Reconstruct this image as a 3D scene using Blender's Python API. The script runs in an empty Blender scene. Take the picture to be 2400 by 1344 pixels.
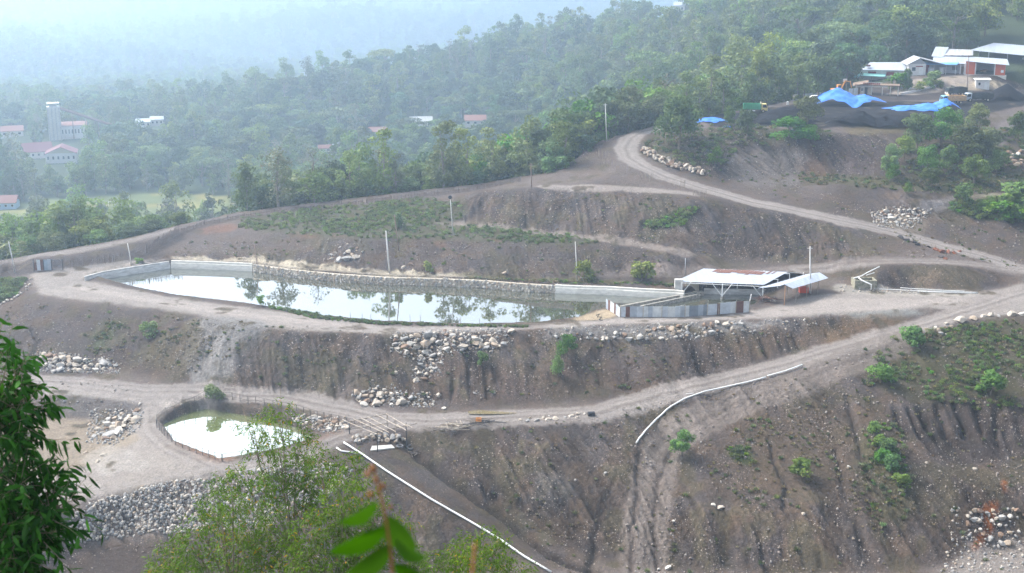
import bpy, bmesh, math, random
import numpy as np
from mathutils import Vector, Matrix, Euler
from mathutils.geometry import delaunay_2d_cdt

R = math.radians
rnd = random.Random(7)
rng = np.random.default_rng(11)
scene = bpy.context.scene
COL = scene.collection

# ------------------------------------------------------------------ camera, sky, sun, exposure
CAM_Z = 68.0
PITCH = R(15)
FPX = 3000.0
cd = bpy.data.cameras.new('camera')
cam = bpy.data.objects.new('camera', cd)
COL.objects.link(cam)
cam.location = (0, 0, CAM_Z)
cam.rotation_euler = (R(90) - PITCH, 0, 0)
cd.sensor_width = 36
cd.lens = 36 * FPX / 2400
cd.clip_start = 0.3
cd.clip_end = 12000
cd.dof.use_dof = True
cd.dof.focus_distance = 230
cd.dof.aperture_fstop = cd.lens / 1000 / 0.012     # a 12 mm aperture
scene.camera = cam

SUN_EL, SUN_AZ = R(47), R(-58)        # azimuth from +Y (view direction) towards +X
world = bpy.data.worlds.new('World')
scene.world = world
world.use_nodes = True
wn = world.node_tree
sky = wn.nodes.new('ShaderNodeTexSky')
sky.sky_type = 'NISHITA'
sky.sun_disc = False
sky.sun_elevation = SUN_EL
sky.sun_rotation = SUN_AZ
sky.air_density = 1.0
sky.dust_density = 6.0
sky.altitude = 300
bg = wn.nodes['Background']
bg.inputs['Strength'].default_value = 0.15
shs = wn.nodes.new('ShaderNodeHueSaturation')        # thin high cloud whitens the sky
shs.inputs['Saturation'].default_value = .45
wn.links.new(sky.outputs[0], shs.inputs['Color'])
wn.links.new(shs.outputs[0], bg.inputs[0])
sd = bpy.data.lights.new('sun', 'SUN')
sd.energy = 2.3
sd.angle = R(16)
sd.color = (1.0, 0.96, 0.91)
sun = bpy.data.objects.new('sun', sd)
COL.objects.link(sun)
to_sun = Vector((math.sin(SUN_AZ) * math.cos(SUN_EL), math.cos(SUN_AZ) * math.cos(SUN_EL), math.sin(SUN_EL)))
sun.rotation_euler = to_sun.to_track_quat('Z', 'Y').to_euler()
sun.location = (0, 200, 300)
vs = scene.view_settings
vs.view_transform = 'Standard'
vs.look = 'None'
vs.exposure = 1.42
vs.gamma = 1
vs.use_curve_mapping = False
scene.render.engine = 'CYCLES'
cy = scene.cycles
cy.max_bounces = 6
cy.diffuse_bounces = 3
cy.glossy_bounces = 3
cy.transmission_bounces = 3
cy.volume_bounces = 2
cy.transparent_max_bounces = 12
cy.use_denoising = True

HAZE_ON = True
def build_haze():
    me = bpy.data.meshes.new('haze')
    bm = bmesh.new()
    bmesh.ops.create_cube(bm, size=1)
    bm.to_mesh(me); bm.free()
    o = bpy.data.objects.new('haze', me)
    COL.objects.link(o)
    z0, z1 = -190.0, 330.0
    o.scale = (8200, 8400, z1 - z0)
    o.location = (0, 3700, (z0 + z1) / 2)
    m = bpy.data.materials.new('haze_air')
    m.use_nodes = True
    nt = m.node_tree
    nt.nodes.clear()
    out = nt.nodes.new('ShaderNodeOutputMaterial')
    v = nt.nodes.new('ShaderNodeVolumePrincipled')
    v.inputs['Color'].default_value = (0.64, 0.81, 1.0, 1)
    v.inputs['Density'].default_value = 0.0005
    v.inputs['Anisotropy'].default_value = 0.65
    nt.links.new(v.outputs[0], out.inputs['Volume'])
    me.materials.append(m)
    o['kind'] = 'stuff'
    return o

# ------------------------------------------------------------------ picture geometry
CP, SP = math.cos(PITCH), math.sin(PITCH)
def ray(px, py):
    u = (px - 1200) / FPX
    v = (672 - py) / FPX
    return Vector((u, CP + v * SP, -SP + v * CP))
def Zp(px, py, z):
    """point where the line of sight through a picture point meets height z"""
    d = ray(px, py)
    t = (z - CAM_Z) / d.z
    return (d.x * t, d.y * t, z)
def Q(px, r, z):
    """point at ground distance r in the direction of picture column px"""
    az = math.atan((px - 1200) / FPX / 0.975)
    return (r * math.sin(az), r * math.cos(az), z)

# ------------------------------------------------------------------ survey lines of the terrain (picture x, picture y, height)
LINES = [
 # plateau: near rim of the large pond, crest and foot of the front slope
 [(200,668,.4),(330,682,.3),(430,702,.3),(600,724,.3),(760,750,.3),(900,764,.35),(1080,769,.35),(1250,766,.4),(1340,758,.5),(1420,748,.7),(1600,747,.9),(1750,740,.9),(1850,715,1)],
 [(95,690,.5),(200,704,.5),(300,712,.5),(420,728,.5),(560,757,.5),(700,775,.5),(900,783,.5),(1000,782,.5),(1240,773,.6),(1400,768,.9),(1560,755,1),(1750,750,1),(1900,744,1.1),(2050,730,1.2),(2215,716,1.3)],
 [(1200,797,-1),(1400,802,-1),(1600,797,-.8),(1800,782,-.6),(1950,764,-.6)],
 [(-200,830,-5.5),(0,850,-6),(130,872,-6),(280,866,-6),(400,888,-6.3),(500,903,-6.6),(640,912,-7),(820,938,-7.6),(1000,952,-8),(1100,950,-7.9),(1300,938,-7.5),(1500,912,-6.4),(1650,878,-5.2),(1800,835,-3.6),(1950,800,-2.2),(2100,765,-.6),(2200,735,.5),(2230,722,1.1)],
 [(70,652,1),(60,675,.3),(30,700,-.8),(0,714,-1.8),(-200,760,-5)],
 [(-200,650,-4),(0,680,-3.5),(0,650,-1.5),(30,640,-.5),(60,640,.6)],
 # low road, outer edge
 [(640,932,-7.5),(740,948,-7.8),(830,968,-8.2),(870,985,-8.3),(1000,1000,-8.5),(1150,993,-8.5),(1300,985,-8.2),(1400,978,-8),(1550,935,-7),(1700,900,-5.6),(1850,862,-4),(1900,850,-3.5),(2050,805,-2),(2160,775,-.5),(2250,755,.3),(2400,738,.8),(2700,728,.8)],
 [(2230,700,1.5),(2400,690,1.6),(2700,680,1.8)],
 [(1850,700,1.2),(2000,700,1.3),(2290,690,1.5)],
 [(1940,685,1.4),(2060,682,1.5),(2280,685,1.6),(2350,672,1.8)],
 [(1950,645,2.6),(2040,638,3.4),(2070,632,4.6),(2130,625,5),(2240,628,4.8),(2340,640,3.4)],
 [(1950,618,4),(2100,616,5.4),(2250,619,5.1),(2400,640,3.2)],
 [(1650,604,4),(1760,600,4),(1900,604,4.2),(2050,608,5.2),(2200,610,5.3),(2330,622,4.3)],
 # main road: lower and upper edge
 [(1560,292,23.2),(1500,303,22),(1465,320,21),(1448,345,19.6),(1445,372,18),(1465,398,17),(1520,427,15.5),(1620,458,14),(1760,490,12),(1900,515,10.3),(2000,536,9),(2100,558,7.4),(2200,586,5.8),(2300,614,4.4),(2400,648,3),(2700,740,1)],
 [(1565,302,23),(1520,315,21.6),(1495,332,20.3),(1490,348,19.3),(1510,368,18.2),(1560,392,17),(1650,425,15),(1760,462,12.9),(1900,493,11),(2000,516,9.7),(2100,538,8),(2200,564,6.3),(2300,590,4.9),(2400,618,3.5),(2700,690,1.6)],
 # pond back bank: foot and crest, second bank foot and crest
 [(300,613,1.7),(400,604,1.75),(500,606,1.75),(600,614,1.8),(760,627,1.8),(900,638,1.8),(1100,647,1.8),(1250,653,1.75),(1400,657,1.7),(1560,662,1.7),(1700,652,1.9),(1850,645,2.4),(1940,640,2.6)],
 [(520,547,4.2),(650,545,5.4),(840,558,6.1),(1000,558,6.3),(1250,570,6.4),(1400,572,6.4),(1560,590,5.9),(1640,603,5)],
 [(1100,528,7.3),(1300,548,7.0),(1450,565,6.8),(1600,578,6.3),(1660,592,5.2)],
 [(1080,500,9),(1090,470,11),(1130,447,13),(1250,443,14),(1400,450,14),(1550,460,14),(1620,466,13.8)],
 [(1280,438,14.4),(1450,447,14.5)],
 [(1230,425,14),(1300,408,15),(1350,365,17.5),(1410,332,20),(1480,306,21.8),(1560,288,23.3)],
 # boundary on the left and behind
 [(-200,640,-1),(0,606,2),(150,583,3),(300,556,4),(420,525,5.2),(560,497,6),(700,478,7.2),(850,461,8.3),(1000,442,9.8),(1120,430,11.5),(1230,412,13.2)],
 [(0,632,1.5),(150,600,2.6),(300,572,3.4),(370,555,4),(430,535,5),(560,507,5.9),(700,490,7),(850,475,8.2),(1000,459,9.6),(1100,449,10.8)],
 [(-200,680,-2),(30,650,.3),(140,632,1.3),(250,618,1.7),(370,598,2.2),(450,560,3.6)],
 [(700,520,6.4),(900,512,7.3),(1000,502,8),(1050,522,7.3)],
 # slope above the main road, grass bench, yard
 [(1560,297,23.2),(1640,300,23.6),(1740,302,23.8),(1800,300,24),(1900,312,23.5),(1990,312,23.3),(2070,305,23.3),(2150,300,23.2),(2230,290,23.3),(2330,262,23.5),(2400,250,24),(2700,240,24.5)],
 [(1880,424,14.5),(2000,430,14.5),(2100,440,14),(2200,446,13.4),(2260,456,12.8)],
 [(1880,413,14.9),(2050,418,15),(2200,415,15.2),(2300,400,15.6),(2400,395,15.8),(2700,390,16)],
 [(2150,474,12),(2250,463,12.4),(2400,462,12.6),(2700,462,12.6)],
 [(2060,498,10.2),(2170,500,9.8),(2290,515,8.8),(2400,522,8.6),(2700,530,8.4)],
 [(1650,285,23.8),(1770,268,24),(1900,262,24),(2050,275,24),(2200,250,24.2),(2400,225,24.6),(2700,215,25)],
 [(1640,276,23.8),(1700,263,23.9),(1850,238,24.2),(1960,218,24.6),(2080,217,24.8),(2200,222,24.8),(2400,208,25.3),(2700,200,26)],
 [(2030,216,25.2),(2080,206,26.2),(2150,190,27.8),(2230,186,28)],
 [(2130,178,28.5),(2230,172,29),(2300,182,28.5),(2400,166,30),(2700,160,31.5)],
 # right hill in the foreground, dozer track
 [(2060,830,-3.2),(1870,898,-5.2),(1700,955,-8),(1560,1035,-11.2),(1520,1150,-15),(1500,1344,-21.5)],
 [(2600,950,-7.5),(2400,950,-7.5),(2100,950,-7.5),(1900,1000,-9.5),(1700,1052,-11.5)],
 [(2110,1062,-11.2),(2250,1072,-12.7),(2400,1072,-13),(2700,1072,-13)],
 [(2700,1150,-15),(2400,1150,-15),(2100,1150,-14.5),(1800,1200,-16),(1620,1200,-16.3)],
 [(2700,1290,-21.5),(2400,1280,-21),(2240,1310,-21.3),(2100,1344,-21.3),(1800,1344,-21.5),(1620,1344,-21.6)],
 # middle: gully and pipe rib
 [(1200,1100,-12.5),(1300,1060,-10.8),(1400,1200,-17)],
 [(960,1062,-10.8),(1090,1150,-14.4),(1250,1250,-18.5),(1530,1350,-22.5)],
 [(810,1045,-9),(1000,1160,-13),(1290,1344,-19.5)],
 [(750,1060,-9.4),(800,1105,-10.8),(900,1200,-14.5),(1000,1344,-20)],
 [(600,1245,-15.2),(700,1344,-17.5)],
 # small pond rim
 [(480,917,-7.2),(365,975,-8.2),(370,1003,-8.7),(410,1047,-8.8),(520,1086,-8.9),(640,1064,-8.9),(740,1038,-8.8),(815,1008,-8.6),(870,990,-8.4)],
 [(480,917,-7.2),(640,932,-7.5)],
 # lower left ground
 [(-200,890,-6.2),(0,892,-6.3),(130,898,-6.4),(350,925,-7),(420,930,-7.1)],
 [(140,932,-7.2),(250,940,-7.5),(330,955,-7.9)],
 [(140,985,-9.3),(250,985,-9.3),(300,1000,-9.2)],
 [(-200,1090,-10),(50,1100,-10),(150,1050,-9.6),(230,1100,-9.5),(400,1100,-9.2),(600,1112,-9.2)],
 [(-200,1240,-11),(100,1222,-10.5),(220,1174,-10),(400,1130,-9.7),(560,1110,-9.5),(700,1092,-9.6)],
 [(-200,1330,-15.5),(160,1276,-14.6),(300,1262,-14.6),(430,1262,-14.8),(560,1240,-14.6)],
 [(-200,1360,-16.5),(0,1350,-16),(300,1350,-16.5)],
]
PTS = []
def dense(pts, step=3.0):
    out = [pts[0]]
    for a, b in zip(pts, pts[1:]):
        d = math.hypot(b[0] - a[0], b[1] - a[1])
        n = max(1, int(d / step))
        for k in range(1, n + 1):
            t = k / n
            out.append(tuple(a[i] + (b[i] - a[i]) * t for i in range(3)))
    return out
for ln in LINES:
    PTS += dense([Zp(*p) for p in ln])
# ground beyond the boundary drops to the valley
BND = [Zp(*p) for p in [(-200,640,-1),(0,606,2),(150,583,3),(300,556,4),(420,525,5.2),(560,497,6),(700,478,7.2),(850,461,8.3),(1000,442,9.8),(1120,430,11.5),(1230,412,13.2),(1300,408,15),(1350,365,17.5),(1410,332,20),(1480,306,21.8),(1560,288,23.3)]]
for p in dense(BND, 6):
    r = math.hypot(p[0], p[1])
    for dr, dz in ((9, 5), (32, 17), (75, 36)):
        if p[0] > 25 and dr > 40: continue
        k = (r + dr) / r
        PTS.append((p[0] * k, p[1] * k, max(p[2] - dz, -44)))
for px in (-500, -100, 300, 700, 1000):
    PTS += [Q(px, 430, -43), Q(px, 520, -45), Q(px, 620, -46), Q(px, 720, -48), Q(px, 820, -48)]
PTS += [Q(1200,400,-16), Q(1300,380,-8), Q(1300,500,-24), Q(1150,500,-32), Q(1500,390,4), Q(1500,470,-8), Q(1650,395,14), Q(1700,460,6), Q(1750,400,20), Q(1850,410,21),
        Q(1150,620,-38), Q(1300,600,-28), Q(1500,580,-8), Q(1700,560,14),
        Q(1900,455,20), Q(2000,430,26), Q(2200,440,31), Q(2400,430,32), Q(2700,440,38),
        Q(1000,720,-42), Q(1150,740,-32), Q(1300,740,-20), Q(1500,720,-1), Q(1700,700,24), Q(1900,620,44), Q(2400,580,56), Q(2800,580,62),
        Q(500,950,-50), Q(700,900,-34), Q(850,930,-24), Q(1000,950,-17), Q(1150,950,-9), Q(1300,950,1), Q(1500,950,14), Q(1700,920,42), Q(1900,900,80), Q(2400,880,105), Q(2900,860,125)]
for px, z in ((-900,-78),(-100,-78),(500,-84),(1000,-92),(1500,-80),(2000,-20),(2600,45)):
    PTS.append(Q(px, 1250, z))
for px in (-900,-100,600,1300,2000,2700,3300):
    PTS += [Q(px, 1700, -110), Q(px, 2200, -118), Q(px, 2800, -106), Q(px, 3400, -72), Q(px, 4300, 20), Q(px, 6800, 240)]
for px in (-1600,-900,-200,600,1200,1800,2600,3300,4000):
    PTS += [Q(px, 150, -20), Q(px, 128, -12), Q(px, 100, 8), Q(px, 48, 35), Q(px, 10, 60), Q(px, 1.5, 66.2)]
PTS += [(0, -30, 70), (-60, -40, 70), (60, -40, 70), Q(-1600,260,-3), Q(-1200,330,-6), Q(-1600,450,-12), Q(4000,250,0), Q(4000,330,14), Q(4000,450,36), Q(4000,700,80), Q(-1600,900,-20), Q(-2500,2000,-60), Q(5000,2000,60), Q(-2500,6500,100), Q(5000,6500,150)]

# ------------------------------------------------------------------ numpy helpers
def boxblur(a, n):
    if n < 1: return a
    for ax in (0, 1):
        a = np.moveaxis(a, ax, 0)
        p = np.concatenate([np.repeat(a[:1], n + 1, 0), a, np.repeat(a[-1:], n, 0)], 0)
        c = np.cumsum(p, 0, dtype=np.float64)
        a = (c[2 * n + 1:] - c[:-2 * n - 1]) / (2 * n + 1)
        a = np.moveaxis(a, 0, ax)
    return a
def blur(a, s):
    n = max(1, int(round(s)))
    return boxblur(boxblur(boxblur(a, n), n), n)
_perm = rng.random((256, 256))
def vnoise(x, y, seed=0):
    x = x + seed * 17.31; y = y + seed * 9.77
    xi = np.floor(x).astype(int); yi = np.floor(y).astype(int)
    fx = x - xi; fy = y - yi
    fx = fx * fx * (3 - 2 * fx); fy = fy * fy * (3 - 2 * fy)
    g = lambda i, j: _perm[i & 255, j & 255]
    return (g(xi, yi) * (1 - fx) + g(xi + 1, yi) * fx) * (1 - fy) + (g(xi, yi + 1) * (1 - fx) + g(xi + 1, yi + 1) * fx) * fy
def fbm(x, y, seed=0, oct=4):
    s = 0; a = .5; t = 0
    for k in range(oct):
        s = s + a * vnoise(x * 2 ** k, y * 2 ** k, seed + k * 3); t += a; a *= .5
    return s / t
def sstep(a, b, x):
    t = np.clip((x - a) / (b - a), 0, 1)
    return t * t * (3 - 2 * t)

class Raster:
    def __init__(s, x0, y0, step, nx, ny):
        s.x0, s.y0, s.st, s.nx, s.ny = x0, y0, step, nx, ny
        s.X, s.Y = np.meshgrid(x0 + np.arange(nx) * step, y0 + np.arange(ny) * step)
        s.a = np.full((ny, nx), np.nan)
    def samp(s, x, y, arr=None):
        a = s.a if arr is None else arr
        fx = np.clip((x - s.x0) / s.st, 0, s.nx - 1.001); fy = np.clip((y - s.y0) / s.st, 0, s.ny - 1.001)
        i = fx.astype(int); j = fy.astype(int); fx = fx - i; fy = fy - j
        return (a[j, i] * (1 - fx) + a[j, i + 1] * fx) * (1 - fy) + (a[j + 1, i] * (1 - fx) + a[j + 1, i + 1] * fx) * fy
    def fill_tin(s, V, T):
        for t in T:
            (ax, ay, az), (bx, by, bz), (cx, cy_, cz) = V[t[0]], V[t[1]], V[t[2]]
            i0 = max(0, int((min(ax, bx, cx) - s.x0) / s.st)); i1 = min(s.nx, int((max(ax, bx, cx) - s.x0) / s.st) + 2)
            j0 = max(0, int((min(ay, by, cy_) - s.y0) / s.st)); j1 = min(s.ny, int((max(ay, by, cy_) - s.y0) / s.st) + 2)
            if i0 >= i1 or j0 >= j1: continue
            d = (by - cy_) * (ax - cx) + (cx - bx) * (ay - cy_)
            if abs(d) < 1e-9: continue
            X = s.X[j0:j1, i0:i1]; Y = s.Y[j0:j1, i0:i1]
            u = ((by - cy_) * (X - cx) + (cx - bx) * (Y - cy_)) / d
            v = ((cy_ - ay) * (X - cx) + (ax - cx) * (Y - cy_)) / d
            w = 1 - u - v
            m = (u > -1e-6) & (v > -1e-6) & (w > -1e-6)
            s.a[j0:j1, i0:i1][m] = (u * az + v * bz + w * cz)[m]
def inpoly(X, Y, poly):
    m = np.zeros(X.shape, bool)
    xs = [p[0] for p in poly]; ys = [p[1] for p in poly]
    sel = (X >= min(xs)) & (X <= max(xs)) & (Y >= min(ys)) & (Y <= max(ys))
    x = X[sel]; y = Y[sel]; r = np.zeros(x.shape, bool)
    n = len(poly)
    for k in range(n):
        x1, y1 = poly[k][:2]; x2, y2 = poly[(k + 1) % n][:2]
        if y1 == y2: continue
        c = ((y1 > y) != (y2 > y)) & (x < (x2 - x1) * (y - y1) / (y2 - y1) + x1)
        r ^= c
    m[sel] = r
    return m

_in = [Vector((p[0], p[1])) for p in PTS]
_o = delaunay_2d_cdt(_in, [], [], 0, 1e-4)
_V = []
for v, og in zip(_o[0], _o[3]):
    _V.append((v.x, v.y, sum(PTS[k][2] for k in og) / len(og) if og else 0.0))
_T = [tuple(f) for f in _o[2]]
NR = Raster(-190, 120, 0.35, 1180, 1000)       # near survey: 413 x 350 m
FR = Raster(-3600, -40, 8.0, 900, 860)
NR.fill_tin(_V, _T); FR.fill_tin(_V, _T)
FR.a = np.where(np.isnan(FR.a), np.interp(FR.Y, [-40, 120, 400, 1000, 3500, 6500], [70, -12, -12, -50, -130, 120]), FR.a)
FR.a = blur(FR.a, 1)
_r = np.hypot(FR.X, FR.Y)
FR.a = FR.a + (fbm(FR.X * .01, FR.Y * .01, 3) - .5) * 14 * sstep(450, 1400, _r) + (fbm(FR.X * .0022, FR.Y * .0034, 41, 3) - .5) * 120 * sstep(1250, 2100, _r)
NR.a = np.where(np.isnan(NR.a), FR.samp(NR.X, NR.Y), NR.a)
NR.a = blur(NR.a, 2)

# large pond and small pond basins
W_FAR = [(245,655),(330,641),(400,630),(500,633),(590,637),(680,650),(780,660),(900,668),(1010,671),(1130,676),(1230,684),(1300,688),(1368,691),(1420,692),(1500,697),(1585,701),(1650,690),(1790,692)]
W_NEAR = [(1765,708),(1752,722),(1600,732),(1462,736),(1420,722),(1340,746),(1250,755),(1080,758),(900,751),(760,737),(600,711),(430,691),(330,672)]
POND = [Zp(x, y, 0) for x, y in W_FAR + W_NEAR]
SP_Z = -9.2
POND2 = [Zp(x, y, SP_Z) for x, y in [(383,996),(425,973),(480,958),(540,968),(590,978),(650,990),(700,1005),(735,1022),(722,1032),(640,1055),(520,1075),(415,1036)]]
_np = len(W_FAR)
POND_CUT = []
for _k, _p in enumerate(POND):       # the cut reaches under the retaining walls of the far side
    _a = Vector(POND[_k - 1][:2]); _b = Vector(POND[(_k + 1) % len(POND)][:2]); _t = (_b - _a).normalized()
    _g = .85 if 0 < _k < _np - 2 else 1.0
    POND_CUT.append((_p[0] - _t.y * _g, _p[1] + _t.x * _g))
m1 = inpoly(NR.X, NR.Y, POND_CUT); m2 = inpoly(NR.X, NR.Y, POND2)
NR.a = np.where(m1, -1.6, NR.a)
NR.a = np.where(m2, -10.6, NR.a)
NR.a = boxblur(NR.a, 1)
M_POND = m1 | m2

def edgeblend(x, y):
    dx = np.minimum(x - NR.x0, NR.x0 + NR.st * (NR.nx - 1) - x)
    dy = np.minimum(y - NR.y0, NR.y0 + NR.st * (NR.ny - 1) - y)
    return sstep(0, 12, np.minimum(dx, dy))
def Hsm(x, y):
    x = np.asarray(x, float); y = np.asarray(y, float)
    w = edgeblend(x, y)
    return NR.samp(x, y) * w + FR.samp(x, y) * (1 - w)

# ------------------------------------------------------------------ draping
def T(px, py, tmax=1500):
    """point of the terrain seen at a picture position"""
    d = ray(px, py)
    t = np.linspace(60, tmax, int((tmax - 60) / .5))
    h = Hsm(d.x * t, d.y * t)
    z = CAM_Z + d.z * t
    k = np.argmax(z < h)
    if k == 0:
        k = len(t) - 1
    a, b = t[k - 1], t[k]
    for _ in range(12):
        m = (a + b) / 2
        if CAM_Z + d.z * m < float(Hsm(d.x * m, d.y * m)): b = m
        else: a = m
    return Vector((d.x * b, d.y * b, float(Hsm(d.x * b, d.y * b))))
def TL(pts, step=2.5):
    p = [T(*q) for q in pts]
    return p
# ------------------------------------------------------------------ streaks that run down each slope (rills and rake marks)
_sm = blur(NR.a, 6)
gy, gx = np.gradient(_sm, NR.st)
slope = np.hypot(gx, gy)
ux, uy = gx / (slope + 1e-6), gy / (slope + 1e-6)
def turn(ux, uy, a):
    return ux * math.cos(a) - uy * math.sin(a), ux * math.sin(a) + uy * math.cos(a)
def lic(noise, ux, uy, n=14, st=1.6):
    J, I = np.mgrid[0:NR.ny, 0:NR.nx].astype(float)
    acc = noise.copy(); cnt = 1
    for sgn in (1, -1):
        x = I.copy(); y = J.copy()
        for k in range(n):
            i = np.clip(x.round().astype(int), 0, NR.nx - 1); j = np.clip(y.round().astype(int), 0, NR.ny - 1)
            x += sgn * st * ux[j, i]; y += sgn * st * uy[j, i]
            i = np.clip(x.round().astype(int), 0, NR.nx - 1); j = np.clip(y.round().astype(int), 0, NR.ny - 1)
            acc += noise[j, i]; cnt += 1
    acc /= cnt
    return (acc - acc.mean()) / acc.std()
tx, ty = turn(ux, uy, R(24))
wn1 = rng.standard_normal((NR.ny, NR.nx))
wn2 = blur(rng.standard_normal((NR.ny, NR.nx)), 2)
wn3 = boxblur(rng.standard_normal((NR.ny, NR.nx)), 1)
ST1 = lic(wn1, tx, ty, 12, 1.5)        # rake marks, leaning
ST2 = lic(wn2, ux, uy, 16, 2.0)        # rills down the fall line
ST3 = lic(wn3, ux, uy, 12, 1.5)
ST1 = np.clip(ST1, -2.2, 2.2); ST2 = np.clip(ST2, -2.2, 2.2); ST3 = np.clip(ST3, -2.2, 2.2)
SLM = sstep(.2, .5, slope)
LOWN = fbm(NR.X * .05, NR.Y * .05, 5)
MIDN = fbm(NR.X * .3, NR.Y * .3, 8)
FINE = fbm(NR.X * 1.3, NR.Y * 1.3, 21, 3)

def PX(pts): return [T(x, y) for x, y in pts]
def mask_poly(pts, feather=1.5, rough=.5, world=None):
    p = world or PX(pts)
    m = inpoly(NR.X, NR.Y, p).astype(float)
    m = blur(m, feather / NR.st / 1.5)
    return sstep(.25, .75, m + (MIDN - .5) * rough)
def dist_line(pts):
    """distance of every raster cell within 16 m to a polyline (world), with the along-line parameter"""
    D = np.full(NR.X.shape, 1e3)
    S = np.zeros(NR.X.shape)
    L = 0
    for a, b in zip(pts, pts[1:]):
        ax, ay, bx, by = a[0], a[1], b[0], b[1]
        l = math.hypot(bx - ax, by - ay)
        i0 = max(0, int((min(ax, bx) - 16 - NR.x0) / NR.st)); i1 = min(NR.nx, int((max(ax, bx) + 16 - NR.x0) / NR.st))
        j0 = max(0, int((min(ay, by) - 16 - NR.y0) / NR.st)); j1 = min(NR.ny, int((max(ay, by) + 16 - NR.y0) / NR.st))
        if i0 >= i1 or j0 >= j1: continue
        X = NR.X[j0:j1, i0:i1] - ax; Y = NR.Y[j0:j1, i0:i1] - ay
        t = np.clip((X * (bx - ax) + Y * (by - ay)) / (l * l + 1e-9), 0, 1)
        dx = X - t * (bx - ax); dy = Y - t * (by - ay)
        d = np.hypot(dx, dy) * np.sign((bx - ax) * Y - (by - ay) * X + 1e-9)
        c = D[j0:j1, i0:i1]; k = np.abs(d) < np.abs(c)
        c[k] = d[k]; S[j0:j1, i0:i1][k] = (L + t * l)[k]
        L += l
    return D, S

# ------------------------------------------------------------------ colours of the ground by what lies there
C = np.zeros((NR.ny, NR.nx, 3))
dirt = np.array([.133, .110, .097]); dirt2 = np.array([.105, .085, .074]); grey = np.array([.18, .165, .16]); brown = np.array([.14, .105, .075])
def mixc(mask, col, amt=1.0):
    global C
    m = (mask * amt)[..., None]
    C = C * (1 - m) + np.asarray(col) * m
C[:] = dirt
mixc(sstep(.35, .65, LOWN), dirt2)
mixc(sstep(.45, .7, fbm(NR.X * .11, NR.Y * .11, 15)), grey, .5)
mixc(sstep(.5, .72, fbm(NR.X * .16, NR.Y * .16, 31)), brown, .55)
mixc(sstep(.46, .62, fbm(NR.X * .33, NR.Y * .33, 57)), (.165, .120, .080), .55)
mixc(sstep(.5, .64, fbm(NR.X * .4, NR.Y * .4, 88)), (.105, .098, .102), .6)
mixc(sstep(.54, .68, fbm(NR.X * .25, NR.Y * .25, 97)), (.115, .105, .06), .6)
flat = 1 - sstep(.12, .3, slope)
mixc(flat, (.25, .22, .205), .55)
Z_SAND = (.36, .325, .30); Z_ROAD = (.32, .285, .265)
G_DK = (.035, .060, .018); G_LT = (.085, .125, .035); G_OL = (.12, .12, .055)
GRASSM = np.zeros(C.shape[:2])
def zone(pts, col, amt=1, feather=1.5, rough=.6, grass=0):
    global GRASSM
    m = mask_poly(pts, feather, rough)
    mixc(m, col, amt)
    if grass: GRASSM = np.maximum(GRASSM, m * grass)
    return m
# flats, light dusty ground
zone([(70,640),(200,622),(395,600),(395,612),(180,655),(250,668),(430,702),(600,724),(900,764),(1250,765),(1420,750),(1450,742),(1755,733),(1900,690),(2060,686),(2290,690),(2360,670),(2420,660),(2420,735),(2250,750),(2215,722),(1900,744),(1560,757),(1240,774),(900,784),(700,776),(560,758),(420,730),(200,706),(90,690)], Z_SAND, .75)
zone([(100,660),(400,720),(700,760),(1000,775),(1300,765),(1600,752),(2100,725),(2300,700),(1950,700),(1850,720),(1700,742),(1450,748),(1200,768),(900,768),(600,735),(430,710),(250,680)], (.44, .39, .36), .55, 1)
zone([(-100,880),(130,890),(350,915),(480,915),(365,975),(345,1000),(300,1000),(340,950),(150,925),(-100,920)], (.41, .37, .345), .8)
zone([(330,935),(365,990),(410,1055),(520,1092),(700,1060),(760,1050),(760,1075),(600,1110),(400,1130),(220,1172),(-50,1215),(-50,1100),(180,1110),(300,1010)], (.38, .34, .31), .8)
zone([(-100,960),(140,960),(280,990),(330,1030),(230,1090),(150,1120),(-100,1130)], (.34, .28, .21), .8, 3, 1.2)
zone([(230,1040),(330,1060),(360,1100),(250,1115),(200,1090)], (.44, .41, .38), .5, 2, 1.4)
zone([(140,925),(250,935),(350,950),(300,985),(140,975)], (.2, .19, .185), .8)
zone([(1330,750),(1425,722),(1450,742),(1400,752)], (.5, .4, .27), .8, 1)
zone([(395,598),(600,606),(760,621),(900,634),(1100,645),(1100,656),(900,650),(680,634),(590,622),(400,611)], (.5, .44, .34), .7, .8)
# perimeter ledge road, terrace road
zone([(-100,632),(0,612),(150,588),(300,561),(420,530),(420,538),(300,570),(150,598),(0,628),(-100,650)], (.3, .27, .25), .8, 1)
zone([(-100,655),(0,632),(150,602),(300,574),(370,557),(430,540),(440,555),(370,596),(250,616),(140,630),(30,648),(-100,678)], (.085, .075, .072), .75, 1, .8)
zone([(-100,640),(0,605),(150,582),(300,555),(420,524),(560,496),(560,499),(420,528),(300,559),(150,587),(0,611),(-100,646)], (.15, .12, .10), .7, .6, .6)
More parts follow.
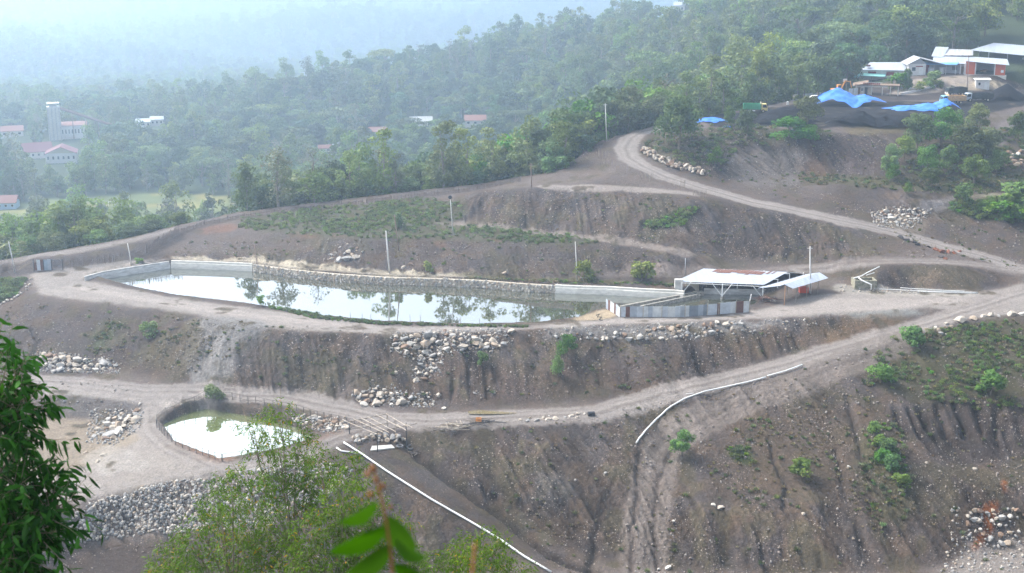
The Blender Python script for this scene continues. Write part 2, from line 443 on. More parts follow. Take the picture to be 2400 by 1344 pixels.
# vegetated terrace
zone([(560,512),(700,492),(1000,462),(1090,480),(1090,512),(960,520),(1120,530),(1300,548),(1400,560),(1400,572),(1250,572),(1000,560),(840,560),(650,548),(560,535)], (.105, .115, .06), .8, 2, 1, grass=.8)
zone([(480,530),(560,520),(560,540),(460,552)], (.32, .16, .095), .5, 1.5, 1.0)
for q in ([(870,505),(920,505),(900,516)],[(990,505),(1040,505),(1040,514)],[(1120,558),(1200,560),(1180,570)],[(1000,560),(1060,575),(1040,590)],[(620,545),(760,552),(740,560)],[(760,548),(840,556),(800,562)]):
    zone(q, (.26, .16, .105), .6, 1.2, 1.4)
zone([(960,518),(1100,520),(1280,540),(1420,552),(1640,600),(1600,606),(1400,566),(1250,548),(1100,532)], (.3, .26, .23), .8, 1)
zone([(940,640),(1250,650),(1580,662),(1580,672),(1420,664),(1290,662),(1120,652)], (.17, .17, .075), .8, 1, .8, grass=.5)
zone([(1250,645),(1600,655),(1900,640),(1950,640),(2400,645),(2400,628),(2100,614),(1900,618),(1700,632)], (.27, .235, .215), .7, 1.2)
zone([(1240,436),(1300,434),(1640,455),(1640,462),(1400,452),(1280,446)], (.34, .3, .275), .8, 1)
# coloured scars on banks
zone([(470,745),(640,752),(600,800),(520,900),(430,905),(440,830)], (.255, .25, .245), .85, 2, 1.2)
zone([(560,790),(640,790),(600,840),(530,860)], (.07, .06, .055), .4, 2, 1)
zone([(240,700),(330,750),(200,880),(60,900),(100,800)], (.1, .085, .085), .5, 4, 1)
for q in ([(280,720),(300,760),(215,850),(190,830)],[(560,830),(900,850),(1000,930),(700,900)],[(380,780),(520,790),(420,890),(330,860)]):
    zone(q, (.11, .095, .05), .55, 3, 1.6)
zone([(230,770),(300,745),(230,830),(200,820)], G_LT, .6, 2, 1.2, grass=.4)
zone([(1230,775),(1560,760),(1900,750),(1900,775),(1600,795),(1240,795)], (.26, .255, .25), .8, 1.5, 1)
zone([(1650,790),(1980,750),(1980,790),(1800,830),(1640,860)], (.16, .115, .075), .7, 3, 1.4)
zone([(1980,735),(2200,722),(2180,738),(2000,752)], (.28, .29, .28), .8, 1, 1)
zone([(1960,752),(2180,735),(2000,800),(1900,815)], (.24, .165, .095), .6, 2, 1.3)
zone([(1000,850),(1300,850),(1700,850),(1650,870),(1450,915),(1100,945),(900,935)], (.125, .09, .07), .6, 3, 1)
zone([(1330,465),(1380,470),(1320,500),(1305,490)], (.05, .047, .05), .8, 1.2, 1)
zone([(1500,525),(1620,485),(1640,490),(1600,530),(1520,535)], G_DK, .9, 1, .8, grass=1)
zone([(1640,470),(1660,480),(1630,500)], G_DK, .6, 1, .8)
zone([(2130,640),(2220,638),(2210,672),(2120,672)], (.27, .22, .15), .6, 1.5, 1)
zone([(1960,665),(2020,672),(2290,684),(2290,695),(2000,690),(1950,680)], (.40, .37, .33), .8, 1, .6)
zone([(2055,500),(2180,500),(2170,560),(2120,545),(2060,530)], (.3, .26, .2), .5, 2, 1)
zone([(2160,470),(2250,462),(2290,470),(2200,498),(2130,495)], (.25, .235, .235), .85, 1.5, .8)
zone([(2230,470),(2420,465),(2420,525),(2330,520),(2220,490)], G_LT, .8, 1.5, 1, grass=.9)
zone([(2260,455),(2420,450),(2420,462),(2250,464)], (.3, .28, .2), .8, 1)
zone([(1870,405),(2060,416),(2200,414),(2420,395),(2420,440),(2250,455),(2100,442),(1880,428)], (.13, .135, .055), .8, 1.5, 1, grass=.5)
zone([(2330,395),(2420,390),(2420,450),(2300,440)], G_DK, .5, 2, 1.4, grass=.6)
# slope under the yard
zone([(1560,300),(1700,305),(1680,400),(1640,405),(1520,350),(1500,330)], (.10, .10, .055), .7, 3, 1.4, grass=.5)
zone([(1700,305),(1960,305),(1950,330),(1800,340),(1700,330)], G_OL, .7, 2, 1.4, grass=.5)
zone([(1700,345),(1880,330),(1880,430),(1780,440),(1700,430)], (.21, .195, .185), .8, 3, 1)
zone([(1890,345),(1960,345),(1930,420),(1880,430)], (.2, .12, .07), .6, 2, 1.4)
zone([(1940,330),(2080,325),(2060,412),(1950,412)], (.13, .105, .1), .8, 2, 1)
zone([(1960,300),(2150,290),(2130,312),(1990,320)], (.2, .17, .09), .8, 1.2, 1)
zone([(2120,305),(2400,300),(2400,395),(2200,412),(2100,412)], (.11, .10, .06), .6, 3, 1.3, grass=.5)
zone([(2340,290),(2380,270),(2360,350),(2325,340)], (.24, .21, .2), .8, 1, .6)
# coal yard
COAL = zone([(1625,280),(1700,266),(1760,262),(1860,246),(1960,238),(2040,238),(2200,240),(2330,222),(2420,215),(2420,245),(2330,262),(2230,285),(2130,296),(2000,304),(1900,304),(1800,296),(1740,298),(1660,297)], (.022, .021, .024), 1.0, 1.6, .7)
zone([(1850,232),(2080,212),(2230,205),(2420,205),(2420,222),(2250,232),(2000,244),(1880,246)], (.07, .063, .062), .9, 2, .6)
zone([(2060,225),(2100,206),(2150,186),(2270,172),(2280,195),(2200,215),(2100,224)], (.4, .34, .29), .8, 1.2)
zone([(2110,208),(2180,195),(2230,190),(2180,205),(2110,222)], (.55, .5, .42), .8, 1)
zone([(2240,196),(2370,196),(2390,212),(2250,212)], (.45, .38, .29), .8, 1)
zone([(2340,165),(2420,160),(2420,200),(2370,200)], (.17, .16, .09), .9, 2, 1, grass=.4)
# foreground right hill
zone([(2150,780),(2420,745),(2420,930),(2250,930),(2050,890),(2080,830)], (.10, .105, .045), .65, 2.5, 1.8, grass=.7)
zone([(2000,880),(2420,860),(2420,980),(2100,960)], (.10, .095, .045), .6, 4, 1.8, grass=.5)
zone([(1760,960),(2040,930),(2150,1200),(2100,1300),(1950,1150),(1700,1200),(1650,1100)], (.155, .12, .085), .6, 5, 1.6)
zone([(2030,1000),(2100,1020),(2130,1200),(2060,1230),(2020,1120)], G_OL, .65, 3, 1.5, grass=.6)
zone([(1700,1050),(1760,1050),(1770,1095),(1720,1090)], G_LT, .8, 1, 1, grass=.8)
zone([(2260,1270),(2420,1240),(2420,1360),(2180,1360)], (.3, .27, .25), .8, 2)
for q in ([(2290,1190),(2330,1160),(2345,1170),(2330,1240),(2300,1265),(2310,1220)],[(2350,1115),(2362,1115),(2360,1160),(2345,1160)],[(2300,1240),(2330,1230),(2290,1290),(2270,1300)]):
    zone(q, (.45, .14, .02), .85, .6, .8)
zone([(1280,1100),(1360,1110),(1340,1180),(1240,1190)], (.17, .165, .16), .6, 3, 1.6)
zone([(160,1180),(400,1132),(720,1090),(800,1110),(760,1180),(560,1240),(160,1275),(60,1280),(60,1220)], (.25, .22, .2), .8, 2)
zone([(150,1280),(700,1260),(700,1360),(0,1360)], (.1, .08, .07), .8, 2)
zone([(520,1200),(700,1180),(680,1230),(540,1270)], (.38, .33, .29), .6, 2, 1)
for q in ([(400,1050),(520,1092),(560,1088),(430,1040)],[(700,1040),(820,1000),(810,1010),(720,1052)]):
    zone(q, (.36, .19, .10), .5, .8, 1)
# roads: pale compacted surface with two worn wheel tracks
ROADS = {
 'low': ([(60,893),(200,900),(340,918),(480,921),(650,930),(800,958),(900,980),(1000,988),(1150,982),(1300,974),(1400,966),(1550,926),(1700,890),(1850,852),(2000,806),(2120,775),(2250,735),(2400,690),(2500,660)], 2.9, .9),
 'main': ([(1562,297),(1510,308),(1480,325),(1468,348),(1475,370),(1510,392),(1560,415),(1640,440),(1760,474),(1900,502),(2000,524),(2100,546),(2200,574),(2300,600),(2400,632),(2500,660)], 2.9, .95),
 'dozer': ([(2100,800),(1980,850),(1870,895),(1760,930),(1660,975),(1580,1025),(1540,1090),(1525,1160),(1515,1250),(1510,1344)], 3.6, .8),
 'upper': ([(1870,630),(2000,616),(2100,612),(2250,616),(2400,632)], 2.2, .5),
 'bank': ([(350,960),(352,1000),(400,1050),(500,1095),(640,1078),(740,1050),(850,1005),(930,985)], 2.0, .6),
}
RUT = np.zeros(C.shape[:2])
ROADM = np.zeros(C.shape[:2])
for nm, (pl, w, amt) in ROADS.items():
    P = PX(pl)
    D, S = dist_line(dense([tuple(p) for p in P], 4))
    D = D + (fbm(NR.X * .12, NR.Y * .12, 44) - .5) * 1.3
    m = 1 - sstep(w * .84, w * 1.08, np.abs(D) + (FINE - .5) * 1.6)
    ROADM = np.maximum(ROADM, m * (1 if nm != 'dozer' else .75))
    mixc(m, Z_ROAD if nm != 'dozer' else (.27, .235, .21), amt)
    for c in (-.95, .95):
        t = np.exp(-((D - c) / .26) ** 2)
        mixc(t * m, (.40, .37, .345) if nm != 'dozer' else (.31, .27, .245), amt * .5)
        RUT -= t * m * .07
    mid = np.exp(-(D / .28) ** 2) * m
    mixc(mid, (.17, .15, .135), .6 * amt)
    for c in (-1.6, 1.6): mixc(np.exp(-((D - c) / .25) ** 2) * m * sstep(.4, .6, fbm(NR.X * .2, NR.Y * .2, 66)), (.2, .175, .16), .5 * amt)
# vehicle tracks across the lower yard and the plateau
for pl in ([(130,905),(240,912),(340,925),(430,918),(500,918)],[(100,885),(300,905),(480,918)],[(350,945),(345,985),(380,1040),(470,1095),(620,1100),(740,1060)],[(240,1150),(400,1120),(600,1095),(700,1075)],[(200,1165),(400,1128),(640,1085)],
           [(160,680),(300,695),(450,722),(620,752),(800,768),(1000,772),(1200,764),(1400,754),(1600,745),(1800,735),(2000,718),(2300,695)],[(180,665),(330,690),(500,722),(700,752),(900,772),(1100,773),(1350,760),(1700,745),(1900,722),(2200,700)]):
    D, S = dist_line(dense([tuple(p) for p in PX(pl)], 4))
    D = D + (fbm(NR.X * .1, NR.Y * .1, 61) - .5) * 1.5
    for c in (-.9, .9):
        t = np.exp(-((D - c) / .22) ** 2)
        mixc(t, (.33, .30, .285), .5); RUT -= t * .05
# water-cut gullies in the middle
GUL = np.zeros(C.shape[:2])
for pl, w, dep in (([(958,1040),(985,1075),(1040,1115),(1090,1150),(1130,1180),(1180,1215),(1230,1255),(1290,1300),(1400,1345)], .8, 1.5),
                ([(1350,1140),(1385,1185),(1405,1230),(1390,1290),(1380,1344)], .6, .7), ([(1440,1130),(1405,1200)], .4, .4),
                ([(1500,1060),(1495,1150),(1480,1250),(1478,1344)], .35, .35), ([(1568,1060),(1540,1130),(1534,1250),(1540,1344)], .35, .3),
                ([(1805,1030),(1815,1090),(1840,1130),(1842,1190)], .35, .6), ([(1985,930),(2000,1000),(2020,1080),(2060,1150),(2090,1180)], .45, .6),
                ([(1960,1050),(1970,1120),(1985,1170)], .3, .4), ([(1770,1240),(1790,1300),(1800,1344)], .4, .7), ([(2130,960),(2160,1020),(2190,1060)], .55, 1.3), ([(2200,950),(2215,1010),(2260,1050)], .55, 1.3),
                ([(2235,945),(2265,1020)], .55, 1.3),([(2160,955),(2175,1000)], .55, 1.3),([(2290,950),(2300,1010)], .55, 1.3),([(2330,960),(2340,1040)], .55, 1.3),([(2100,960),(2120,1010)], .55, 1.3),
                ([(75,770),(90,800),(70,850)], .5, .6)):
    D, S = dist_line(dense([tuple(p) for p in PX(pl)], 3))
    D = D + (fbm(NR.X * .5, NR.Y * .5, 71) - .5) * 1.2
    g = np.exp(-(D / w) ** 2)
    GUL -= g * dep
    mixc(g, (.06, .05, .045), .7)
# vertical rain-cut grooves in some banks
RAINZ = np.maximum.reduce([mask_poly(q, 2, .5) for q in (
    [(960,850),(1330,830),(1700,800),(1980,770),(1980,800),(1650,872),(1300,935),(1000,945)],
    [(1480,525),(1640,525),(1640,560),(1480,560)],
    [(2080,940),(2400,930),(2400,1060),(2180,1080),(2080,1000)],
    [(1640,1240),(2200,1240),(2200,1344),(1640,1344)],
    [(1960,750),(2200,730),(2100,765),(1980,790)],
    [(1000,1100),(1100,1100),(1300,1230),(1250,1250)],
    [(1560,595),(1800,590),(2000,590),(2000,606),(1560,640)])])
RAINZ = RAINZ * (.25 + 1.25 * sstep(.35, .65, fbm(NR.X * .13, NR.Y * .13, 140)))
RAINZ = np.clip(RAINZ, 0, 1)
mixc(mask_poly([(2085,945),(2300,935),(2420,940),(2420,1075),(2210,1085),(2120,1050)], 3, 1.2), (.07, .056, .052), .8)
vein = ST1 * (1 - RAINZ) + ST3 * RAINZ
tone = 1 + .27 * np.clip(vein, -2, 2) * SLM + .16 * np.clip(ST2, -2, 2) * SLM
tone *= .84 + .32 * FINE
tone *= .93 + .14 * MIDN
LT = sstep(.15, .30, C.mean(-1))[..., None]
C *= tone[..., None] * ((1 - LT) * .50 * np.array([1.06, .975, .93]) + LT * .70 * np.array([1.0, .99, .96]))
RELIEF = SLM * (ST1 * .17 * (1 - RAINZ) + ST2 * .2 * (1 - .4 * RAINZ) - RAINZ * .42 * np.clip(-ST3 - .1, 0, 2)) + (FINE - .5) * .30 * (1 - ROADM * .85) * (.35 + .65 * SLM) + (MIDN - .5) * .7 * SLM + RUT + GUL
RELIEF = np.where(blur(M_POND.astype(float), 2) > .02, RELIEF * .15, RELIEF)
RELIEF *= 1 - .8 * COAL
HEAPS = []
def heap(px, py, rad, h, sq=1.0):
    p = T(px, py)
    d = np.hypot((NR.X - p.x), (NR.Y - p.y) / sq) / rad
    HEAPS.append(h * np.clip(1 - d, 0, 1) ** 1.1)
for a in ((2000,292,9,2.2),(1930,290,7,1.5),(2070,288,9,2.4),(2120,280,7,1.4),(1880,285,6,1.2),(1840,275,7,1.6),(1800,285,6,1.3),(1960,300,6,1.2),(1870,262,6,1.4),(1810,262,5,1.2)):
    heap(*a)
HP = np.maximum.reduce(HEAPS)
HP = HP * (.8 + .5 * MIDN)
NR.a = NR.a + RELIEF + HP
C *= (1 - .15 * sstep(.0, .3, HP))[..., None]

def Hf(x, y): return Hsm(x, y)     # now holds relief
def G(px, py): return T(px, py)

# ------------------------------------------------------------------ ground mesh
rs = [1.5]
while rs[-1] < 122: rs.append(rs[-1] + max(.8, min(4, (126 - rs[-1]) * .2)))
while rs[-1] < 345: rs.append(rs[-1] + .36)
while rs[-1] < 430: rs.append(rs[-1] + .6)
while rs[-1] < 6800: rs.append(rs[-1] * 1.012)
rs = np.array(rs)
az = [-R(42)]
while az[-1] < R(42):
    a = abs(az[-1]); az.append(az[-1] + (R(.066) if a < R(24.5) else R(.5)))
az = np.array(az)
RR, AA = np.meshgrid(rs, az, indexing='ij')
GX = RR * np.sin(AA); GY = RR * np.cos(AA)
GZ = Hf(GX, GY)
nr, na = RR.shape
verts = np.stack([GX, GY, GZ], -1).reshape(-1, 3).astype(np.float32)
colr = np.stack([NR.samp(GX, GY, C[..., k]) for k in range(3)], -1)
w = edgeblend(GX, GY)[..., None]
wild = np.array([.035, .05, .02]) * (.6 + .8 * fbm(GX * .05, GY * .05, 9))[..., None]
colr = colr * w + wild * (1 - w)
# land outside the works is covered by undergrowth
outp = [Zp(*p)[:2] for p in [(-200,640,-1),(0,604,2),(150,581,3),(300,554,4),(420,523,5.2),(560,495,6),(700,476,7.2),(850,459,8.3),(1000,440,9.8),(1120,428,11.5),(1230,410,13.2),(1300,406,15),(1350,363,17.5),(1410,330,20),(1480,304,21.8),(1560,286,23.3),(1640,274,23.8),(1700,260,23.9),(1850,233,24.2)]]
outp += [Q(1850,400,0)[:2], Q(2000,410,0)[:2], Q(2200,425,0)[:2], Q(2700,425,0)[:2], (900, 420), (5000, 7400), (-5000, 7400), (-2500, 300)]
inout = inpoly(GX, GY, outp).astype(float)
FIELD = [Zp(x, y, -45)[:2] for x, y in [(-300,520),(60,470),(200,455),(420,448),(540,455),(540,500),(300,535),(0,560),(-300,600)]]
fld = inpoly(GX, GY, FIELD).astype(float)
fcol = np.array([.11, .135, .05]) * (.75 + .5 * fbm(GX * .06, GY * .06, 12))[..., None] + np.array([.07, .03, .005]) * sstep(.52, .7, fbm(GX * .05, GY * .09, 77))[..., None]
colr = colr * (1 - inout[..., None]) + (wild * (1 - fld[..., None]) + fcol * fld[..., None]) * inout[..., None]
near_edge = (RR < 126)[..., None]
colr = np.where(near_edge, wild, colr)
PEBN = .25 + 1.0 * sstep(.38, .62, fbm(NR.X * .22, NR.Y * .22, 170))
pebm = NR.samp(GX, GY, PEBN.clip(0, 1) * (1 - .75 * ROADM) * (.35 + .65 * SLM) * (1 - .8 * COAL) * (1 - .8 * GRASSM)) * w[..., 0] * (1 - inout) * (RR > 126)

def attr_material(name, peb=1.0, rough=.95):
    m = bpy.data.materials.new(name); m.use_nodes = True
    nt = m.node_tree; N = nt.nodes; L = nt.links
    b = N['Principled BSDF']
    b.inputs['Roughness'].default_value = rough
    b.inputs['Specular IOR Level'].default_value = .15
    at = N.new('ShaderNodeAttribute'); at.attribute_name = 'soil'
    pa = N.new('ShaderNodeAttribute'); pa.attribute_name = 'pebble'
    tc = N.new('ShaderNodeTexCoord')
    # fine grain
    n1 = N.new('ShaderNodeTexNoise'); n1.inputs['Scale'].default_value = 3.2; n1.inputs['Detail'].default_value = 7; n1.inputs['Roughness'].default_value = .75
    L.new(tc.outputs['Object'], n1.inputs['Vector'])
    mr = N.new('ShaderNodeMapRange'); mr.inputs['From Min'].default_value = .34; mr.inputs['From Max'].default_value = .66; mr.inputs['To Min'].default_value = .3; mr.inputs['To Max'].default_value = 1.75
    L.new(n1.outputs['Fac'], mr.inputs['Value'])
    mul = N.new('ShaderNodeMixRGB'); mul.blend_type = 'MULTIPLY'; mul.inputs['Fac'].default_value = 1
    L.new(at.outputs['Color'], mul.inputs[1]); L.new(mr.outputs[0], mul.inputs[2])
    gr = N.new('ShaderNodeMapRange'); gr.inputs['To Min'].default_value = .3; gr.inputs['To Max'].default_value = .85
    L.new(pa.outputs['Fac'], gr.inputs['Value']); L.new(gr.outputs[0], mul.inputs['Fac'])
    last = mul
    # stones lying in the soil, two sizes, paler or darker than it
    for sc, thr, lo, hi in ((1.3, .24, .20, .42), (3.8, .42, .16, .40)):
        v = N.new('ShaderNodeTexVoronoi'); v.inputs['Scale'].default_value = sc; v.inputs['Randomness'].default_value = 1
        L.new(tc.outputs['Object'], v.inputs['Vector'])
        sepc = N.new('ShaderNodeSeparateColor'); L.new(v.outputs['Color'], sepc.inputs[0])
        rad = N.new('ShaderNodeMath'); rad.operation = 'MULTIPLY'; rad.inputs[1].default_value = thr
        pw = N.new('ShaderNodeMath'); pw.operation = 'POWER'; pw.inputs[1].default_value = 2.2
        L.new(sepc.outputs[0], pw.inputs[0]); L.new(pw.outputs[0], rad.inputs[0])
        lt = N.new('ShaderNodeMath'); lt.operation = 'LESS_THAN'
        L.new(v.outputs['Distance'], lt.inputs[0]); L.new(rad.outputs[0], lt.inputs[1])
        pm = N.new('ShaderNodeMath'); pm.operation = 'MULTIPLY'
        L.new(lt.outputs[0], pm.inputs[0]); L.new(pa.outputs['Fac'], pm.inputs[1])
        cr = N.new('ShaderNodeValToRGB')
        e = cr.color_ramp.elements
        e[0].position = 0; e[0].color = (lo * .5, lo * .45, lo * .42, 1)
        e[1].position = 1; e[1].color = (hi, hi * .9, hi * .8, 1)
        x = e.new(.45); x.color = (lo, lo * .88, lo * .8, 1)
        x = e.new(.8); x.color = (hi * .8, hi * .66, hi * .52, 1)
        L.new(sepc.outputs[1], cr.inputs['Fac'])
        mx = N.new('ShaderNodeMixRGB'); L.new(pm.outputs[0], mx.inputs['Fac']); L.new(last.outputs[0], mx.inputs[1]); L.new(cr.outputs[0], mx.inputs[2])
        last = mx
    L.new(last.outputs[0], b.inputs['Base Color'])
    bp = N.new('ShaderNodeBump'); bp.inputs['Strength'].default_value = 1; bp.inputs['Distance'].default_value = .5
    n2 = N.new('ShaderNodeTexNoise'); n2.inputs['Scale'].default_value = 1.7; n2.inputs['Detail'].default_value = 9; n2.inputs['Roughness'].default_value = .7
    L.new(tc.outputs['Object'], n2.inputs['Vector']); L.new(n2.outputs['Fac'], bp.inputs['Height']); L.new(bp.outputs[0], b.inputs['Normal'])
    return m
M_SOIL = attr_material('stony_soil')

idx = np.arange(nr * na).reshape(nr, na)
F = np.stack([idx[:-1, :-1], idx[:-1, 1:], idx[1:, 1:], idx[1:, :-1]], -1).reshape(-1, 4)[:, ::-1]
fx = GX[:-1, :-1].ravel(); fy = GY[:-1, :-1].ravel(); fr = RR[:-1, :-1].ravel()
frd = (NR.samp(fx, fy, ROADM) > .5) & (edgeblend(fx, fy) > .5)
fco = (NR.samp(fx, fy, COAL) > .5) & (edgeblend(fx, fy) > .5) & ~frd
ffd = (fld[:-1, :-1].ravel() > .5) & (inout[:-1, :-1].ravel() > .5)
ffr = (fr > 430) & ~ffd
def ground_part(name, sel):
    f = F[sel]
    u, inv = np.unique(f, return_inverse=True)
    f = inv.reshape(-1, 4)
    me = bpy.data.meshes.new(name)
    me.vertices.add(len(u)); me.vertices.foreach_set('co', verts[u].ravel())
    me.loops.add(len(f) * 4); me.loops.foreach_set('vertex_index', f.ravel().astype(np.int32))
    me.polygons.add(len(f)); me.polygons.foreach_set('loop_start', np.arange(0, len(f) * 4, 4, dtype=np.int32))
    me.polygons.foreach_set('loop_total', np.full(len(f), 4, np.int32))
    me.update()
    me.shade_smooth()
    a = me.attributes.new('soil', 'FLOAT_COLOR', 'POINT')
    c = np.ones((len(u), 4), np.float32); c[:, :3] = colr.reshape(-1, 3)[u]
    a.data.foreach_set('color', c.ravel())
    a = me.attributes.new('pebble', 'FLOAT', 'POINT')
    a.data.foreach_set('value', pebm.reshape(-1)[u].astype(np.float32))
    me.materials.append(M_SOIL)
    o = bpy.data.objects.new(name, me); COL.objects.link(o); o['kind'] = 'structure'
    return o
g = ground_part('ground', ~(frd | fco | ffd | ffr))
ground_part('road', frd)
ground_part('coal_ground', fco)
ground_part('field', ffd)
ground_part('hills', ffr)
# ------------------------------------------------------------------ builders
def mat(name, col, rough=.8, metal=0, noise=0, nscale=3.0, spec=.3, bump=0):
    m = bpy.data.materials.new(name); m.use_nodes = True
    nt = m.node_tree; N = nt.nodes; L = nt.links; b = N['Principled BSDF']
    b.inputs['Base Color'].default_value = (*col, 1)
    b.inputs['Roughness'].default_value = rough
    b.inputs['Metallic'].default_value = metal
    b.inputs['Specular IOR Level'].default_value = spec
    if noise or bump:
        tc = N.new('ShaderNodeTexCoord'); n = N.new('ShaderNodeTexNoise')
        n.inputs['Scale'].default_value = nscale; n.inputs['Detail'].default_value = 6; n.inputs['Roughness'].default_value = .65
        L.new(tc.outputs['Object'], n.inputs['Vector'])
        if noise:
            mr = N.new('ShaderNodeMapRange'); mr.inputs['From Min'].default_value = .3; mr.inputs['From Max'].default_value = .7
            mr.inputs['To Min'].default_value = 1 - noise; mr.inputs['To Max'].default_value = 1 + noise
            L.new(n.outputs['Fac'], mr.inputs['Value'])
            mx = N.new('ShaderNodeMixRGB'); mx.blend_type = 'MULTIPLY'; mx.inputs['Fac'].default_value = 1
            mx.inputs[1].default_value = (*col, 1); L.new(mr.outputs[0], mx.inputs[2]); L.new(mx.outputs[0], b.inputs['Base Color'])
        if bump:
            bp = N.new('ShaderNodeBump'); bp.inputs['Strength'].default_value = .6; bp.inputs['Distance'].default_value = bump
            L.new(n.outputs['Fac'], bp.inputs['Height']); L.new(bp.outputs[0], b.inputs['Normal'])
    return m
def mat_two(name, c1, c2, scale, lo=.45, hi=.6, rough=.7, metal=0, stretch=(1, 1, 1)):
    m = mat(name, c1, rough, metal)
    nt = m.node_tree; N = nt.nodes; L = nt.links; b = N['Principled BSDF']
    tc = N.new('ShaderNodeTexCoord'); mp = N.new('ShaderNodeMapping'); mp.inputs['Scale'].default_value = stretch
    n = N.new('ShaderNodeTexNoise'); n.inputs['Scale'].default_value = scale; n.inputs['Detail'].default_value = 7; n.inputs['Roughness'].default_value = .7
    L.new(tc.outputs['Object'], mp.inputs[0]); L.new(mp.outputs[0], n.inputs['Vector'])
    cr = N.new('ShaderNodeValToRGB'); e = cr.color_ramp.elements
    e[0].position = lo; e[0].color = (*c1, 1); e[1].position = hi; e[1].color = (*c2, 1)
    L.new(n.outputs['Fac'], cr.inputs['Fac']); L.new(cr.outputs[0], b.inputs['Base Color'])
    return m

class MB:
    def __init__(s): s.v = []; s.f = []; s.mi = []
    def add(s, vs_, fs, mi=0):
        o = len(s.v); s.v += [tuple(p) for p in vs_]; s.f += [tuple(i + o for i in f) for f in fs]; s.mi += [mi] * len(fs); return s
    def box(s, c, d, rz=0, mi=0, M=None):
        x, y, z = d[0] / 2, d[1] / 2, d[2] / 2
        pts = [Vector((i * x, j * y, k * z)) for k in (-1, 1) for j in (-1, 1) for i in (-1, 1)]
        rot = Matrix.Rotation(rz, 3, 'Z') if M is None else M
        pts = [rot @ p + Vector(c) for p in pts]
        return s.add(pts, [(0, 2, 3, 1), (4, 5, 7, 6), (0, 1, 5, 4), (2, 6, 7, 3), (0, 4, 6, 2), (1, 3, 7, 5)], mi)
    def tube(s, pts, rad, n=8, mi=0, cap=True):
        pts = [Vector(p) for p in pts]
        if not hasattr(rad, '__len__'): rad = [rad] * len(pts)
        o = len(s.v)
        up = Vector((0, 0, 1))
        for i, p in enumerate(pts):
            t = (pts[min(i + 1, len(pts) - 1)] - pts[max(i - 1, 0)]).normalized()
            a = t.cross(up)
            if a.length < .05: a = t.cross(Vector((1, 0, 0)))
            a.normalize(); b = t.cross(a)
            for k in range(n):
                an = 2 * math.pi * k / n
                s.v.append(tuple(p + (a * math.cos(an) + b * math.sin(an)) * rad[i]))
        for i in range(len(pts) - 1):
            for k in range(n):
                s.f.append((o + i * n + k, o + i * n + (k + 1) % n, o + (i + 1) * n + (k + 1) % n, o + (i + 1) * n + k)); s.mi.append(mi)
        if cap:
            s.f.append(tuple(o + k for k in range(n))); s.f.append(tuple(o + (len(pts) - 1) * n + k for k in reversed(range(n)))); s.mi += [mi, mi]
        return s
    def slab(s, top, th, mi=0):
        """a sheet given by its top corner points, thickened downwards"""
        n = len(top)
        lo = [(p[0], p[1], p[2] - th) for p in top]
        return s.add(list(top) + lo, [tuple(range(n)), tuple(range(2 * n - 1, n - 1, -1))] + [(i, (i + 1) % n + 0 * n, n + (i + 1) % n, n + i)[::-1] for i in range(n)], mi)
    def build(s, name, m, parent=None, world=False, smooth=False, bevel=0):
        me = bpy.data.meshes.new(name)
        vv = s.v
        if world and parent is not None:
            Mi = pmat(parent).inverted(); vv = [tuple(Mi @ Vector(p)) for p in s.v]
        me.from_pydata(vv, [], s.f)
        for x in (m if isinstance(m, (list, tuple)) else [m]): me.materials.append(x)
        if len(me.materials) > 1: me.polygons.foreach_set('material_index', s.mi)
        if smooth: me.shade_smooth()
        bm = bmesh.new(); bm.from_mesh(me); bmesh.ops.recalc_face_normals(bm, faces=bm.faces)
        if bevel: bmesh.ops.bevel(bm, geom=bm.edges[:], offset=bevel, segments=1, affect='EDGES')
        bm.to_mesh(me); bm.free()
        o = bpy.data.objects.new(name, me); COL.objects.link(o)
        if parent is not None: o.parent = parent
        return o
def pmat(o):
    M = Matrix.LocRotScale(o.location, o.rotation_euler, o.scale)
    return pmat(o.parent) @ M if o.parent else M
def tag(o, label, cat, group=None, kind=None):
    o['label'] = label; o['category'] = cat
    if group: o['group'] = group
    if kind: o['kind'] = kind
    return o
def thing(name, label, cat, loc=(0, 0, 0), rz=0, group=None):
    o = bpy.data.objects.new(name, None); COL.objects.link(o)
    o.location = loc; o.rotation_euler = (0, 0, rz); o.empty_display_size = .3
    return tag(o, label, cat, group)
def struct(o):
    o['kind'] = 'structure'; return o
def dup(root, loc, rz=0, sc=1, label=None, group=None):
    r = root.copy(); COL.objects.link(r); r.location = loc; r.rotation_euler = (0, 0, rz); r.scale = (sc, sc, sc) if not hasattr(sc, '__len__') else sc
    if label: r['label'] = label
    if group: r['group'] = group
    for ch in list(root.children):
        c = ch.copy(); COL.objects.link(c); c.parent = r
    return r
def gz(x, y): return float(Hf(x, y))
def S(px, py): return 3000 / (T(px, py) - cam.location).length      # pixels per metre there

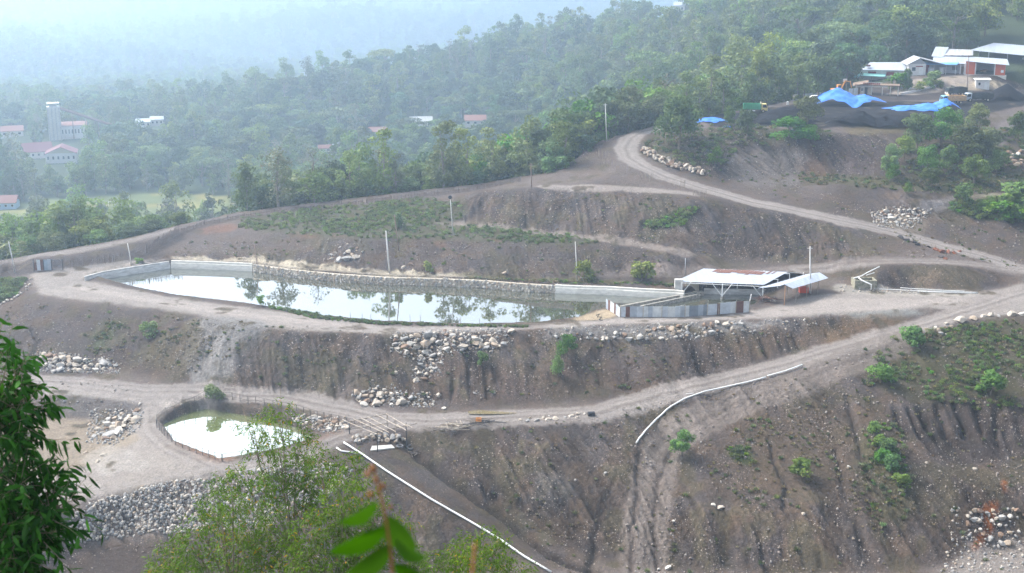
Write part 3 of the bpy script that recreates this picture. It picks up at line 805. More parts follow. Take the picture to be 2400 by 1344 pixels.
# ------------------------------------------------------------------ foliage
def leaf_mat(name, c1, c2, c3=None, var=.25, trans=.3, sat=(.75, 1.1)):
    m = bpy.data.materials.new(name); m.use_nodes = True
    nt = m.node_tree; N = nt.nodes; L = nt.links
    b = N['Principled BSDF']; b.inputs['Roughness'].default_value = .6; b.inputs['Specular IOR Level'].default_value = .12
    oi = N.new('ShaderNodeObjectInfo'); at = N.new('ShaderNodeAttribute'); at.attribute_name = 'tone'
    cr = N.new('ShaderNodeValToRGB'); e = cr.color_ramp.elements
    e[0].position = .1; e[0].color = (*c1, 1); e[1].position = .85; e[1].color = (*c2, 1)
    if c3: x = e.new(.97); x.color = (*c3, 1)
    L.new(at.outputs['Fac'], cr.inputs['Fac'])
    hs = N.new('ShaderNodeHueSaturation')
    h = N.new('ShaderNodeMapRange'); h.inputs['To Min'].default_value = .47 if var > .1 else .495; h.inputs['To Max'].default_value = .525 if var > .1 else .505
    s_ = N.new('ShaderNodeMapRange'); s_.inputs['To Min'].default_value = sat[0]; s_.inputs['To Max'].default_value = sat[1]
    v = N.new('ShaderNodeMapRange'); v.inputs['To Min'].default_value = 1 - var; v.inputs['To Max'].default_value = 1 + var * 1.6
    wnz = N.new('ShaderNodeTexWhiteNoise'); wnz.noise_dimensions = '1D'
    L.new(oi.outputs['Random'], wnz.inputs['W']); sp = N.new('ShaderNodeSeparateColor'); L.new(wnz.outputs['Color'], sp.inputs[0])
    L.new(sp.outputs[0], h.inputs['Value']); L.new(sp.outputs[1], s_.inputs['Value']); L.new(sp.outputs[2], v.inputs['Value'])
    L.new(h.outputs[0], hs.inputs['Hue']); L.new(s_.outputs[0], hs.inputs['Saturation']); L.new(v.outputs[0], hs.inputs['Value'])
    L.new(cr.outputs[0], hs.inputs['Color']); L.new(hs.outputs[0], b.inputs['Base Color'])
    tr = N.new('ShaderNodeBsdfTranslucent'); L.new(hs.outputs[0], tr.inputs['Color'])
    mx = N.new('ShaderNodeMixShader'); mx.inputs[0].default_value = trans
    L.new(b.outputs[0], mx.inputs[1]); L.new(tr.outputs[0], mx.inputs[2]); L.new(mx.outputs[0], N['Material Output'].inputs[0])
    return m
LF_FOREST = leaf_mat('forest_leaves', (.06, .10, .026), (.16, .22, .055), (.23, .25, .10), .35)
LF_BLUE = leaf_mat('dark_leaves', (.038, .075, .03), (.095, .155, .055), None, .3)
LF_LIGHT = leaf_mat('light_leaves', (.09, .14, .03), (.19, .26, .06), (.27, .27, .1), .25)
LF_BUSH = leaf_mat('bush_leaves', (.05, .12, .02), (.14, .28, .035), (.24, .33, .07), .15)
LF_PALE = leaf_mat('greyish_leaves', (.10, .12, .06), (.19, .2, .12), (.26, .22, .14), .25)
M_BARK = mat('bark', (.16, .13, .10), .9, noise=.4, nscale=2)
M_PALE = mat('pale_bark', (.24, .21, .18), .9, noise=.3, nscale=2)

def set_tone(me, per_face, seed):
    r = np.random.default_rng(seed)
    a = me.attributes.new('tone', 'FLOAT', 'FACE')
    a.data.foreach_set('value', per_face.astype(np.float32))
def crown_mesh(name, clumps, leaves, size, seed, m, droop=0.0, aspect=1.0, shell=.55):
    """clumps: list of (centre, radii); leaves: number of leaf sprays per clump"""
    r = np.random.default_rng(seed)
    Vs = []; tone = []
    for (c, rad) in clumps:
        n = int(leaves)
        d = r.standard_normal((n, 3)); d /= np.linalg.norm(d, axis=1)[:, None]
        d[:, 2] = np.abs(d[:, 2]) * np.where(r.random(n) < .75, 1, -1)
        k = shell + (1 - shell) * r.random(n) ** .6
        k *= 1 + .25 * (r.random(n) - .3)
        p = np.array(c) + d * np.array(rad) * k[:, None]
        nrm = d + .75 * r.standard_normal((n, 3)); nrm[:, 2] += .35; nrm /= np.linalg.norm(nrm, axis=1)[:, None]
        a = np.cross(nrm, r.standard_normal((n, 3))); a /= np.linalg.norm(a, axis=1)[:, None]
        a[:, 2] -= droop; a /= np.linalg.norm(a, axis=1)[:, None]
        b = np.cross(nrm, a)
        s = size * (.55 + .9 * r.random(n))[:, None]
        q = np.stack([p - a * s * aspect * .5, p + b * s * .36, p + a * s * aspect * .5, p - b * s * .36], 1)
        Vs.append(q.reshape(-1, 3)); tone.append(np.clip(r.random() * .45 + r.random(n) * .6, 0, 1))
    V = np.concatenate(Vs); n = len(V) // 4
    me = bpy.data.meshes.new(name)
    me.vertices.add(len(V)); me.vertices.foreach_set('co', V.astype(np.float32).ravel())
    me.loops.add(n * 4); me.loops.foreach_set('vertex_index', np.arange(n * 4, dtype=np.int32))
    me.polygons.add(n); me.polygons.foreach_set('loop_start', np.arange(0, n * 4, 4, dtype=np.int32)); me.polygons.foreach_set('loop_total', np.full(n, 4, np.int32))
    me.update()
    set_tone(me, np.concatenate(tone), seed)
    me.materials.append(m)
    return me
def trunk_mb(h, r0, limbs, seed, lean=.08):
    rr = random.Random(seed); b = MB()
    top = Vector((rr.uniform(-lean, lean) * h, rr.uniform(-lean, lean) * h, h))
    mid = top * .5 + Vector((rr.uniform(-.3, .3), rr.uniform(-.3, .3), 0))
    b.tube([(0, 0, -.8), mid * .5, mid, top * .8, top], [r0 * 1.2, r0, r0 * .8, r0 * .5, r0 * .2], 6)
    for c in limbs:
        s = rr.uniform(.35, .75); p = mid * (s * 2) if s < .5 else mid + (top - mid) * (s * 2 - 1)
        e = Vector(c); m_ = (p + e) / 2 + Vector((0, 0, -.06 * h))
        b.tube([p, m_, e], [r0 * .4, r0 * .26, r0 * .08], 5)
    return b
def clump_set(kind, seed):
    r = random.Random(seed); cl = []
    if kind == 'round':
        H, W = 9, 3.6
        for k in range(20):
            a = r.uniform(0, 6.28); q = r.uniform(0, 1) ** .6; z = r.uniform(.24, .92)
            w = W * math.sin(min(1, (1.08 - z) * 1.9) * 1.57) * q
            s = r.uniform(.9, 1.6); cl.append(((w * math.cos(a), w * math.sin(a), z * H), (s * 1.15, s * 1.15, s * .85)))
        cl.append(((0, 0, H * .72), (2.1, 2.1, 1.9)))
    elif kind == 'tall':
        H, W = 13, 2.9
        for k in range(28):
            a = r.uniform(0, 6.28); q = r.uniform(0, 1) ** .6; z = r.uniform(.16, .97)
            w = W * (1.15 - .75 * abs(z - .55) / .5) * q
            s = r.uniform(.8, 1.45); cl.append(((w * math.cos(a), w * math.sin(a), z * H), (s, s, s * .95)))
    elif kind == 'wide':
        H, W = 10, 5.6
        for k in range(20):
            a = r.uniform(0, 6.28); q = r.uniform(.1, 1) ** .6; z = .92 - .16 * q + r.uniform(-.1, .05)
            s = r.uniform(1.0, 1.9); cl.append(((W * q * math.cos(a), W * q * math.sin(a), z * H), (s * 1.3, s * 1.3, s * .45)))
    elif kind == 'bush':
        H, W = 2.4, 1.25
        for k in range(12):
            a = r.uniform(0, 6.28); q = r.uniform(0, 1) ** .5; z = r.uniform(.2, .85)
            w = W * q * (1.1 - .6 * z); s = r.uniform(.35, .6)
            cl.append(((w * math.cos(a), w * math.sin(a), z * H), (s * 1.1, s * 1.1, s)))
    return cl
TREE = {}
def tree_kind(key, kind, leaves, size, m, bark, n=3, tr=.22):
    TREE[key] = []
    for k in range(n):
        sd_ = hash_seed(key) + k * 13
        cl = clump_set(kind, sd_)
        me = crown_mesh(key + '_crown', cl, leaves, size, sd_, m, aspect=1.15)
        h = max(c[0][2] for c in cl)
        tb = trunk_mb(h * .9, tr, [c[0] for c in cl[::3]], sd_)
        tm = bpy.data.meshes.new('trunk'); tm.from_pydata(tb.v, [], tb.f); tm.materials.append(bark); tm.shade_smooth()
        TREE[key].append((me, tm, h))
def hash_seed(s): return sum(ord(c) * (i + 3) for i, c in enumerate(s)) % 9973
tree_kind('round', 'round', 100, .48, LF_FOREST, M_BARK, 4)
tree_kind('dark', 'round', 105, .48, LF_BLUE, M_BARK, 3)
tree_kind('tall', 'tall', 80, .45, LF_FOREST, M_PALE, 4, .2)
tree_kind('light', 'tall', 72, .45, LF_LIGHT, M_PALE, 3, .2)
tree_kind('wide', 'wide', 90, .5, LF_FOREST, M_PALE, 2, .28)
tree_kind('pale', 'tall', 34, .4, LF_PALE, M_PALE, 2, .22)
tree_kind('bush', 'bush', 75, .26, LF_BUSH, M_BARK, 3, .06)
tree_kind('dbush', 'bush', 75, .28, LF_LIGHT, M_BARK, 2, .06)
tree_kind('nround', 'round', 150, .42, LF_BUSH, M_BARK, 3)
tree_kind('ndark', 'round', 150, .42, LF_FOREST, M_BARK, 2)
# palm
def palm_mesh(seed, H=9, fr=3.2, n=15, m=LF_FOREST):
    r = random.Random(seed); V = []; F = []; tone = []
    for k in range(n):
        a = k / n * 6.283 + r.uniform(-.2, .2); el = r.uniform(.1, 1.1)
        pts = []
        for j in range(6):
            t = j / 5
            rad = fr * t * (1 - .18 * t); z = H + fr * (math.sin(el) * t - (.75 + .5 * (1 - el)) * t * t * .8)
            pts.append(Vector((rad * math.cos(a), rad * math.sin(a), z)))
        side = Vector((-math.sin(a), math.cos(a), 0))
        for j in range(5):
            w0 = .55 * math.sin(math.pi * (j + .6) / 6.2); w1 = .55 * math.sin(math.pi * (j + 1.6) / 6.2)
            for sg in (-1, 1):
                o = len(V)
                V += [pts[j], pts[j + 1], pts[j + 1] + side * sg * w1 * 1.3 + Vector((0, 0, -.35 * w1)), pts[j] + side * sg * w0 * 1.3 + Vector((0, 0, -.35 * w0))]
                F.append((o, o + 1, o + 2, o + 3)); tone.append(r.random() * .8)
    me = bpy.data.meshes.new('palm_crown'); me.from_pydata([tuple(v) for v in V], [], F); set_tone(me, np.array(tone), seed); me.materials.append(m)
    return me
_pt = MB().tube([(0, 0, -.8), (.15, 0, 3), (.1, .1, 6), (0, 0, 9)], [.24, .19, .16, .14], 7)
_ptm = bpy.data.meshes.new('trunk'); _ptm.from_pydata(_pt.v, [], _pt.f); _ptm.materials.append(M_PALE)
TREE['palm'] = [(palm_mesh(5), _ptm, 9), (palm_mesh(8, 9, 2.7, 13), _ptm, 9)]
# leafless pale tree
def bare(seed):
    r = random.Random(seed); b = MB()
    b.tube([(0, 0, -.8), (.1, 0, 4), (0, .1, 9), (0, 0, 12)], [.22, .17, .1, .03], 6)
    for k in range(26):
        z = r.uniform(3.5, 11.5); a = r.uniform(0, 6.28); l = r.uniform(1.2, 3) * (1.15 - z / 16)
        e = Vector((l * math.cos(a), l * math.sin(a), z + l * .7)); b.tube([(0, 0, z), e * .5 + Vector((0, 0, z * .5 - .1)), e], [.06, .045, .02], 4)
        for q in range(3):
            f = e + Vector((r.uniform(-.7, .7), r.uniform(-.7, .7), r.uniform(.2, .9))); b.tube([Vector((0, 0, z)).lerp(e, .6), f], [.03, .012], 3)
    me = bpy.data.meshes.new('branches'); me.from_pydata(b.v, [], b.f); me.materials.append(M_PALE); return me
TREE['bare'] = [(crown_mesh('thin_crown', clump_set('tall', 77), 5, .4, 3, LF_PALE), bare(4), 12)]

TNAME = {'round': ('forest_tree', 'tree'), 'dark': ('dark_tree', 'tree'), 'tall': ('tall_tree', 'tree'), 'light': ('light_green_tree', 'tree'), 'wide': ('spreading_tree', 'tree'),
         'pale': ('pale_tree', 'tree'), 'bush': ('bush', 'bush'), 'dbush': ('bush', 'bush'), 'nround': ('leafy_tree', 'tree'), 'ndark': ('leafy_tree', 'tree'), 'palm': ('palm_tree', 'palm'), 'bare': ('bare_tree', 'tree')}
def plant(key, loc, sc=1, rz=None, label='', group=None, sx=1.0):
    cm, tm, h = TREE[key][rnd.randrange(len(TREE[key]))]
    nm, cat = TNAME[key]
    t = thing(nm, label, cat, loc, rnd.uniform(0, 6.28) if rz is None else rz, group)
    t.scale = (sc * sx, sc * sx, sc)
    o = bpy.data.objects.new('crown', cm); COL.objects.link(o); o.parent = t
    o = bpy.data.objects.new('trunk' if cat != 'bush' else 'stem', tm); COL.objects.link(o); o.parent = t
    return t
# ------------------------------------------------------------------ forest
def in_poly1(x, y, poly):
    c = False
    for k in range(len(poly)):
        x1, y1 = poly[k][:2]; x2, y2 = poly[(k + 1) % len(poly)][:2]
        if (y1 > y) != (y2 > y) and x < (x2 - x1) * (y - y1) / (y2 - y1) + x1: c = not c
    return c
def to_px(p):
    d = Vector(p) - cam.location
    f = d.y * CP - d.z * SP; u = d.y * SP + d.z * CP
    return 1200 + FPX * d.x / f, 672 - FPX * u / f
CLEAR = []      # (picture polygon, height): open ground around the far houses and the pitch
def clear_poly(pts, z): CLEAR.append([Zp(x, y, z)[:2] for x, y in pts])
CLEAR.append(FIELD)
def seen(x, y, z, h):
    """is the top of a tree in the picture and not behind the land"""
    p = (x, y, z + h)
    u, v = to_px(p)
    if not (-620 < u < 3020 and -60 < v < 1400): return False
    n = 40
    t = np.linspace(.3, .985, n)
    xs = x * t; ys = y * t; zs = CAM_Z + (p[2] - CAM_Z) * t
    return bool(np.all(Hf(xs, ys) < zs))
KEEP = [(104,343,182,384),(58,338,124,372),(0,298,56,322),(112,240,208,328),(316,276,388,300),(200,316,250,330),(-20,458,40,492),(1086,276,1142,288),(958,276,1014,291),(866,304,910,314),(744,342,802,354),(1530,10,1606,34),(2010,100,2420,190),(40,440,545,498)]
def hides(x, y, z, h, w=3.5):
    b = to_px((x, y, z)); t = to_px((x, y, z + h)); s = FPX / math.hypot(x, y) * w
    for x0, y0, x1, y1 in KEEP:
        if b[0] + s > x0 and b[0] - s < x1 and b[1] > y1 - 10 and t[1] < y1 - 3 and b[1] < y1 + 160: return True
    return False
def spots(step, r0, r1, jit, seed, inside, az0=-24.5, az1=24.5):
    r = random.Random(seed); out = []
    y = r0 * .85
    while y < r1:
        x = -r1 * .56
        while x < r1 * .56:
            xx = x + r.uniform(-jit, jit) * step; yy = y + r.uniform(-jit, jit) * step
            rr_ = math.hypot(xx, yy)
            if r0 < rr_ < r1 and abs(math.degrees(math.atan2(xx, yy))) < 31 and inside(xx, yy):
                out.append((xx, yy))
            x += step
        y += step * .9
    return out
EDGE_IN = outp
def wooded(x, y):
    if not in_poly1(x, y, EDGE_IN): return False
    return not any(in_poly1(x, y, c) for c in CLEAR)
# clearings: picture regions at valley level
clear_poly([(75,375),(115,385),(180,388),(200,380),(190,368),(60,365)], -47)
clear_poly([(115,325),(210,330),(215,315),(120,310)], -47)
clear_poly([(735,362),(810,362),(830,345),(745,345)], -42)
clear_poly([(0,500),(60,500),(80,480),(0,470)], -45)
clear_poly([(1080,297),(1140,297),(1140,288),(1080,288)], -34)
clear_poly([(920,298),(1010,298),(1010,289),(920,289)], -36)
clear_poly([(350,430),(470,440),(470,430),(350,418)], -45)
CLEAR.append([Q(1985, 370, 0)[:2], Q(1985, 428, 0)[:2], Q(2250, 460, 0)[:2], Q(2300, 500, 0)[:2], Q(2700, 520, 0)[:2], Q(2700, 370, 0)[:2]])
pts = []
for x, y in spots(7.4, 305, 470, .42, 3, wooded): pts.append((x, y, 0))
for x, y in spots(9.6, 470, 1250, .42, 4, wooded): pts.append((x, y, 1))
vis = []
for x, y, b_ in pts:
    z = gz(x, y)
    if seen(x, y, z, 11) and not hides(x, y, z, 12): vis.append((math.hypot(x, y), x, y, z))
vis.sort(key=lambda q: q[0] + (0 if -20 < to_px(q[1:])[0] < 2420 else 9000))
def pick(x, y, seed=0):
    q = float(fbm(np.array(x * .014), np.array(y * .014), 91)); s = rnd.random()
    if q > .56: keys = ['light', 'light', 'tall', 'round', 'pale']
    elif q < .44: keys = ['dark', 'dark', 'round', 'dark', 'round', 'wide'] if s < .97 else ['palm']
    else: keys = ['round', 'tall', 'round', 'light', 'light', 'dark', 'round', 'pale']
    k = keys[int(rnd.random() * len(keys))]
    if k == 'pale' and rnd.random() < .5: k = 'bare' if rnd.random() < .25 else 'round'
    return k
LBL = {'round': 'rounded green tree standing in the hazy forest beyond the fence', 'dark': 'dark green tree standing in the hazy forest beyond the fence',
       'tall': 'tall narrow green tree in the hazy forest beyond the fence', 'light': 'yellowish green tree in the hazy forest beyond the fence',
       'wide': 'flat topped spreading tree in the forest beyond the fence', 'pale': 'thin greyish tree in the forest beyond the fence',
       'palm': 'palm tree in the forest beyond the fence', 'bare': 'leafless pale tree in the forest beyond the fence'}
# belt of trees right behind the boundary
belt = []
for row, (off, hmul) in enumerate(((5, .8), (11, .95), (18, 1.05), (27, 1.1))):
    B_ = dense(BND, 5.2)
    for p in B_:
        r_ = math.hypot(p[0], p[1]); k = (r_ + off) / r_
        x = p[0] * k + rnd.uniform(-2, 2); y = p[1] * k + rnd.uniform(-1.5, 1.5)
        u = to_px(p)[0]
        if u < -30: continue
        tgt = np.interp(u, [0, 300, 560, 800, 1000, 1150, 1280, 1400, 1560], [4.2, 3.8, 3.5, 6.5, 4.5, 5.5, 10.5, 10.5, 7]) * hmul * rnd.uniform(.55, 1.15)
        z = gz(x, y); h = (p[2] + tgt - z) * .88
        if off == 5: h = min(h, 6 + rnd.uniform(-2, 2))
        if h < 2.5 or hides(x, y, z, h, 2): continue
        belt.append((x, y, z, h, u))
LB2 = {'nround': 'bright green leafy tree at the forest edge against the perimeter ledge', 'ndark': 'deep green leafy tree at the forest edge against the perimeter ledge', 'light': 'yellowish tall tree at the forest edge against the perimeter ledge', 'tall': 'tall green tree at the forest edge against the perimeter ledge', 'dark': 'dark rounded tree at the forest edge against the perimeter ledge'}
for x, y, z, h, u in belt:
    k = rnd.choice(['ndark', 'ndark', 'nround', 'light', 'tall', 'dark'] if u > 560 else ['ndark', 'light', 'ndark', 'light', 'nround', 'tall'])
    hh = TREE[k][0][2]; sc = h / hh
    plant(k, (x, y, z - .3), sc, None, LB2[k], k + ' trees at the forest edge', sx=min(1.8, max(1.0, 1.1 / sc ** .4)))
print('BELT', len(belt))
NIND = max(20, 262 - len(belt) - 62)
for r_, x, y, z in vis[:NIND]:
    k = pick(x, y)
    sc = rnd.uniform(.85, 1.35)
    plant(k, (x, y, z - .3), sc, None, LBL[k], k + ' trees of the forest beyond the fence', sx=rnd.uniform(.9, 1.25))

# the rest of the forest, one mass
def variants_collection(name, keys, leaves_mul=1):
    c = bpy.data.collections.new(name)
    lst = []
    for k in keys:
        for cm, tm, h in TREE[k]:
            bm = bmesh.new(); bm.from_mesh(cm)
            me = cm.copy()
            nv = len(me.vertices)
            # joined crown and trunk
            j = bpy.data.meshes.new('tree_shape')
            v1 = np.empty(nv * 3); me.vertices.foreach_get('co', v1)
            f1 = [tuple(p.vertices) for p in me.polygons]
            v2 = [tuple(v.co) for v in tm.vertices]; f2 = [tuple(i + nv for i in p.vertices) for p in tm.polygons]
            j.from_pydata([tuple(q) for q in v1.reshape(-1, 3)] + v2, [], f1 + f2)
            tn = np.zeros(len(f1) + len(f2)); t0 = np.empty(len(f1)); cm.attributes['tone'].data.foreach_get('value', t0); tn[:len(f1)] = t0
            a = j.attributes.new('tone', 'FLOAT', 'FACE'); a.data.foreach_set('value', tn.astype(np.float32))
            j.materials.append(cm.materials[0]); j.materials.append(tm.materials[0])
            j.polygons.foreach_set('material_index', [0] * len(f1) + [1] * len(f2))
            o = bpy.data.objects.new('tree_shape', j); c.objects.link(o); lst.append(k)
            bm.free()
    return c, lst
def scatter_object(name, P, scl, rot, idxs, coll, label=None, cat=None):
    me = bpy.data.meshes.new(name)
    n = len(P)
    me.vertices.add(n); me.vertices.foreach_set('co', np.array(P, np.float32).ravel())
    for nm, arr, ty in (('sc', scl, 'FLOAT'), ('rz', rot, 'FLOAT'), ('vi', idxs, 'INT')):
        a = me.attributes.new(nm, ty, 'POINT'); a.data.foreach_set('value', np.array(arr, np.float32 if ty == 'FLOAT' else np.int32))
    o = bpy.data.objects.new(name, me); COL.objects.link(o)
    ng = bpy.data.node_groups.new(name + '_scatter', 'GeometryNodeTree')
    ng.interface.new_socket('Geometry', in_out='INPUT', socket_type='NodeSocketGeometry')
    ng.interface.new_socket('Geometry', in_out='OUTPUT', socket_type='NodeSocketGeometry')
    N = ng.nodes; L = ng.links
    gi = N.new('NodeGroupInput'); go = N.new('NodeGroupOutput')
    ci = N.new('GeometryNodeCollectionInfo'); ci.inputs['Collection'].default_value = coll; ci.inputs['Separate Children'].default_value = True; ci.inputs['Reset Children'].default_value = True
    ip = N.new('GeometryNodeInstanceOnPoints'); ip.inputs['Pick Instance'].default_value = True
    def attr(nm, ty):
        a = N.new('GeometryNodeInputNamedAttribute'); a.data_type = ty; a.inputs['Name'].default_value = nm; return a.outputs['Attribute']
    cx = N.new('ShaderNodeCombineXYZ'); L.new(attr('rz', 'FLOAT'), cx.inputs['Z'])
    L.new(gi.outputs[0], ip.inputs['Points']); L.new(ci.outputs[0], ip.inputs['Instance'])
    L.new(attr('vi', 'INT'), ip.inputs['Instance Index']); L.new(cx.outputs[0], ip.inputs['Rotation']); L.new(attr('sc', 'FLOAT'), ip.inputs['Scale'])
    L.new(ip.outputs[0], go.inputs[0])
    md = o.modifiers.new('scatter', 'NODES'); md.node_group = ng
    o['kind'] = 'stuff'
    if label: o['label'] = label; o['category'] = cat
    return o
FC, FK = variants_collection('forest_shapes', ['round', 'dark', 'tall', 'light', 'wide', 'pale', 'palm', 'bare'])
first = {k: FK.index(k) for k in set(FK)}
# collection children are listed by name: keep the order by renaming
for i, o in enumerate(FC.objects): o.name = 'tree_shape_%03d' % i
def vidx(k): return first[k] + rnd.randrange(FK.count(k))
rest = vis[NIND:]
scatter_object('forest', [(x, y, z - .4) for _, x, y, z in rest], [rnd.uniform(.75, 1.0) * rnd.choice((.8, 1, 1.2, 1.6, 2.0)) for _ in rest], [rnd.uniform(0, 6.28) for _ in rest], [vidx(pick(x, y)) for _, x, y, z in rest], FC,
               'dense hazy forest covering the valley and hillside beyond the fence', 'forest')
# far woods
far = []; fsc = []
for st, ra, rb, s0, s1 in ((15, 1250, 2000, 1.5, 2.4), (24, 2000, 3300, 2.2, 3.4), (38, 3300, 5600, 3.4, 5.2)):
    for x, y in spots(st, ra, rb, .45, 6 + st, lambda a, b: True):
        z = gz(x, y); u, v = to_px((x, y, z + 12))
        if -620 < u < 3020 and -50 < v < 700: far.append((x, y, z)); fsc.append(rnd.uniform(s0, s1))
scatter_object('far_woods', [(x, y, z) for x, y, z in far], fsc, [rnd.uniform(0, 6.28) for _ in far], [vidx(pick(x, y)) for x, y, z in far], FC,
               'pale blue wooded hills fading into haze across the valley', 'forest')
print('FOREST', len(vis), len(far))
# ------------------------------------------------------------------ water
def water_mat(name, murk, refl, tint=(1, 1, 1)):
    m = bpy.data.materials.new(name); m.use_nodes = True
    nt = m.node_tree; N = nt.nodes; L = nt.links
    b = N['Principled BSDF']; b.inputs['Base Color'].default_value = (*murk, 1); b.inputs['Roughness'].default_value = .03
    b.inputs['IOR'].default_value = 1.333
    gl = N.new('ShaderNodeBsdfGlossy'); gl.inputs['Roughness'].default_value = .02; gl.inputs['Color'].default_value = (*tint, 1)
    mx = N.new('ShaderNodeMixShader'); mx.inputs[0].default_value = refl
    L.new(b.outputs[0], mx.inputs[1]); L.new(gl.outputs[0], mx.inputs[2]); L.new(mx.outputs[0], N['Material Output'].inputs[0])
    n = N.new('ShaderNodeTexNoise'); n.inputs['Scale'].default_value = .9; n.inputs['Detail'].default_value = 3
    tc = N.new('ShaderNodeTexCoord'); mp = N.new('ShaderNodeMapping'); mp.inputs['Scale'].default_value = (1, .35, 1)
    L.new(tc.outputs['Object'], mp.inputs[0]); L.new(mp.outputs[0], n.inputs[0])
    bp = N.new('ShaderNodeBump'); bp.inputs['Strength'].default_value = .06; bp.inputs['Distance'].default_value = .05
    L.new(n.outputs['Fac'], bp.inputs['Height']); L.new(bp.outputs[0], b.inputs['Normal']); L.new(bp.outputs[0], gl.inputs['Normal'])
    return m
def water(name, poly, z, m, grow):
    cx = sum(p[0] for p in poly) / len(poly); cy_ = sum(p[1] for p in poly) / len(poly)
    P = []
    n = len(poly)
    for k, p in enumerate(poly):        # push the outline a little under the banks
        a = Vector(poly[k - 1][:2]); c = Vector(poly[(k + 1) % n][:2]); t = (c - a).normalized()
        P.append((p[0] + t.y * grow, p[1] - t.x * grow, z))
    me = bpy.data.meshes.new(name); me.from_pydata(P, [], [tuple(range(n))]); me.materials.append(m)
    o = bpy.data.objects.new(name, me); COL.objects.link(o); o['kind'] = 'structure'; return o
def orient(poly):
    a = sum(poly[k][0] * poly[(k + 1) % len(poly)][1] - poly[(k + 1) % len(poly)][0] * poly[k][1] for k in range(len(poly)))
    return poly if a > 0 else poly[::-1]
water('water', orient(POND), 0.0, water_mat('pond_water', (.06, .062, .04), .40, (.96, .97, .98)), 1.3)
water('water', orient(POND2), SP_Z, water_mat('green_pond_water', (.17, .2, .07), .58, (1, 1, 1)), 1.0)
pp = T(1170, 966); 
pud = [T(x, y) for x, y in [(1095,966),(1130,960),(1200,957),(1228,963),(1205,971),(1140,974),(1100,973)]]
zp = sum(p.z for p in pud) / len(pud) + .03
water('water', orient([(p.x, p.y, zp) for p in pud]), zp, water_mat('muddy_puddle_water', (.20, .165, .09), .25), 0)

# ------------------------------------------------------------------ walls round the large pond
M_CONC = mat_two('stained_concrete', (.60, .59, .56), (.36, .35, .33), 1.2, .38, .62, .9, stretch=(.5, .5, 2))
M_CONCL = mat_two('pale_concrete', (.68, .65, .58), (.48, .46, .41), 1.4, .4, .65, .9, stretch=(.5, .5, 1.5))
M_STONE = [mat_two('boulder_stone_%s' % n, a, b, 2.2, .35, .65, .9) for n, a, b in (('cream', (.46, .40, .33), (.30, .26, .21)), ('grey', (.34, .33, .31), (.21, .20, .19)), ('tan', (.39, .31, .235), (.25, .2, .15)), ('white', (.54, .50, .44), (.36, .33, .29)), ('rust', (.27, .18, .12), (.17, .12, .09)))]
def rock_mesh(name, seed, m, flat=.75, rough=.28):
    bm = bmesh.new(); bmesh.ops.create_icosphere(bm, subdivisions=3, radius=1)
    r = random.Random(seed)
    planes = [(Vector((r.gauss(0, 1), r.gauss(0, 1), r.gauss(0, .8))).normalized(), r.uniform(.42, .8)) for _ in range(11)]
    sx, sy, sz = r.uniform(.8, 1.25), r.uniform(.7, 1.1), flat * r.uniform(.75, 1.1)
    for v in bm.verts:
        p = v.co.copy()
        for nrm, d in planes:
            e = p.dot(nrm) - d
            if e > 0: p -= nrm * e * .98
        p += Vector((r.uniform(-1, 1), r.uniform(-1, 1), r.uniform(-1, 1))) * .02
        v.co = Vector((p.x * sx, p.y * sy, p.z * sz))
    me = bpy.data.meshes.new(name); bm.to_mesh(me); bm.free(); me.materials.append(m)
    return me
ROCKS = [rock_mesh('boulder', 100 + k, M_STONE[(0, 1, 0, 2, 3, 0, 1, 4, 2, 3)[k % 10]]) for k in range(20)]
def wall_along(name, label, pts, z0, z1, th, m, out, cat='wall', batter=.35, ledge=None):
    """a wall with its foot on pts and its top set back by batter, thickness th away from the water"""
    b = MB(); n = len(pts)
    P = [Vector(p[:2]) for p in pts]
    O = []
    for k in range(n):
        t = (P[min(k + 1, n - 1)] - P[max(k - 1, 0)]).normalized(); O.append(Vector((-t.y, t.x)) * out)
    prof = [(0, z0), (batter * .55, (z0 * .4 + z1 * .6)), (batter * .8, z1 - .55), (batter * .8 + .0, z1 - .5), (batter + .15, z1 - .42), (batter + .2, z1), (batter + th, z1), (batter + th, z0)] if ledge else [(0, z0), (batter, z1), (batter + th, z1), (batter + th, z0)]
    m_ = len(prof)
    V = []
    for k in range(n):
        for d, z in prof: q = P[k] + O[k] * d; V.append((q.x, q.y, z))
    Fc = [(k * m_ + j, k * m_ + (j + 1) % m_, (k + 1) * m_ + (j + 1) % m_, (k + 1) * m_ + j) for k in range(n - 1) for j in range(m_)]
    Fc += [tuple(range(m_)), tuple(range((n - 1) * m_, n * m_))[::-1]]
    b.add(V, Fc)
    o = b.build(name, m); tag(o, label, cat); return o
Wf = [Zp(x, y, 0) for x, y in W_FAR]
left_pt = Zp(205, 664, 0.2)
wall_along('concrete_wall', 'grey concrete retaining wall along the far left end of the large pond', [left_pt] + Wf[0:3], -1.0, 1.55, .5, M_CONC, 1, ledge=1)
wall_along('concrete_wall', 'pale concrete wall at the far corner of the large pond, left of the rubble wall', Wf[2:5], -1.0, 1.65, .6, M_CONCL, 1, ledge=1)
wall_along('concrete_wall', 'pale stepped concrete wall on the far side of the pond leading to the shed', Wf[11:16] + [Zp(1600, 703, 0)], -1.0, 1.6, .7, M_CONCL, 1, ledge=1)
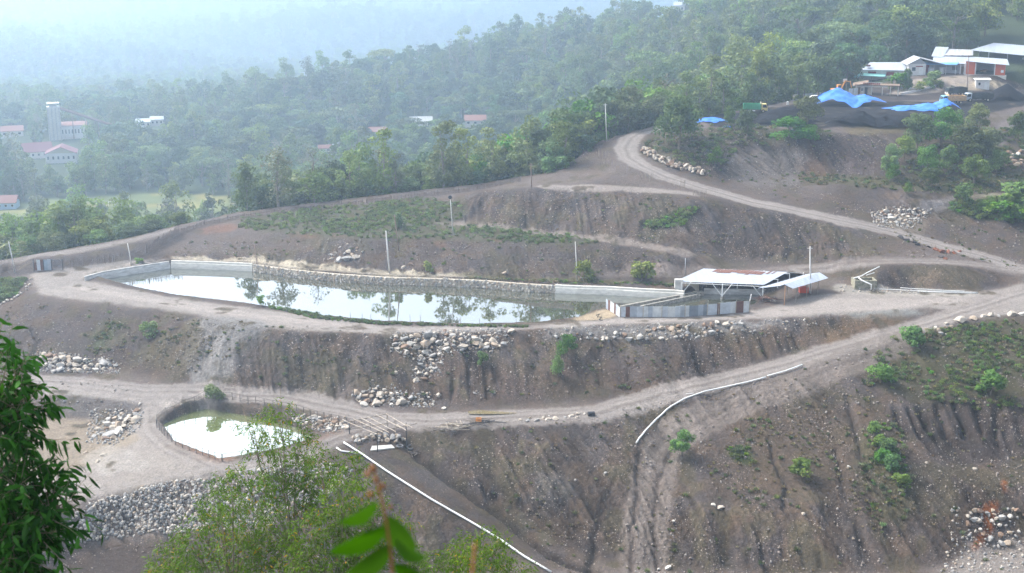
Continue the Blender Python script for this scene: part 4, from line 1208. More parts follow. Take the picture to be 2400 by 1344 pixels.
# rubble wall: mortared stones
sw = wall_along('stone_wall', 'rough rubble stone wall along the middle of the far pond bank', Wf[4:12], -1.0, 1.45, .7, mat_two('mortar', (.42, .37, .29), (.3, .26, .21), 2, rough=.95), 1, batter=.5)
bm = bmesh.new(); bm.from_mesh(sw.data)
rr_ = random.Random(3)
stm = MB(); mats_ = M_STONE
L0 = dense(Wf[4:12], .62)
for k in range(len(L0) - 1):
    a = Vector(L0[k]); b_ = Vector(L0[k + 1]); t = (b_ - a).normalized(); nrm = Vector((-t.y, t.x, 0))
    for z in (.1, .5, .9, 1.3):
        if rr_.random() < .06: continue
        c = a.lerp(b_, rr_.random()) + nrm * (.1 + .5 * z / 2 + rr_.uniform(-.06, .1)); c.z = z + rr_.uniform(-.12, .12)
        rk = ROCKS[rr_.randrange(20)]; s_ = rr_.uniform(.28, .42); rot = Euler((rr_.uniform(0, 6), rr_.uniform(0, 6), rr_.uniform(0, 6))).to_matrix()
        vs_ = [c + rot @ v.co * s_ for v in rk.vertices]
        stm.add(vs_, [tuple(p.vertices) for p in rk.polygons], rr_.choice((0, 0, 1, 2, 3, 0, 3)))
o = stm.build('rubble_stones', mats_[:4], sw)

# ------------------------------------------------------------------ boulders
BOUL_N = [0]
def in_hull_spots(poly, n, seed, mind):
    r = random.Random(seed); xs = [p[0] for p in poly]; ys = [p[1] for p in poly]; out = []
    tries = 0
    while len(out) < n and tries < n * 60:
        tries += 1
        x, y = r.uniform(min(xs), max(xs)), r.uniform(min(ys), max(ys))
        if not in_poly1(x, y, poly): continue
        if any(abs(x - a) < mind and abs(y - b) < mind * .55 for a, b in out): continue
        out.append((x, y))
    return out
def boulder(px, py, s, label, group, seed=None, m=None, lift=.25, sq=1, dark=None):
    r = rnd; s *= .9
    me = ROCKS[r.randrange(20)]
    o = bpy.data.objects.new('boulder', me); COL.objects.link(o)
    p = T(px, py)
    o.location = (p.x, p.y, p.z + s * (lift - .2)); o.scale = (s * r.uniform(.9, 1.3), s * r.uniform(.85, 1.1), s * r.uniform(.75, 1)); o.rotation_euler = (r.uniform(-.4, .4), r.uniform(-.4, .4), r.uniform(0, 6.28))
    if m is not None:
        o.data = rock_mesh('boulder', r.randrange(999), m)
    tag(o, label, 'boulder', group)
    BOUL_N[0] += 1
    return o
def pile(poly, n, smin, smax, label, group, seed, mind=8, mound=0):
    pts_ = in_hull_spots(poly, n, seed, mind)
    r = random.Random(seed + 5)
    cx = sum(p[0] for p in poly) / len(poly); cy_ = sum(p[1] for p in poly) / len(poly)
    for x, y in pts_:
        s = smin + (smax - smin) * r.random() ** 1.8
        o = boulder(x, y, s, label, group)
        if mound: 
            w_ = max(p[0] for p in poly) - min(p[0] for p in poly); h_ = max(p[1] for p in poly) - min(p[1] for p in poly)
            d = math.hypot((x - cx) / w_ * 2, (y - cy_) / h_ * 2); o.location.z += mound * max(0, 1 - d) * r.random()
pile([(925,790),(1010,778),(1075,775),(1120,785),(1170,790),(1160,815),(1080,828),(1010,835),(950,828),(920,815)], 56, .5, 1.3, 'pale boulder in the large heap below the crest of the long bank', 'boulders heaped below the pond bank crest', 1, 12, .5)
pile([(985,835),(1040,835),(1030,865),(1000,890),(970,895),(975,860)], 14, .5, .95, 'pale boulder spilled down the bank under the large heap', 'boulders spilled below the large heap', 2, 12)
pile([(828,925),(850,912),(895,910),(950,930),(1005,935),(1000,948),(940,950),(850,950)], 28, .5, 1.15, 'cream boulder in the heap beside the low road', 'boulders at the foot of the long bank', 3, 13, .4)
for x, y, s in ((1028,928,.8),(1040,958,.6),(1180,806,.7),(1198,776,.9),(1170,812,.55),(1010,862,.6),(1112,922,.4),(928,874,.5)): boulder(x, y, s, 'single pale boulder lying by itself near the boulder heaps', 'single boulders near the long bank')
pile([(85,835),(110,830),(200,848),(275,855),(270,868),(200,875),(120,872),(85,860)], 34, .55, 1.35, 'white and cream boulder heaped at the foot of the left bank', 'boulders at the foot of the left bank', 4, 12, .9)
pile([(285,965),(325,965),(330,985),(285,1010),(275,1035),(225,1035),(215,1000),(250,985)], 26, .5, 1.25, 'grey boulder on the mound beside the fenced pond', 'boulders on the mound left of the fenced pond', 5, 12, .9)
for x, y, s in ((200,1063,.55),(243,1067,.8),(229,1082,.5),(210,996,.6)): boulder(x, y, s, 'single grey boulder on the sandy ground left of the fenced pond', 'single boulders on the sandy ground')
pile([(690,975),(760,978),(812,985),(815,1005),(770,1012),(720,1000),(685,985)], 32, .35, .8, 'tan boulder packed on the right bank of the fenced pond', 'boulders lining the right bank of the fenced pond', 6, 8, .3)
pile([(2050,505),(2075,490),(2150,492),(2175,500),(2150,512),(2120,530),(2060,520)], 32, .5, 1.05, 'cream boulder stacked on the bank above the main road', 'boulders stacked above the main road', 7, 10, .3)
for x, y, s in ((2170,775,.55),(2192,772,.6),(2150,768,.5),(2218,762,.8),(2230,770,.8),(2250,755,1.35),(2282,750,1.3),(2305,745,.8),(2322,742,.85),(2340,744,.6),(2370,742,1.1),(2398,741,1.3),(2206,785,.6),(2200,778,.7),(2155,782,.5)): boulder(x, y - 3, s, 'large cream boulder in the row edging the grassy hilltop', 'boulders edging the grassy hilltop')
BEND = in_hull_spots([(1500,352),(1515,350),(1560,372),(1600,385),(1650,405),(1648,414),(1590,400),(1530,378)], 60, 8, 4)
def stones_mesh(name, spots_, smin, smax, seed, mats_, lift=.3):
    b = MB(); r = random.Random(seed)
    for x, y in spots_:
        p = T(x, y); s = r.uniform(smin, smax); rk = ROCKS[r.randrange(20)]
        M_ = Euler((r.uniform(-.5, .5), r.uniform(-.5, .5), r.uniform(0, 6.28))).to_matrix()
        b.add([p + Vector((0, 0, s * lift)) + M_ @ (v.co * s) for v in rk.vertices], [tuple(f.vertices) for f in rk.polygons], r.randrange(len(mats_)))
    return b.build(name, mats_)
tag(stones_mesh('dry_stone_wall', BEND, .45, .8, 3, [M_STONE[0], M_STONE[2], M_STONE[0], M_STONE[4]], .7), 'low dry stone wall of tan boulders on the inside of the road bend', 'wall')
pile([(1215,985),(1240,980),(1300,975),(1370,968),(1370,978),(1300,985),(1240,990)], 14, .35, .7, 'low boulder edging the low road', 'boulders edging the low road', 9, 10)
tag(stones_mesh('rocks', in_hull_spots([(1480,778),(1700,755),(1760,765),(1640,790),(1560,800),(1300,800),(1300,785)], 46, 4, 8), .25, .8, 6, M_STONE, .3), 'grey stones on the rocky shelf under the sheet metal fence', 'rocks', kind='stuff')
pile([(770,598),(800,570),(850,575),(855,600),(820,615),(775,612)], 16, .4, 1.0, 'grey rock outcropping from the bank behind the pond', 'rocks of the outcrop behind the pond', 11, 9)
for x, y, s in ((812,608,1.6),(835,604,1.2),(945,628,.7),(965,622,.8),(1183,640,.9)): boulder(x, y, s, 'large grey rock half buried in the bank behind the pond', 'large rocks in the bank behind the pond')
tag(stones_mesh('rocks', in_hull_spots([(2260,1205),(2300,1190),(2400,1195),(2400,1260),(2330,1290),(2280,1270)], 26, 4, 8), .3, .7, 6, M_STONE, .3), 'whitish stones beside the rusty trickle at the foot of the hill', 'rocks', kind='stuff')
for x, y, s in ((2320,1262,.9),(2350,1275,.8),(1545,1335,.55),(1567,1332,.6),(1578,1222,.45),(1418,1109,.4),(1672,1185,.5),(1690,1190,.65),(1883,1205,.4),(2000,1263,.4),(2095,985,.4),(2172,1085,.4),(1989,1095,.35),(2284,1100,.5)): boulder(x, y, s, 'single pale stone lying on the bare foreground hillside', 'single stones on the foreground hillside')
tag(stones_mesh('rocks', in_hull_spots([(2340,365),(2400,355),(2400,392),(2350,395)], 12, 4, 8), .5, 1.0, 6, M_STONE, .3), 'white boulders at the edge of the grass bench', 'rocks', kind='stuff')
M_DARKROCK = mat_two('sooty_rock', (.035, .03, .03), (.09, .07, .06), 2); M_REDROCK = mat_two('burnt_red_rock', (.13, .05, .035), (.3, .11, .05), 2)
for x, y, s, m_ in ((2112,556,1.0,0),(2125,562,1.1,0),(2140,566,.9,0),(2150,572,.8,0),(2178,578,.8,0),(2195,585,.9,1),(2208,590,1.0,1),(2222,590,.9,1),(2235,592,.8,1),(2248,588,.7,1),(2205,600,.8,0),(2215,605,.7,1)): boulder(x, y + 2, s, ('black' if not m_ else 'burnt red') + ' rock on the bank edge below the main road', 'scorched rocks below the main road', m=M_DARKROCK if not m_ else M_REDROCK)
boulder(2160, 567, .8, 'yellowish rock among the scorched rocks below the main road', None) if False else None
print('BOULDERS', BOUL_N[0])

# loose stones: the rock fill and scattered rubble, one mass each
M_DULL = [mat('dull_stone_a', (.17, .15, .14), .95), mat('dull_stone_b', (.27, .23, .2), .95), mat('dull_stone_c', (.2, .17, .14), .95), mat('dull_stone_d', (.34, .31, .28), .95), mat('dull_stone_e', (.12, .1, .09), .95)]
def rock_mass(name, P, S_, label, cat, ms=None):
    V = []; Fc = []; MI = []
    r = np.random.default_rng(5)
    base = []
    for k in range(8):
        bm = bmesh.new(); bmesh.ops.create_icosphere(bm, subdivisions=1, radius=1)
        q = random.Random(k)
        for v in bm.verts: v.co *= q.uniform(.65, 1.1)
        base.append((np.array([v.co[:] for v in bm.verts]), np.array([[v.index for v in f.verts] for f in bm.faces]))); bm.free()
    off = 0
    for p, s in zip(P, S_):
        bv, bf = base[r.integers(8)]
        a, b_, c = r.uniform(0, 6.28, 3)
        M_ = np.array(Euler((a, b_, c)).to_matrix())
        V.append((bv * np.array([1, .85, .7])) @ M_.T * s + np.array(p)); Fc.append(bf + off); off += len(bv)
        MI += [int(r.choice([0, 0, 1, 1, 2, 3, 3, 4], p=[.1, .1, .3, .28, .05, .09, .07, .01]))] * len(bf)
    V = np.concatenate(V); Fc = np.concatenate(Fc)
    me = bpy.data.meshes.new(name)
    me.vertices.add(len(V)); me.vertices.foreach_set('co', V.astype(np.float32).ravel())
    n = len(Fc); me.loops.add(n * 3); me.loops.foreach_set('vertex_index', Fc.astype(np.int32).ravel())
    me.polygons.add(n); me.polygons.foreach_set('loop_start', np.arange(0, n * 3, 3, dtype=np.int32)); me.polygons.foreach_set('loop_total', np.full(n, 3, np.int32))
    for m in (ms or M_STONE): me.materials.append(m)
    me.polygons.foreach_set('material_index', np.array(MI, np.int32)); me.update()
    o = bpy.data.objects.new(name, me); COL.objects.link(o); tag(o, label, cat, kind='stuff'); return o
def fill_world(polys, dens, smin, smax, seed, pw=2.5):
    P = []; S_ = []; r = random.Random(seed)
    for poly in polys:
        W = [T(x, y) for x, y in poly]
        xs = [p.x for p in W]; ys = [p.y for p in W]
        n = int((max(xs) - min(xs)) * (max(ys) - min(ys)) * dens)
        for _ in range(n):
            x, y = r.uniform(min(xs), max(xs)), r.uniform(min(ys), max(ys))
            if in_poly1(x, y, W):
                s = smin + (smax - smin) * r.random() ** pw
                P.append((x, y)); S_.append(s)
    zz = Hf(np.array([p[0] for p in P]), np.array([p[1] for p in P]))
    return [(p[0], p[1], z + s * .2) for p, z, s in zip(P, zz, S_)], S_
P_, S_ = fill_world([[(215,1180),(330,1145),(400,1128),(520,1122),(640,1100),(760,1085),(830,1100),(800,1150),(640,1215),(560,1245),(420,1250),(330,1255),(240,1265),(160,1280),(150,1240)]], 13, .12, .46, 8, 2.2)
rock_mass('rubble', P_, S_, 'long slope of loose grey and tan rubble in the lower left', 'rubble')
P2, S2 = fill_world([[(140,925),(340,940),(300,985),(150,960)]], .8, .1, .4, 21)
P3, S3 = fill_world([[(1240,775),(1750,752),(1900,748),(1960,760),(1640,800),(1240,800)]], 2.0, .1, .42, 22)
P4, S4 = fill_world([[(1960,668),(2070,674),(2200,684),(2150,690),(1970,684)]], 3.0, .1, .35, 23)
P5, S5 = fill_world([[(2230,1190),(2400,1190),(2400,1340),(2200,1344)]], 2.0, .1, .4, 24)
rock_mass('rubble', P3, S3, 'broken grey rubble strewn along the shelf below the pond road', 'rubble')
rock_mass('rubble', P2 + P4 + P5, S2 + S4 + S5, 'small pale rubble by the pipe box, the sandy pit and the rusty trickle', 'rubble')
# stray stones over all the banks
allp = [[(0,720),(480,745),(900,790),(1250,800),(1640,800),(1950,765),(1650,872),(1300,935),(1000,948),(640,908),(280,862),(0,850)],
        [(1000,1000),(1300,990),(1550,945),(1880,865),(2100,790),(2400,750),(2400,1344),(1300,1344),(1060,1100)],
        [(450,560),(840,562),(1400,575),(1600,590),(1560,655),(1250,648),(600,610),(400,598)],
        [(1100,525),(1130,450),(1600,462),(2050,550),(2200,606),(1660,600),(1450,562)],
        [(1650,415),(1560,310),(1950,315),(2080,310),(2050,410),(1900,420),(1870,430),(2060,500),(2000,512),(1760,455)],
        [(2060,560),(2400,640),(2400,530),(2170,505)], [(0,890),(330,900),(330,940),(0,960)], [(0,1280),(600,1260),(900,1344),(0,1344)]]
Pa, Sa = fill_world(allp, 1.9, .05, .30, 30, 5)
_mv = NR.samp(np.array([p[0] for p in Pa]), np.array([p[1] for p in Pa]), PEBN); _rs = random.Random(8)
_k = [i for i in range(len(Pa)) if _mv[i] * .9 - .1 > _rs.random()]; Pa = [Pa[i] for i in _k]; Sa = [Sa[i] for i in _k]
NB = [[(915,780),(1180,770),(1210,800),(1150,830),(1040,840),(1050,870),(1010,900),(960,895),(975,850),(915,830)],[(815,925),(900,905),(1020,925),(1020,955),(860,955)],[(75,825),(285,850),(280,878),(75,872)],[(210,960),(340,960),(330,1000),(270,1045),(200,1040)],[(680,970),(820,980),(820,1010),(760,1018),(690,1000)],[(2040,500),(2075,485),(2185,490),(2170,515),(2130,540),(2050,530)]]
Pb, Sb = fill_world(NB, 5.0, .08, .36, 33, 2)
rock_mass('stones', Pa, Sa, 'countless small stones scattered over the bare earth banks', 'stones', M_DULL)
rock_mass('rubble', Pb, Sb, 'small broken stones filling in between the boulder heaps', 'rubble')
print('STONES', len(P_), len(Pa))
# ------------------------------------------------------------------ power poles, stakes
M_WHITE = mat('white_paint', (.72, .72, .70), .6, noise=.12)
M_POLEW = mat('pale_pole_concrete', (.60, .58, .55), .8, noise=.15)
M_POLEB = mat('weathered_pole_wood', (.27, .19, .15), .9, noise=.3)
M_DARK = mat('dark_metal', (.04, .04, .045), .6)
M_STEEL = mat('galvanised_steel', (.45, .47, .5), .45, .5, noise=.15)
M_WOOD = mat_two('grey_wood', (.30, .25, .2), (.16, .13, .1), 3, stretch=(1, 1, .3))
M_WOODL = mat_two('pale_wood', (.48, .42, .34), (.34, .28, .22), 3)
def pole(px, by, tx, ty, m, label, rad=.13, arm=True, head=None):
    p = T(px, by); s = S(px, by); h = (by - ty) / s / .965; dx = (tx - px) / s
    t = thing('power_pole', label, 'pole', p)
    MB().tube([(0, 0, -.4), (dx * .5, 0, h / 2), (dx, 0, h)], [rad * 1.15, rad, rad * .75], 8).build('shaft', m, t, smooth=True)
    if arm:
        b = MB(); b.box((dx, 0, h - .35), (1.1, .09, .1)); b.build('crossarm', m, t)
        for k in (-.5, -.05, .5):
            MB().tube([(dx + k, 0, h - .3), (dx + k, 0, h - .1)], [.05, .035], 6).build('insulator', M_DARK, t)
    if head:
        b = MB(); n = 14
        V = [(dx + .42 * math.cos(6.283 * k / n), y_, h - .25 + .42 * math.sin(6.283 * k / n)) for y_ in (-.1, .1) for k in range(n)]
        b.add(V, [tuple(range(n)), tuple(range(2 * n - 1, n - 1, -1))] + [(k, (k + 1) % n, n + (k + 1) % n, n + k) for k in range(n)]); b.build('lamp_head', M_DARK, t)
    return t
pole(36, 639, 28, 572, M_POLEW, 'white leaning pole at the left edge beside the green bank', .13, False)
pole(308, 620, 303, 573, M_POLEW, 'short white pole behind the left concrete wall', .12, False)
pole(605, 631, 599, 575, M_POLEB, 'pinkish brown pole where the concrete and rubble walls meet', .1)
pole(913, 640, 907, 543, M_POLEW, 'tall bright white pole behind the middle of the rubble wall', .17, False)
pole(935, 588, 926, 505, M_POLEB, 'rusty brown pole on the bank just right of the tall white pole', .11)
pole(1062, 551, 1056, 462, M_POLEW, 'pale pole with a round dark head on the weedy terrace', .1, False, True)
pole(1246, 440, 1244, 385, M_POLEB, 'brown pole on the upper terrace below the forest edge', .11)
pole(1353, 658, 1347, 568, M_POLEW, 'thin pale pole beside the round shrub behind the pond', .1, False)
pole(1422, 331, 1417, 247, M_POLEW, 'tall thin pole on the ridge beside the road bend', .12, True)
pole(1900, 688, 1892, 582, M_POLEW, 'white pole behind the small tin lean-to roof', .15, True)
pole(1606, 645, 1605, 606, M_STEEL, 'thin grey pole behind the left end of the shed roof', .07, False)
pole(1884, 244, 1884, 214, M_DARK, 'dark post on the coal yard left of the big blue tarpaulin', .14, False)
pole(2267, 206, 2264, 138, M_POLEB, 'brown pole on the dirt ramp beside the orange building', .12, True)
def stake(px, by, h, label):
    p = T(px, by); b = MB().tube([(p.x, p.y, p.z - .2), (p.x + rnd.uniform(-.1, .1), p.y, p.z + h)], [.05, .04], 5)
    tag(b.build('stake', M_WOOD), label, 'stake', 'stakes along the near edge of the large pond'); 
for x, y in ((822,747),(849,748),(869,750),(962,757),(985,758),(1028,761),(1046,762),(1080,763),(1124,762),(1150,763),(1210,760)):
    stake(x, y, rnd.uniform(1.0, 1.7), 'thin wooden stake on the near bank of the large pond')

# ------------------------------------------------------------------ the pond shed
M_ROOF = mat_two('white_roof_sheet', (.44, .48, .54), (.35, .39, .46), .35, .4, .65, .4, .25, stretch=(3, .3, 1))
M_RUST = mat_two('rusty_sheet', (.13, .055, .042), (.19, .10, .075), 2, .4, .6, .8)
def corr_sheet(a, b_, c, d, n, th=.02, amp=.03):
    """corrugated sheet between the corners a-b (one edge) and d-c (opposite edge)"""
    a, b_, c, d = map(Vector, (a, b_, c, d)); nrm = (b_ - a).cross(d - a).normalized()
    if nrm.z < -.01: nrm = -nrm
    V = []; F_ = []
    for k in range(n + 1):
        t = k / n; o = nrm * (amp if k % 2 else 0)
        p = a.lerp(b_, t) + o; q = d.lerp(c, t) + o
        V += [p, q, q - nrm * th, p - nrm * th]
    for k in range(n):
        i = k * 4; j = i + 4
        F_ += [(i, j, j + 1, i + 1), (i + 3, i + 2, j + 2, j + 3), (i, i + 3, j + 3, j), (i + 1, j + 1, j + 2, i + 2)]
    F_ += [(0, 1, 2, 3), (n * 4, n * 4 + 3, n * 4 + 2, n * 4 + 1)]
    m_ = MB(); m_.add(V, F_); return m_
FL, FRt = Vector(Zp(1582, 660, 3.0)), Vector(Zp(1791, 668, 3.0))
BL, BR = Vector(Zp(1648, 630, 4.0)), Vector(Zp(1846, 638, 4.0))
sh = thing('pond_shed', 'open shed with a long white tin roof standing on posts over the pond end', 'shed', tuple(Zp(1690, 690, 0)))
corr_sheet(FL, FRt, BR, BL, 60).build('roof', M_ROOF, sh, world=True)
back = (BL - FL); back.z = 0; back = back.normalized() * 6
corr_sheet(BL + Vector((0, 0, -.02)), BR + Vector((0, 0, -.02)), BR + back + Vector((0, 0, -1.3)), BL + back + Vector((0, 0, -1.3)), 60).build('rear_roof', M_ROOF, sh, world=True)
up = Vector((0, 0, .075))
def on_roof(u, v): return FL.lerp(FRt, u).lerp(BL.lerp(BR, u), v)
for u0, u1, v0, v1 in ((.17,.24,.78,.98),(.245,.40,.72,.97),(.405,.47,.80,.98),(.475,.58,.74,.99),(.585,.63,.66,.97),(.635,.70,.72,.95),(.705,.77,.70,.93),(.80,.83,.76,.98),(.86,.88,.8,.97)):
    corr_sheet(on_roof(u0, v0) + up, on_roof(u1, v0) + up, on_roof(u1, v1) + up, on_roof(u0, v1) + up, 6, amp=.01).build('rusty_sheet', M_RUST, sh, world=True)['label'] = 'rusty red roof sheet'
def post(parent, p0, p1, r, m, nm='post', n=8): MB().tube([p0, p1], r, n).build(nm, m, parent, world=True)
M_PIER = mat_two('wet_concrete', (.30, .28, .24), (.14, .13, .11), 2)
fronts = []
for px, py in ((1596, 695), (1692, 699), (1787, 704)):
    b0 = Vector(Zp(px, py, .15)); top = Vector((b0.x, b0.y, 3.05)); fronts.append(b0)
    post(sh, b0, top, .1, M_WHITE)
    MB().tube([(b0.x, b0.y, -1.4), (b0.x, b0.y, .45)], [.45, .32], 10).build('pier', M_PIER, sh, world=True)
    for s_ in (-1, 1):
        if px == 1596 and s_ < 0: continue
        if px == 1787 and s_ > 0: continue
        post(sh, b0 + Vector((0, 0, .4)), b0 + Vector((s_ * 2.0, .3, 2.9)), .07, M_WHITE, 'brace')
bk = (BL - FL); bk.z = 0
for b0 in fronts:
    for f, zt in ((.55, 3.5), (1.0, 3.9), (1.55, 3.2)):
        q = b0 + bk * f
        post(sh, (q.x, q.y, -1.2), (q.x, q.y, zt), .09, M_WHITE)
        MB().tube([(q.x, q.y, -1.4), (q.x, q.y, .45)], [.4, .3], 8).build('pier', M_PIER, sh, world=True)
for f, z in ((0, 2.93), (.55, 3.42), (1.0, 3.88)):
    a = fronts[0] + bk * f; c = fronts[2] + bk * f
    MB().tube([(a.x, a.y, z), (c.x, c.y, z)], .07, 5).build('beam', M_WHITE, sh, world=True)
for k in range(9):
    a = on_roof(.03 + k * .118, 0); c = on_roof(.03 + k * .118, 1)
    MB().tube([a - Vector((0, 0, .1)), c - Vector((0, 0, .1))], .045, 5).build('rafter', M_WOOD, sh, world=True)
# pen walls in the water, hut and back wall under the roof
def wbar(name, label, a, b_, z, w, h, m, cat='wall', group=None):
    a = Vector(a); b_ = Vector(b_); t = (b_ - a).normalized(); n = Vector((-t.y, t.x, 0)) * w / 2
    mb = MB(); mb.slab([(a + n)[:2] + (z,), (b_ + n)[:2] + (z,), (b_ - n)[:2] + (z,), (a - n)[:2] + (z,)], h); o = mb.build(name, m); tag(o, label, cat, group); return o
wbar('pen_wall', 'long low concrete wall dividing the water left of the shed posts', Zp(1643, 682, .8), Zp(1456, 717, .8), .8, .5, 2.2, M_PIER)
wbar('pen_wall', 'second low concrete wall dividing the water, nearer the shed posts', Zp(1640, 689, .75), Zp(1502, 717, .75), .75, .45, 2.2, M_PIER)
wbar('concrete_block', 'short dark concrete block joining the two low water walls', Zp(1626, 684, .85), Zp(1648, 683, .85), .85, 1.2, 2.3, M_PIER, 'block')
o = MB().box(Vector(Zp(1591, 684, 1.0)) + Vector((0, .6, .9)), (1.6, 1.2, 3.0)).build('concrete_hut', M_CONC); tag(o, 'small grey concrete box under the left corner of the shed roof', 'hut')
o = MB().box(Vector(Zp(1625, 682, 1.0)) + Vector((0, 1.6, .5)), (2.6, .5, 2.0)).build('wall', mat_two('yellowed_plaster', (.42, .36, .24), (.3, .26, .2), 2)); tag(o, 'yellowed low wall behind the water under the shed roof', 'wall')
wbar('rear_wall', 'dull concrete wall closing the water behind the shed posts', Zp(1650, 689, 0.0), Zp(1795, 691, 0.0), 1.1, .5, 2.4, M_CONC)

# lean-to of tin sheets
lt = thing('tin_lean_to', 'small gabled tin roof on thin dark posts right of the shed', 'shelter', tuple(T(1870, 706)))
R1, R2 = Vector(Zp(1838, 667, 4.6)), Vector(Zp(1921, 639, 4.8))
E1, E2 = Vector(Zp(1859, 677, 3.95)), Vector(Zp(1942, 652, 4.1))
A1, A2 = Vector(Zp(1776, 676, 3.9)), Vector(Zp(1893, 642.5, 4.2))
corr_sheet(R1, R2, E2, E1, 24).build('roof', M_ROOF, lt, world=True)
corr_sheet(R1 + (R1 - R2) * .12, R2, A2, A1, 24).build('roof', M_ROOF, lt, world=True)
MB().tube([R1 - Vector((0, 0, .12)), R2 - Vector((0, 0, .12))], .07, 5).build('ridge_beam', M_DARK, lt, world=True)
for px, py, ty in ((1838, 716, 672), (1865, 707, 674), (1890, 699, 668), (1916, 690, 660), (1845, 694, 668), (1868, 688, 660)):
    p = T(px, py); h = (py - ty) / S(px, py) / .965
    post(lt, (p.x, p.y, p.z - .3), (p.x, p.y, p.z + h), .08, M_WOOD if px != 1838 else mat('orange_post', (.4, .22, .12), .8))
p = T(1883, 688)
rb = thing('red_tank', 'red orange rectangular tank under the small tin roof', 'tank', p)
MB().box((0, 0, .75), (1.7, 1.1, 1.2)).build('tank_body', mat('orange_red_paint', (.55, .06, .02), .5, noise=.15), rb, bevel=.06)
for x_ in (-.6, .6): MB().box((x_, 0, .08), (.15, 1.0, .2)).build('foot', M_DARK, rb)
# debris under the eaves, leaning post
def heap_of_sticks(name, label, cat, px, py, n, L_, m_list, spread=1.0, hgt=.5):
    p = T(px, py); b = MB(); r = random.Random(px)
    for k in range(n):
        c = Vector((r.gauss(0, spread), r.gauss(0, spread * .5), r.uniform(.05, hgt))); a = r.uniform(-.5, .5) if r.random() < .7 else r.uniform(0, 3)
        d = Vector((math.cos(a), math.sin(a), r.uniform(-.12, .12))) * r.uniform(.4, 1) * L_ / 2
        b.tube([p + c - d, p + c + d], r.uniform(.03, .07), 5, r.randrange(len(m_list)))
    return tag(b.build(name, m_list), label, cat)
heap_of_sticks('scrap_heap', 'dark heap of scrap wood and rusty iron beside the shed water', 'scrap', 1795, 706, 60, 2.6, [M_DARK, M_WOOD, M_RUST], 1.1, .7)
p = T(1754, 722); o = MB().tube([(p.x, p.y, p.z), (p.x + .45, p.y, p.z + 2.7)], .1, 7).build('leaning_post', M_POLEW); tag(o, 'pale leaning post at the right end of the sheet metal fence', 'post')

# sheet metal fence: many odd sheets
fn = thing('sheet_metal_fence', 'fence of odd grey and rusty roofing sheets in front of the shed water', 'fence', tuple(T(1600, 742)))
M_SH = [mat('sheet_%s' % n, c, .5, .2, noise=.18, nscale=1.2) for n, c in (('light', (.52, .56, .60)), ('grey', (.38, .42, .47)), ('slate', (.22, .25, .29)), ('blue', (.30, .37, .44)), ('white', (.60, .62, .62)))] + [M_RUST]
Lf = [T(1418, 724), T(1424, 727), T(1452, 744)]
seq = [(1418,1424,5),(1424,1428,0),(1428,1436,4),(1436,1440,5),(1440,1452,0)]
seqA = [(0,.15,1),(.15,.3,5),(.3,.42,4),(.42,.58,4),(.58,.7,5),(.7,.85,0),(.85,1,4)]
a0, a1 = T(1420, 723), T(1453, 744)
for u0, u1, c in seqA:
    p, q = a0.lerp(a1, u0), a0.lerp(a1, u1)
    p.z = gz(p.x, p.y) - .1; q.z = gz(q.x, q.y) - .1; h = 2.1 + rnd.uniform(-.1, .1)
    corr_sheet(p, q, q + Vector((0, 0, h)), p + Vector((0, 0, h)), 8).build('panel', M_SH[c], fn, world=True)
seqB = [(1454,1466,0),(1466,1476,5),(1476,1492,1),(1492,1507,0),(1507,1519,4),(1519,1529,1),(1529,1551,4),(1551,1565,0),(1565,1582,4),(1582,1594,0),(1594,1605,1),(1605,1615,4),(1615,1636,2),(1636,1648,1),(1648,1657,2),(1657,1680,0),(1680,1687,5),(1687,1700,0),(1700,1711,0),(1711,1724,4),(1724,1742,5),(1742,1757,4)]
def fence_base(px): return T(px, 743.5 - max(0, px - 1600) * .075)
for x0, x1, c in seqB:
    p, q = fence_base(x0), fence_base(x1); h = 2.15 + rnd.uniform(-.08, .08) + (.15 if x0 > 1660 else 0)
    p.z -= .1; q.z -= .1; off = Vector((0, rnd.choice((0, .05)), 0))
    corr_sheet(p + off, q + off, q + off + Vector((0, 0, h)), p + off + Vector((0, 0, h)), max(4, int((x1 - x0) * .6))).build('panel', M_SH[c], fn, world=True)
for x0 in (1453, 1507, 1551, 1605, 1657, 1684, 1724, 1756):
    p = fence_base(x0) + Vector((0, -.08, 0)); post(fn, p, p + Vector((0, 0, 2.3)), .06, M_WOODL)
# swan boat and turquoise cover
sw_ = thing('swan_boat', 'small yellow swan shaped float beside the stepped wall', 'boat', Vector(Zp(1530, 691, 0)))
def ellipsoid(c, r_, n=12, m_=8):
    V = [(c[0] + r_[0] * math.sin(math.pi * j / m_) * math.cos(2 * math.pi * i / n), c[1] + r_[1] * math.sin(math.pi * j / m_) * math.sin(2 * math.pi * i / n), c[2] + r_[2] * math.cos(math.pi * j / m_)) for j in range(m_ + 1) for i in range(n)]
    return V, [(j * n + i, (j + 1) * n + i, (j + 1) * n + (i + 1) % n, j * n + (i + 1) % n) for j in range(m_) for i in range(n)]
M_YEL = mat('yellow_plastic', (.75, .45, .06), .4)
b = MB(); b.add(*ellipsoid((0, 0, .25), (.85, .45, .35))); b.add(*ellipsoid((-.65, 0, .5), (.25, .12, .2))); b.build('hull', M_YEL, sw_, smooth=True)
b = MB(); b.tube([(.55, 0, .35), (.75, 0, .8), (.55, 0, 1.15), (.62, 0, 1.45), (.85, 0, 1.45)], [.16, .12, .1, .12, .09], 8); b.build('neck', M_YEL, sw_, smooth=True)
MB().tube([(.9, 0, 1.42), (1.1, 0, 1.36)], [.06, .02], 6).build('beak', mat('orange_beak', (.7, .2, .03), .5), sw_)
p = T(1462, 728)
b = MB(); n = 20; V = [(0, 0, 1.35)]; Fc = []
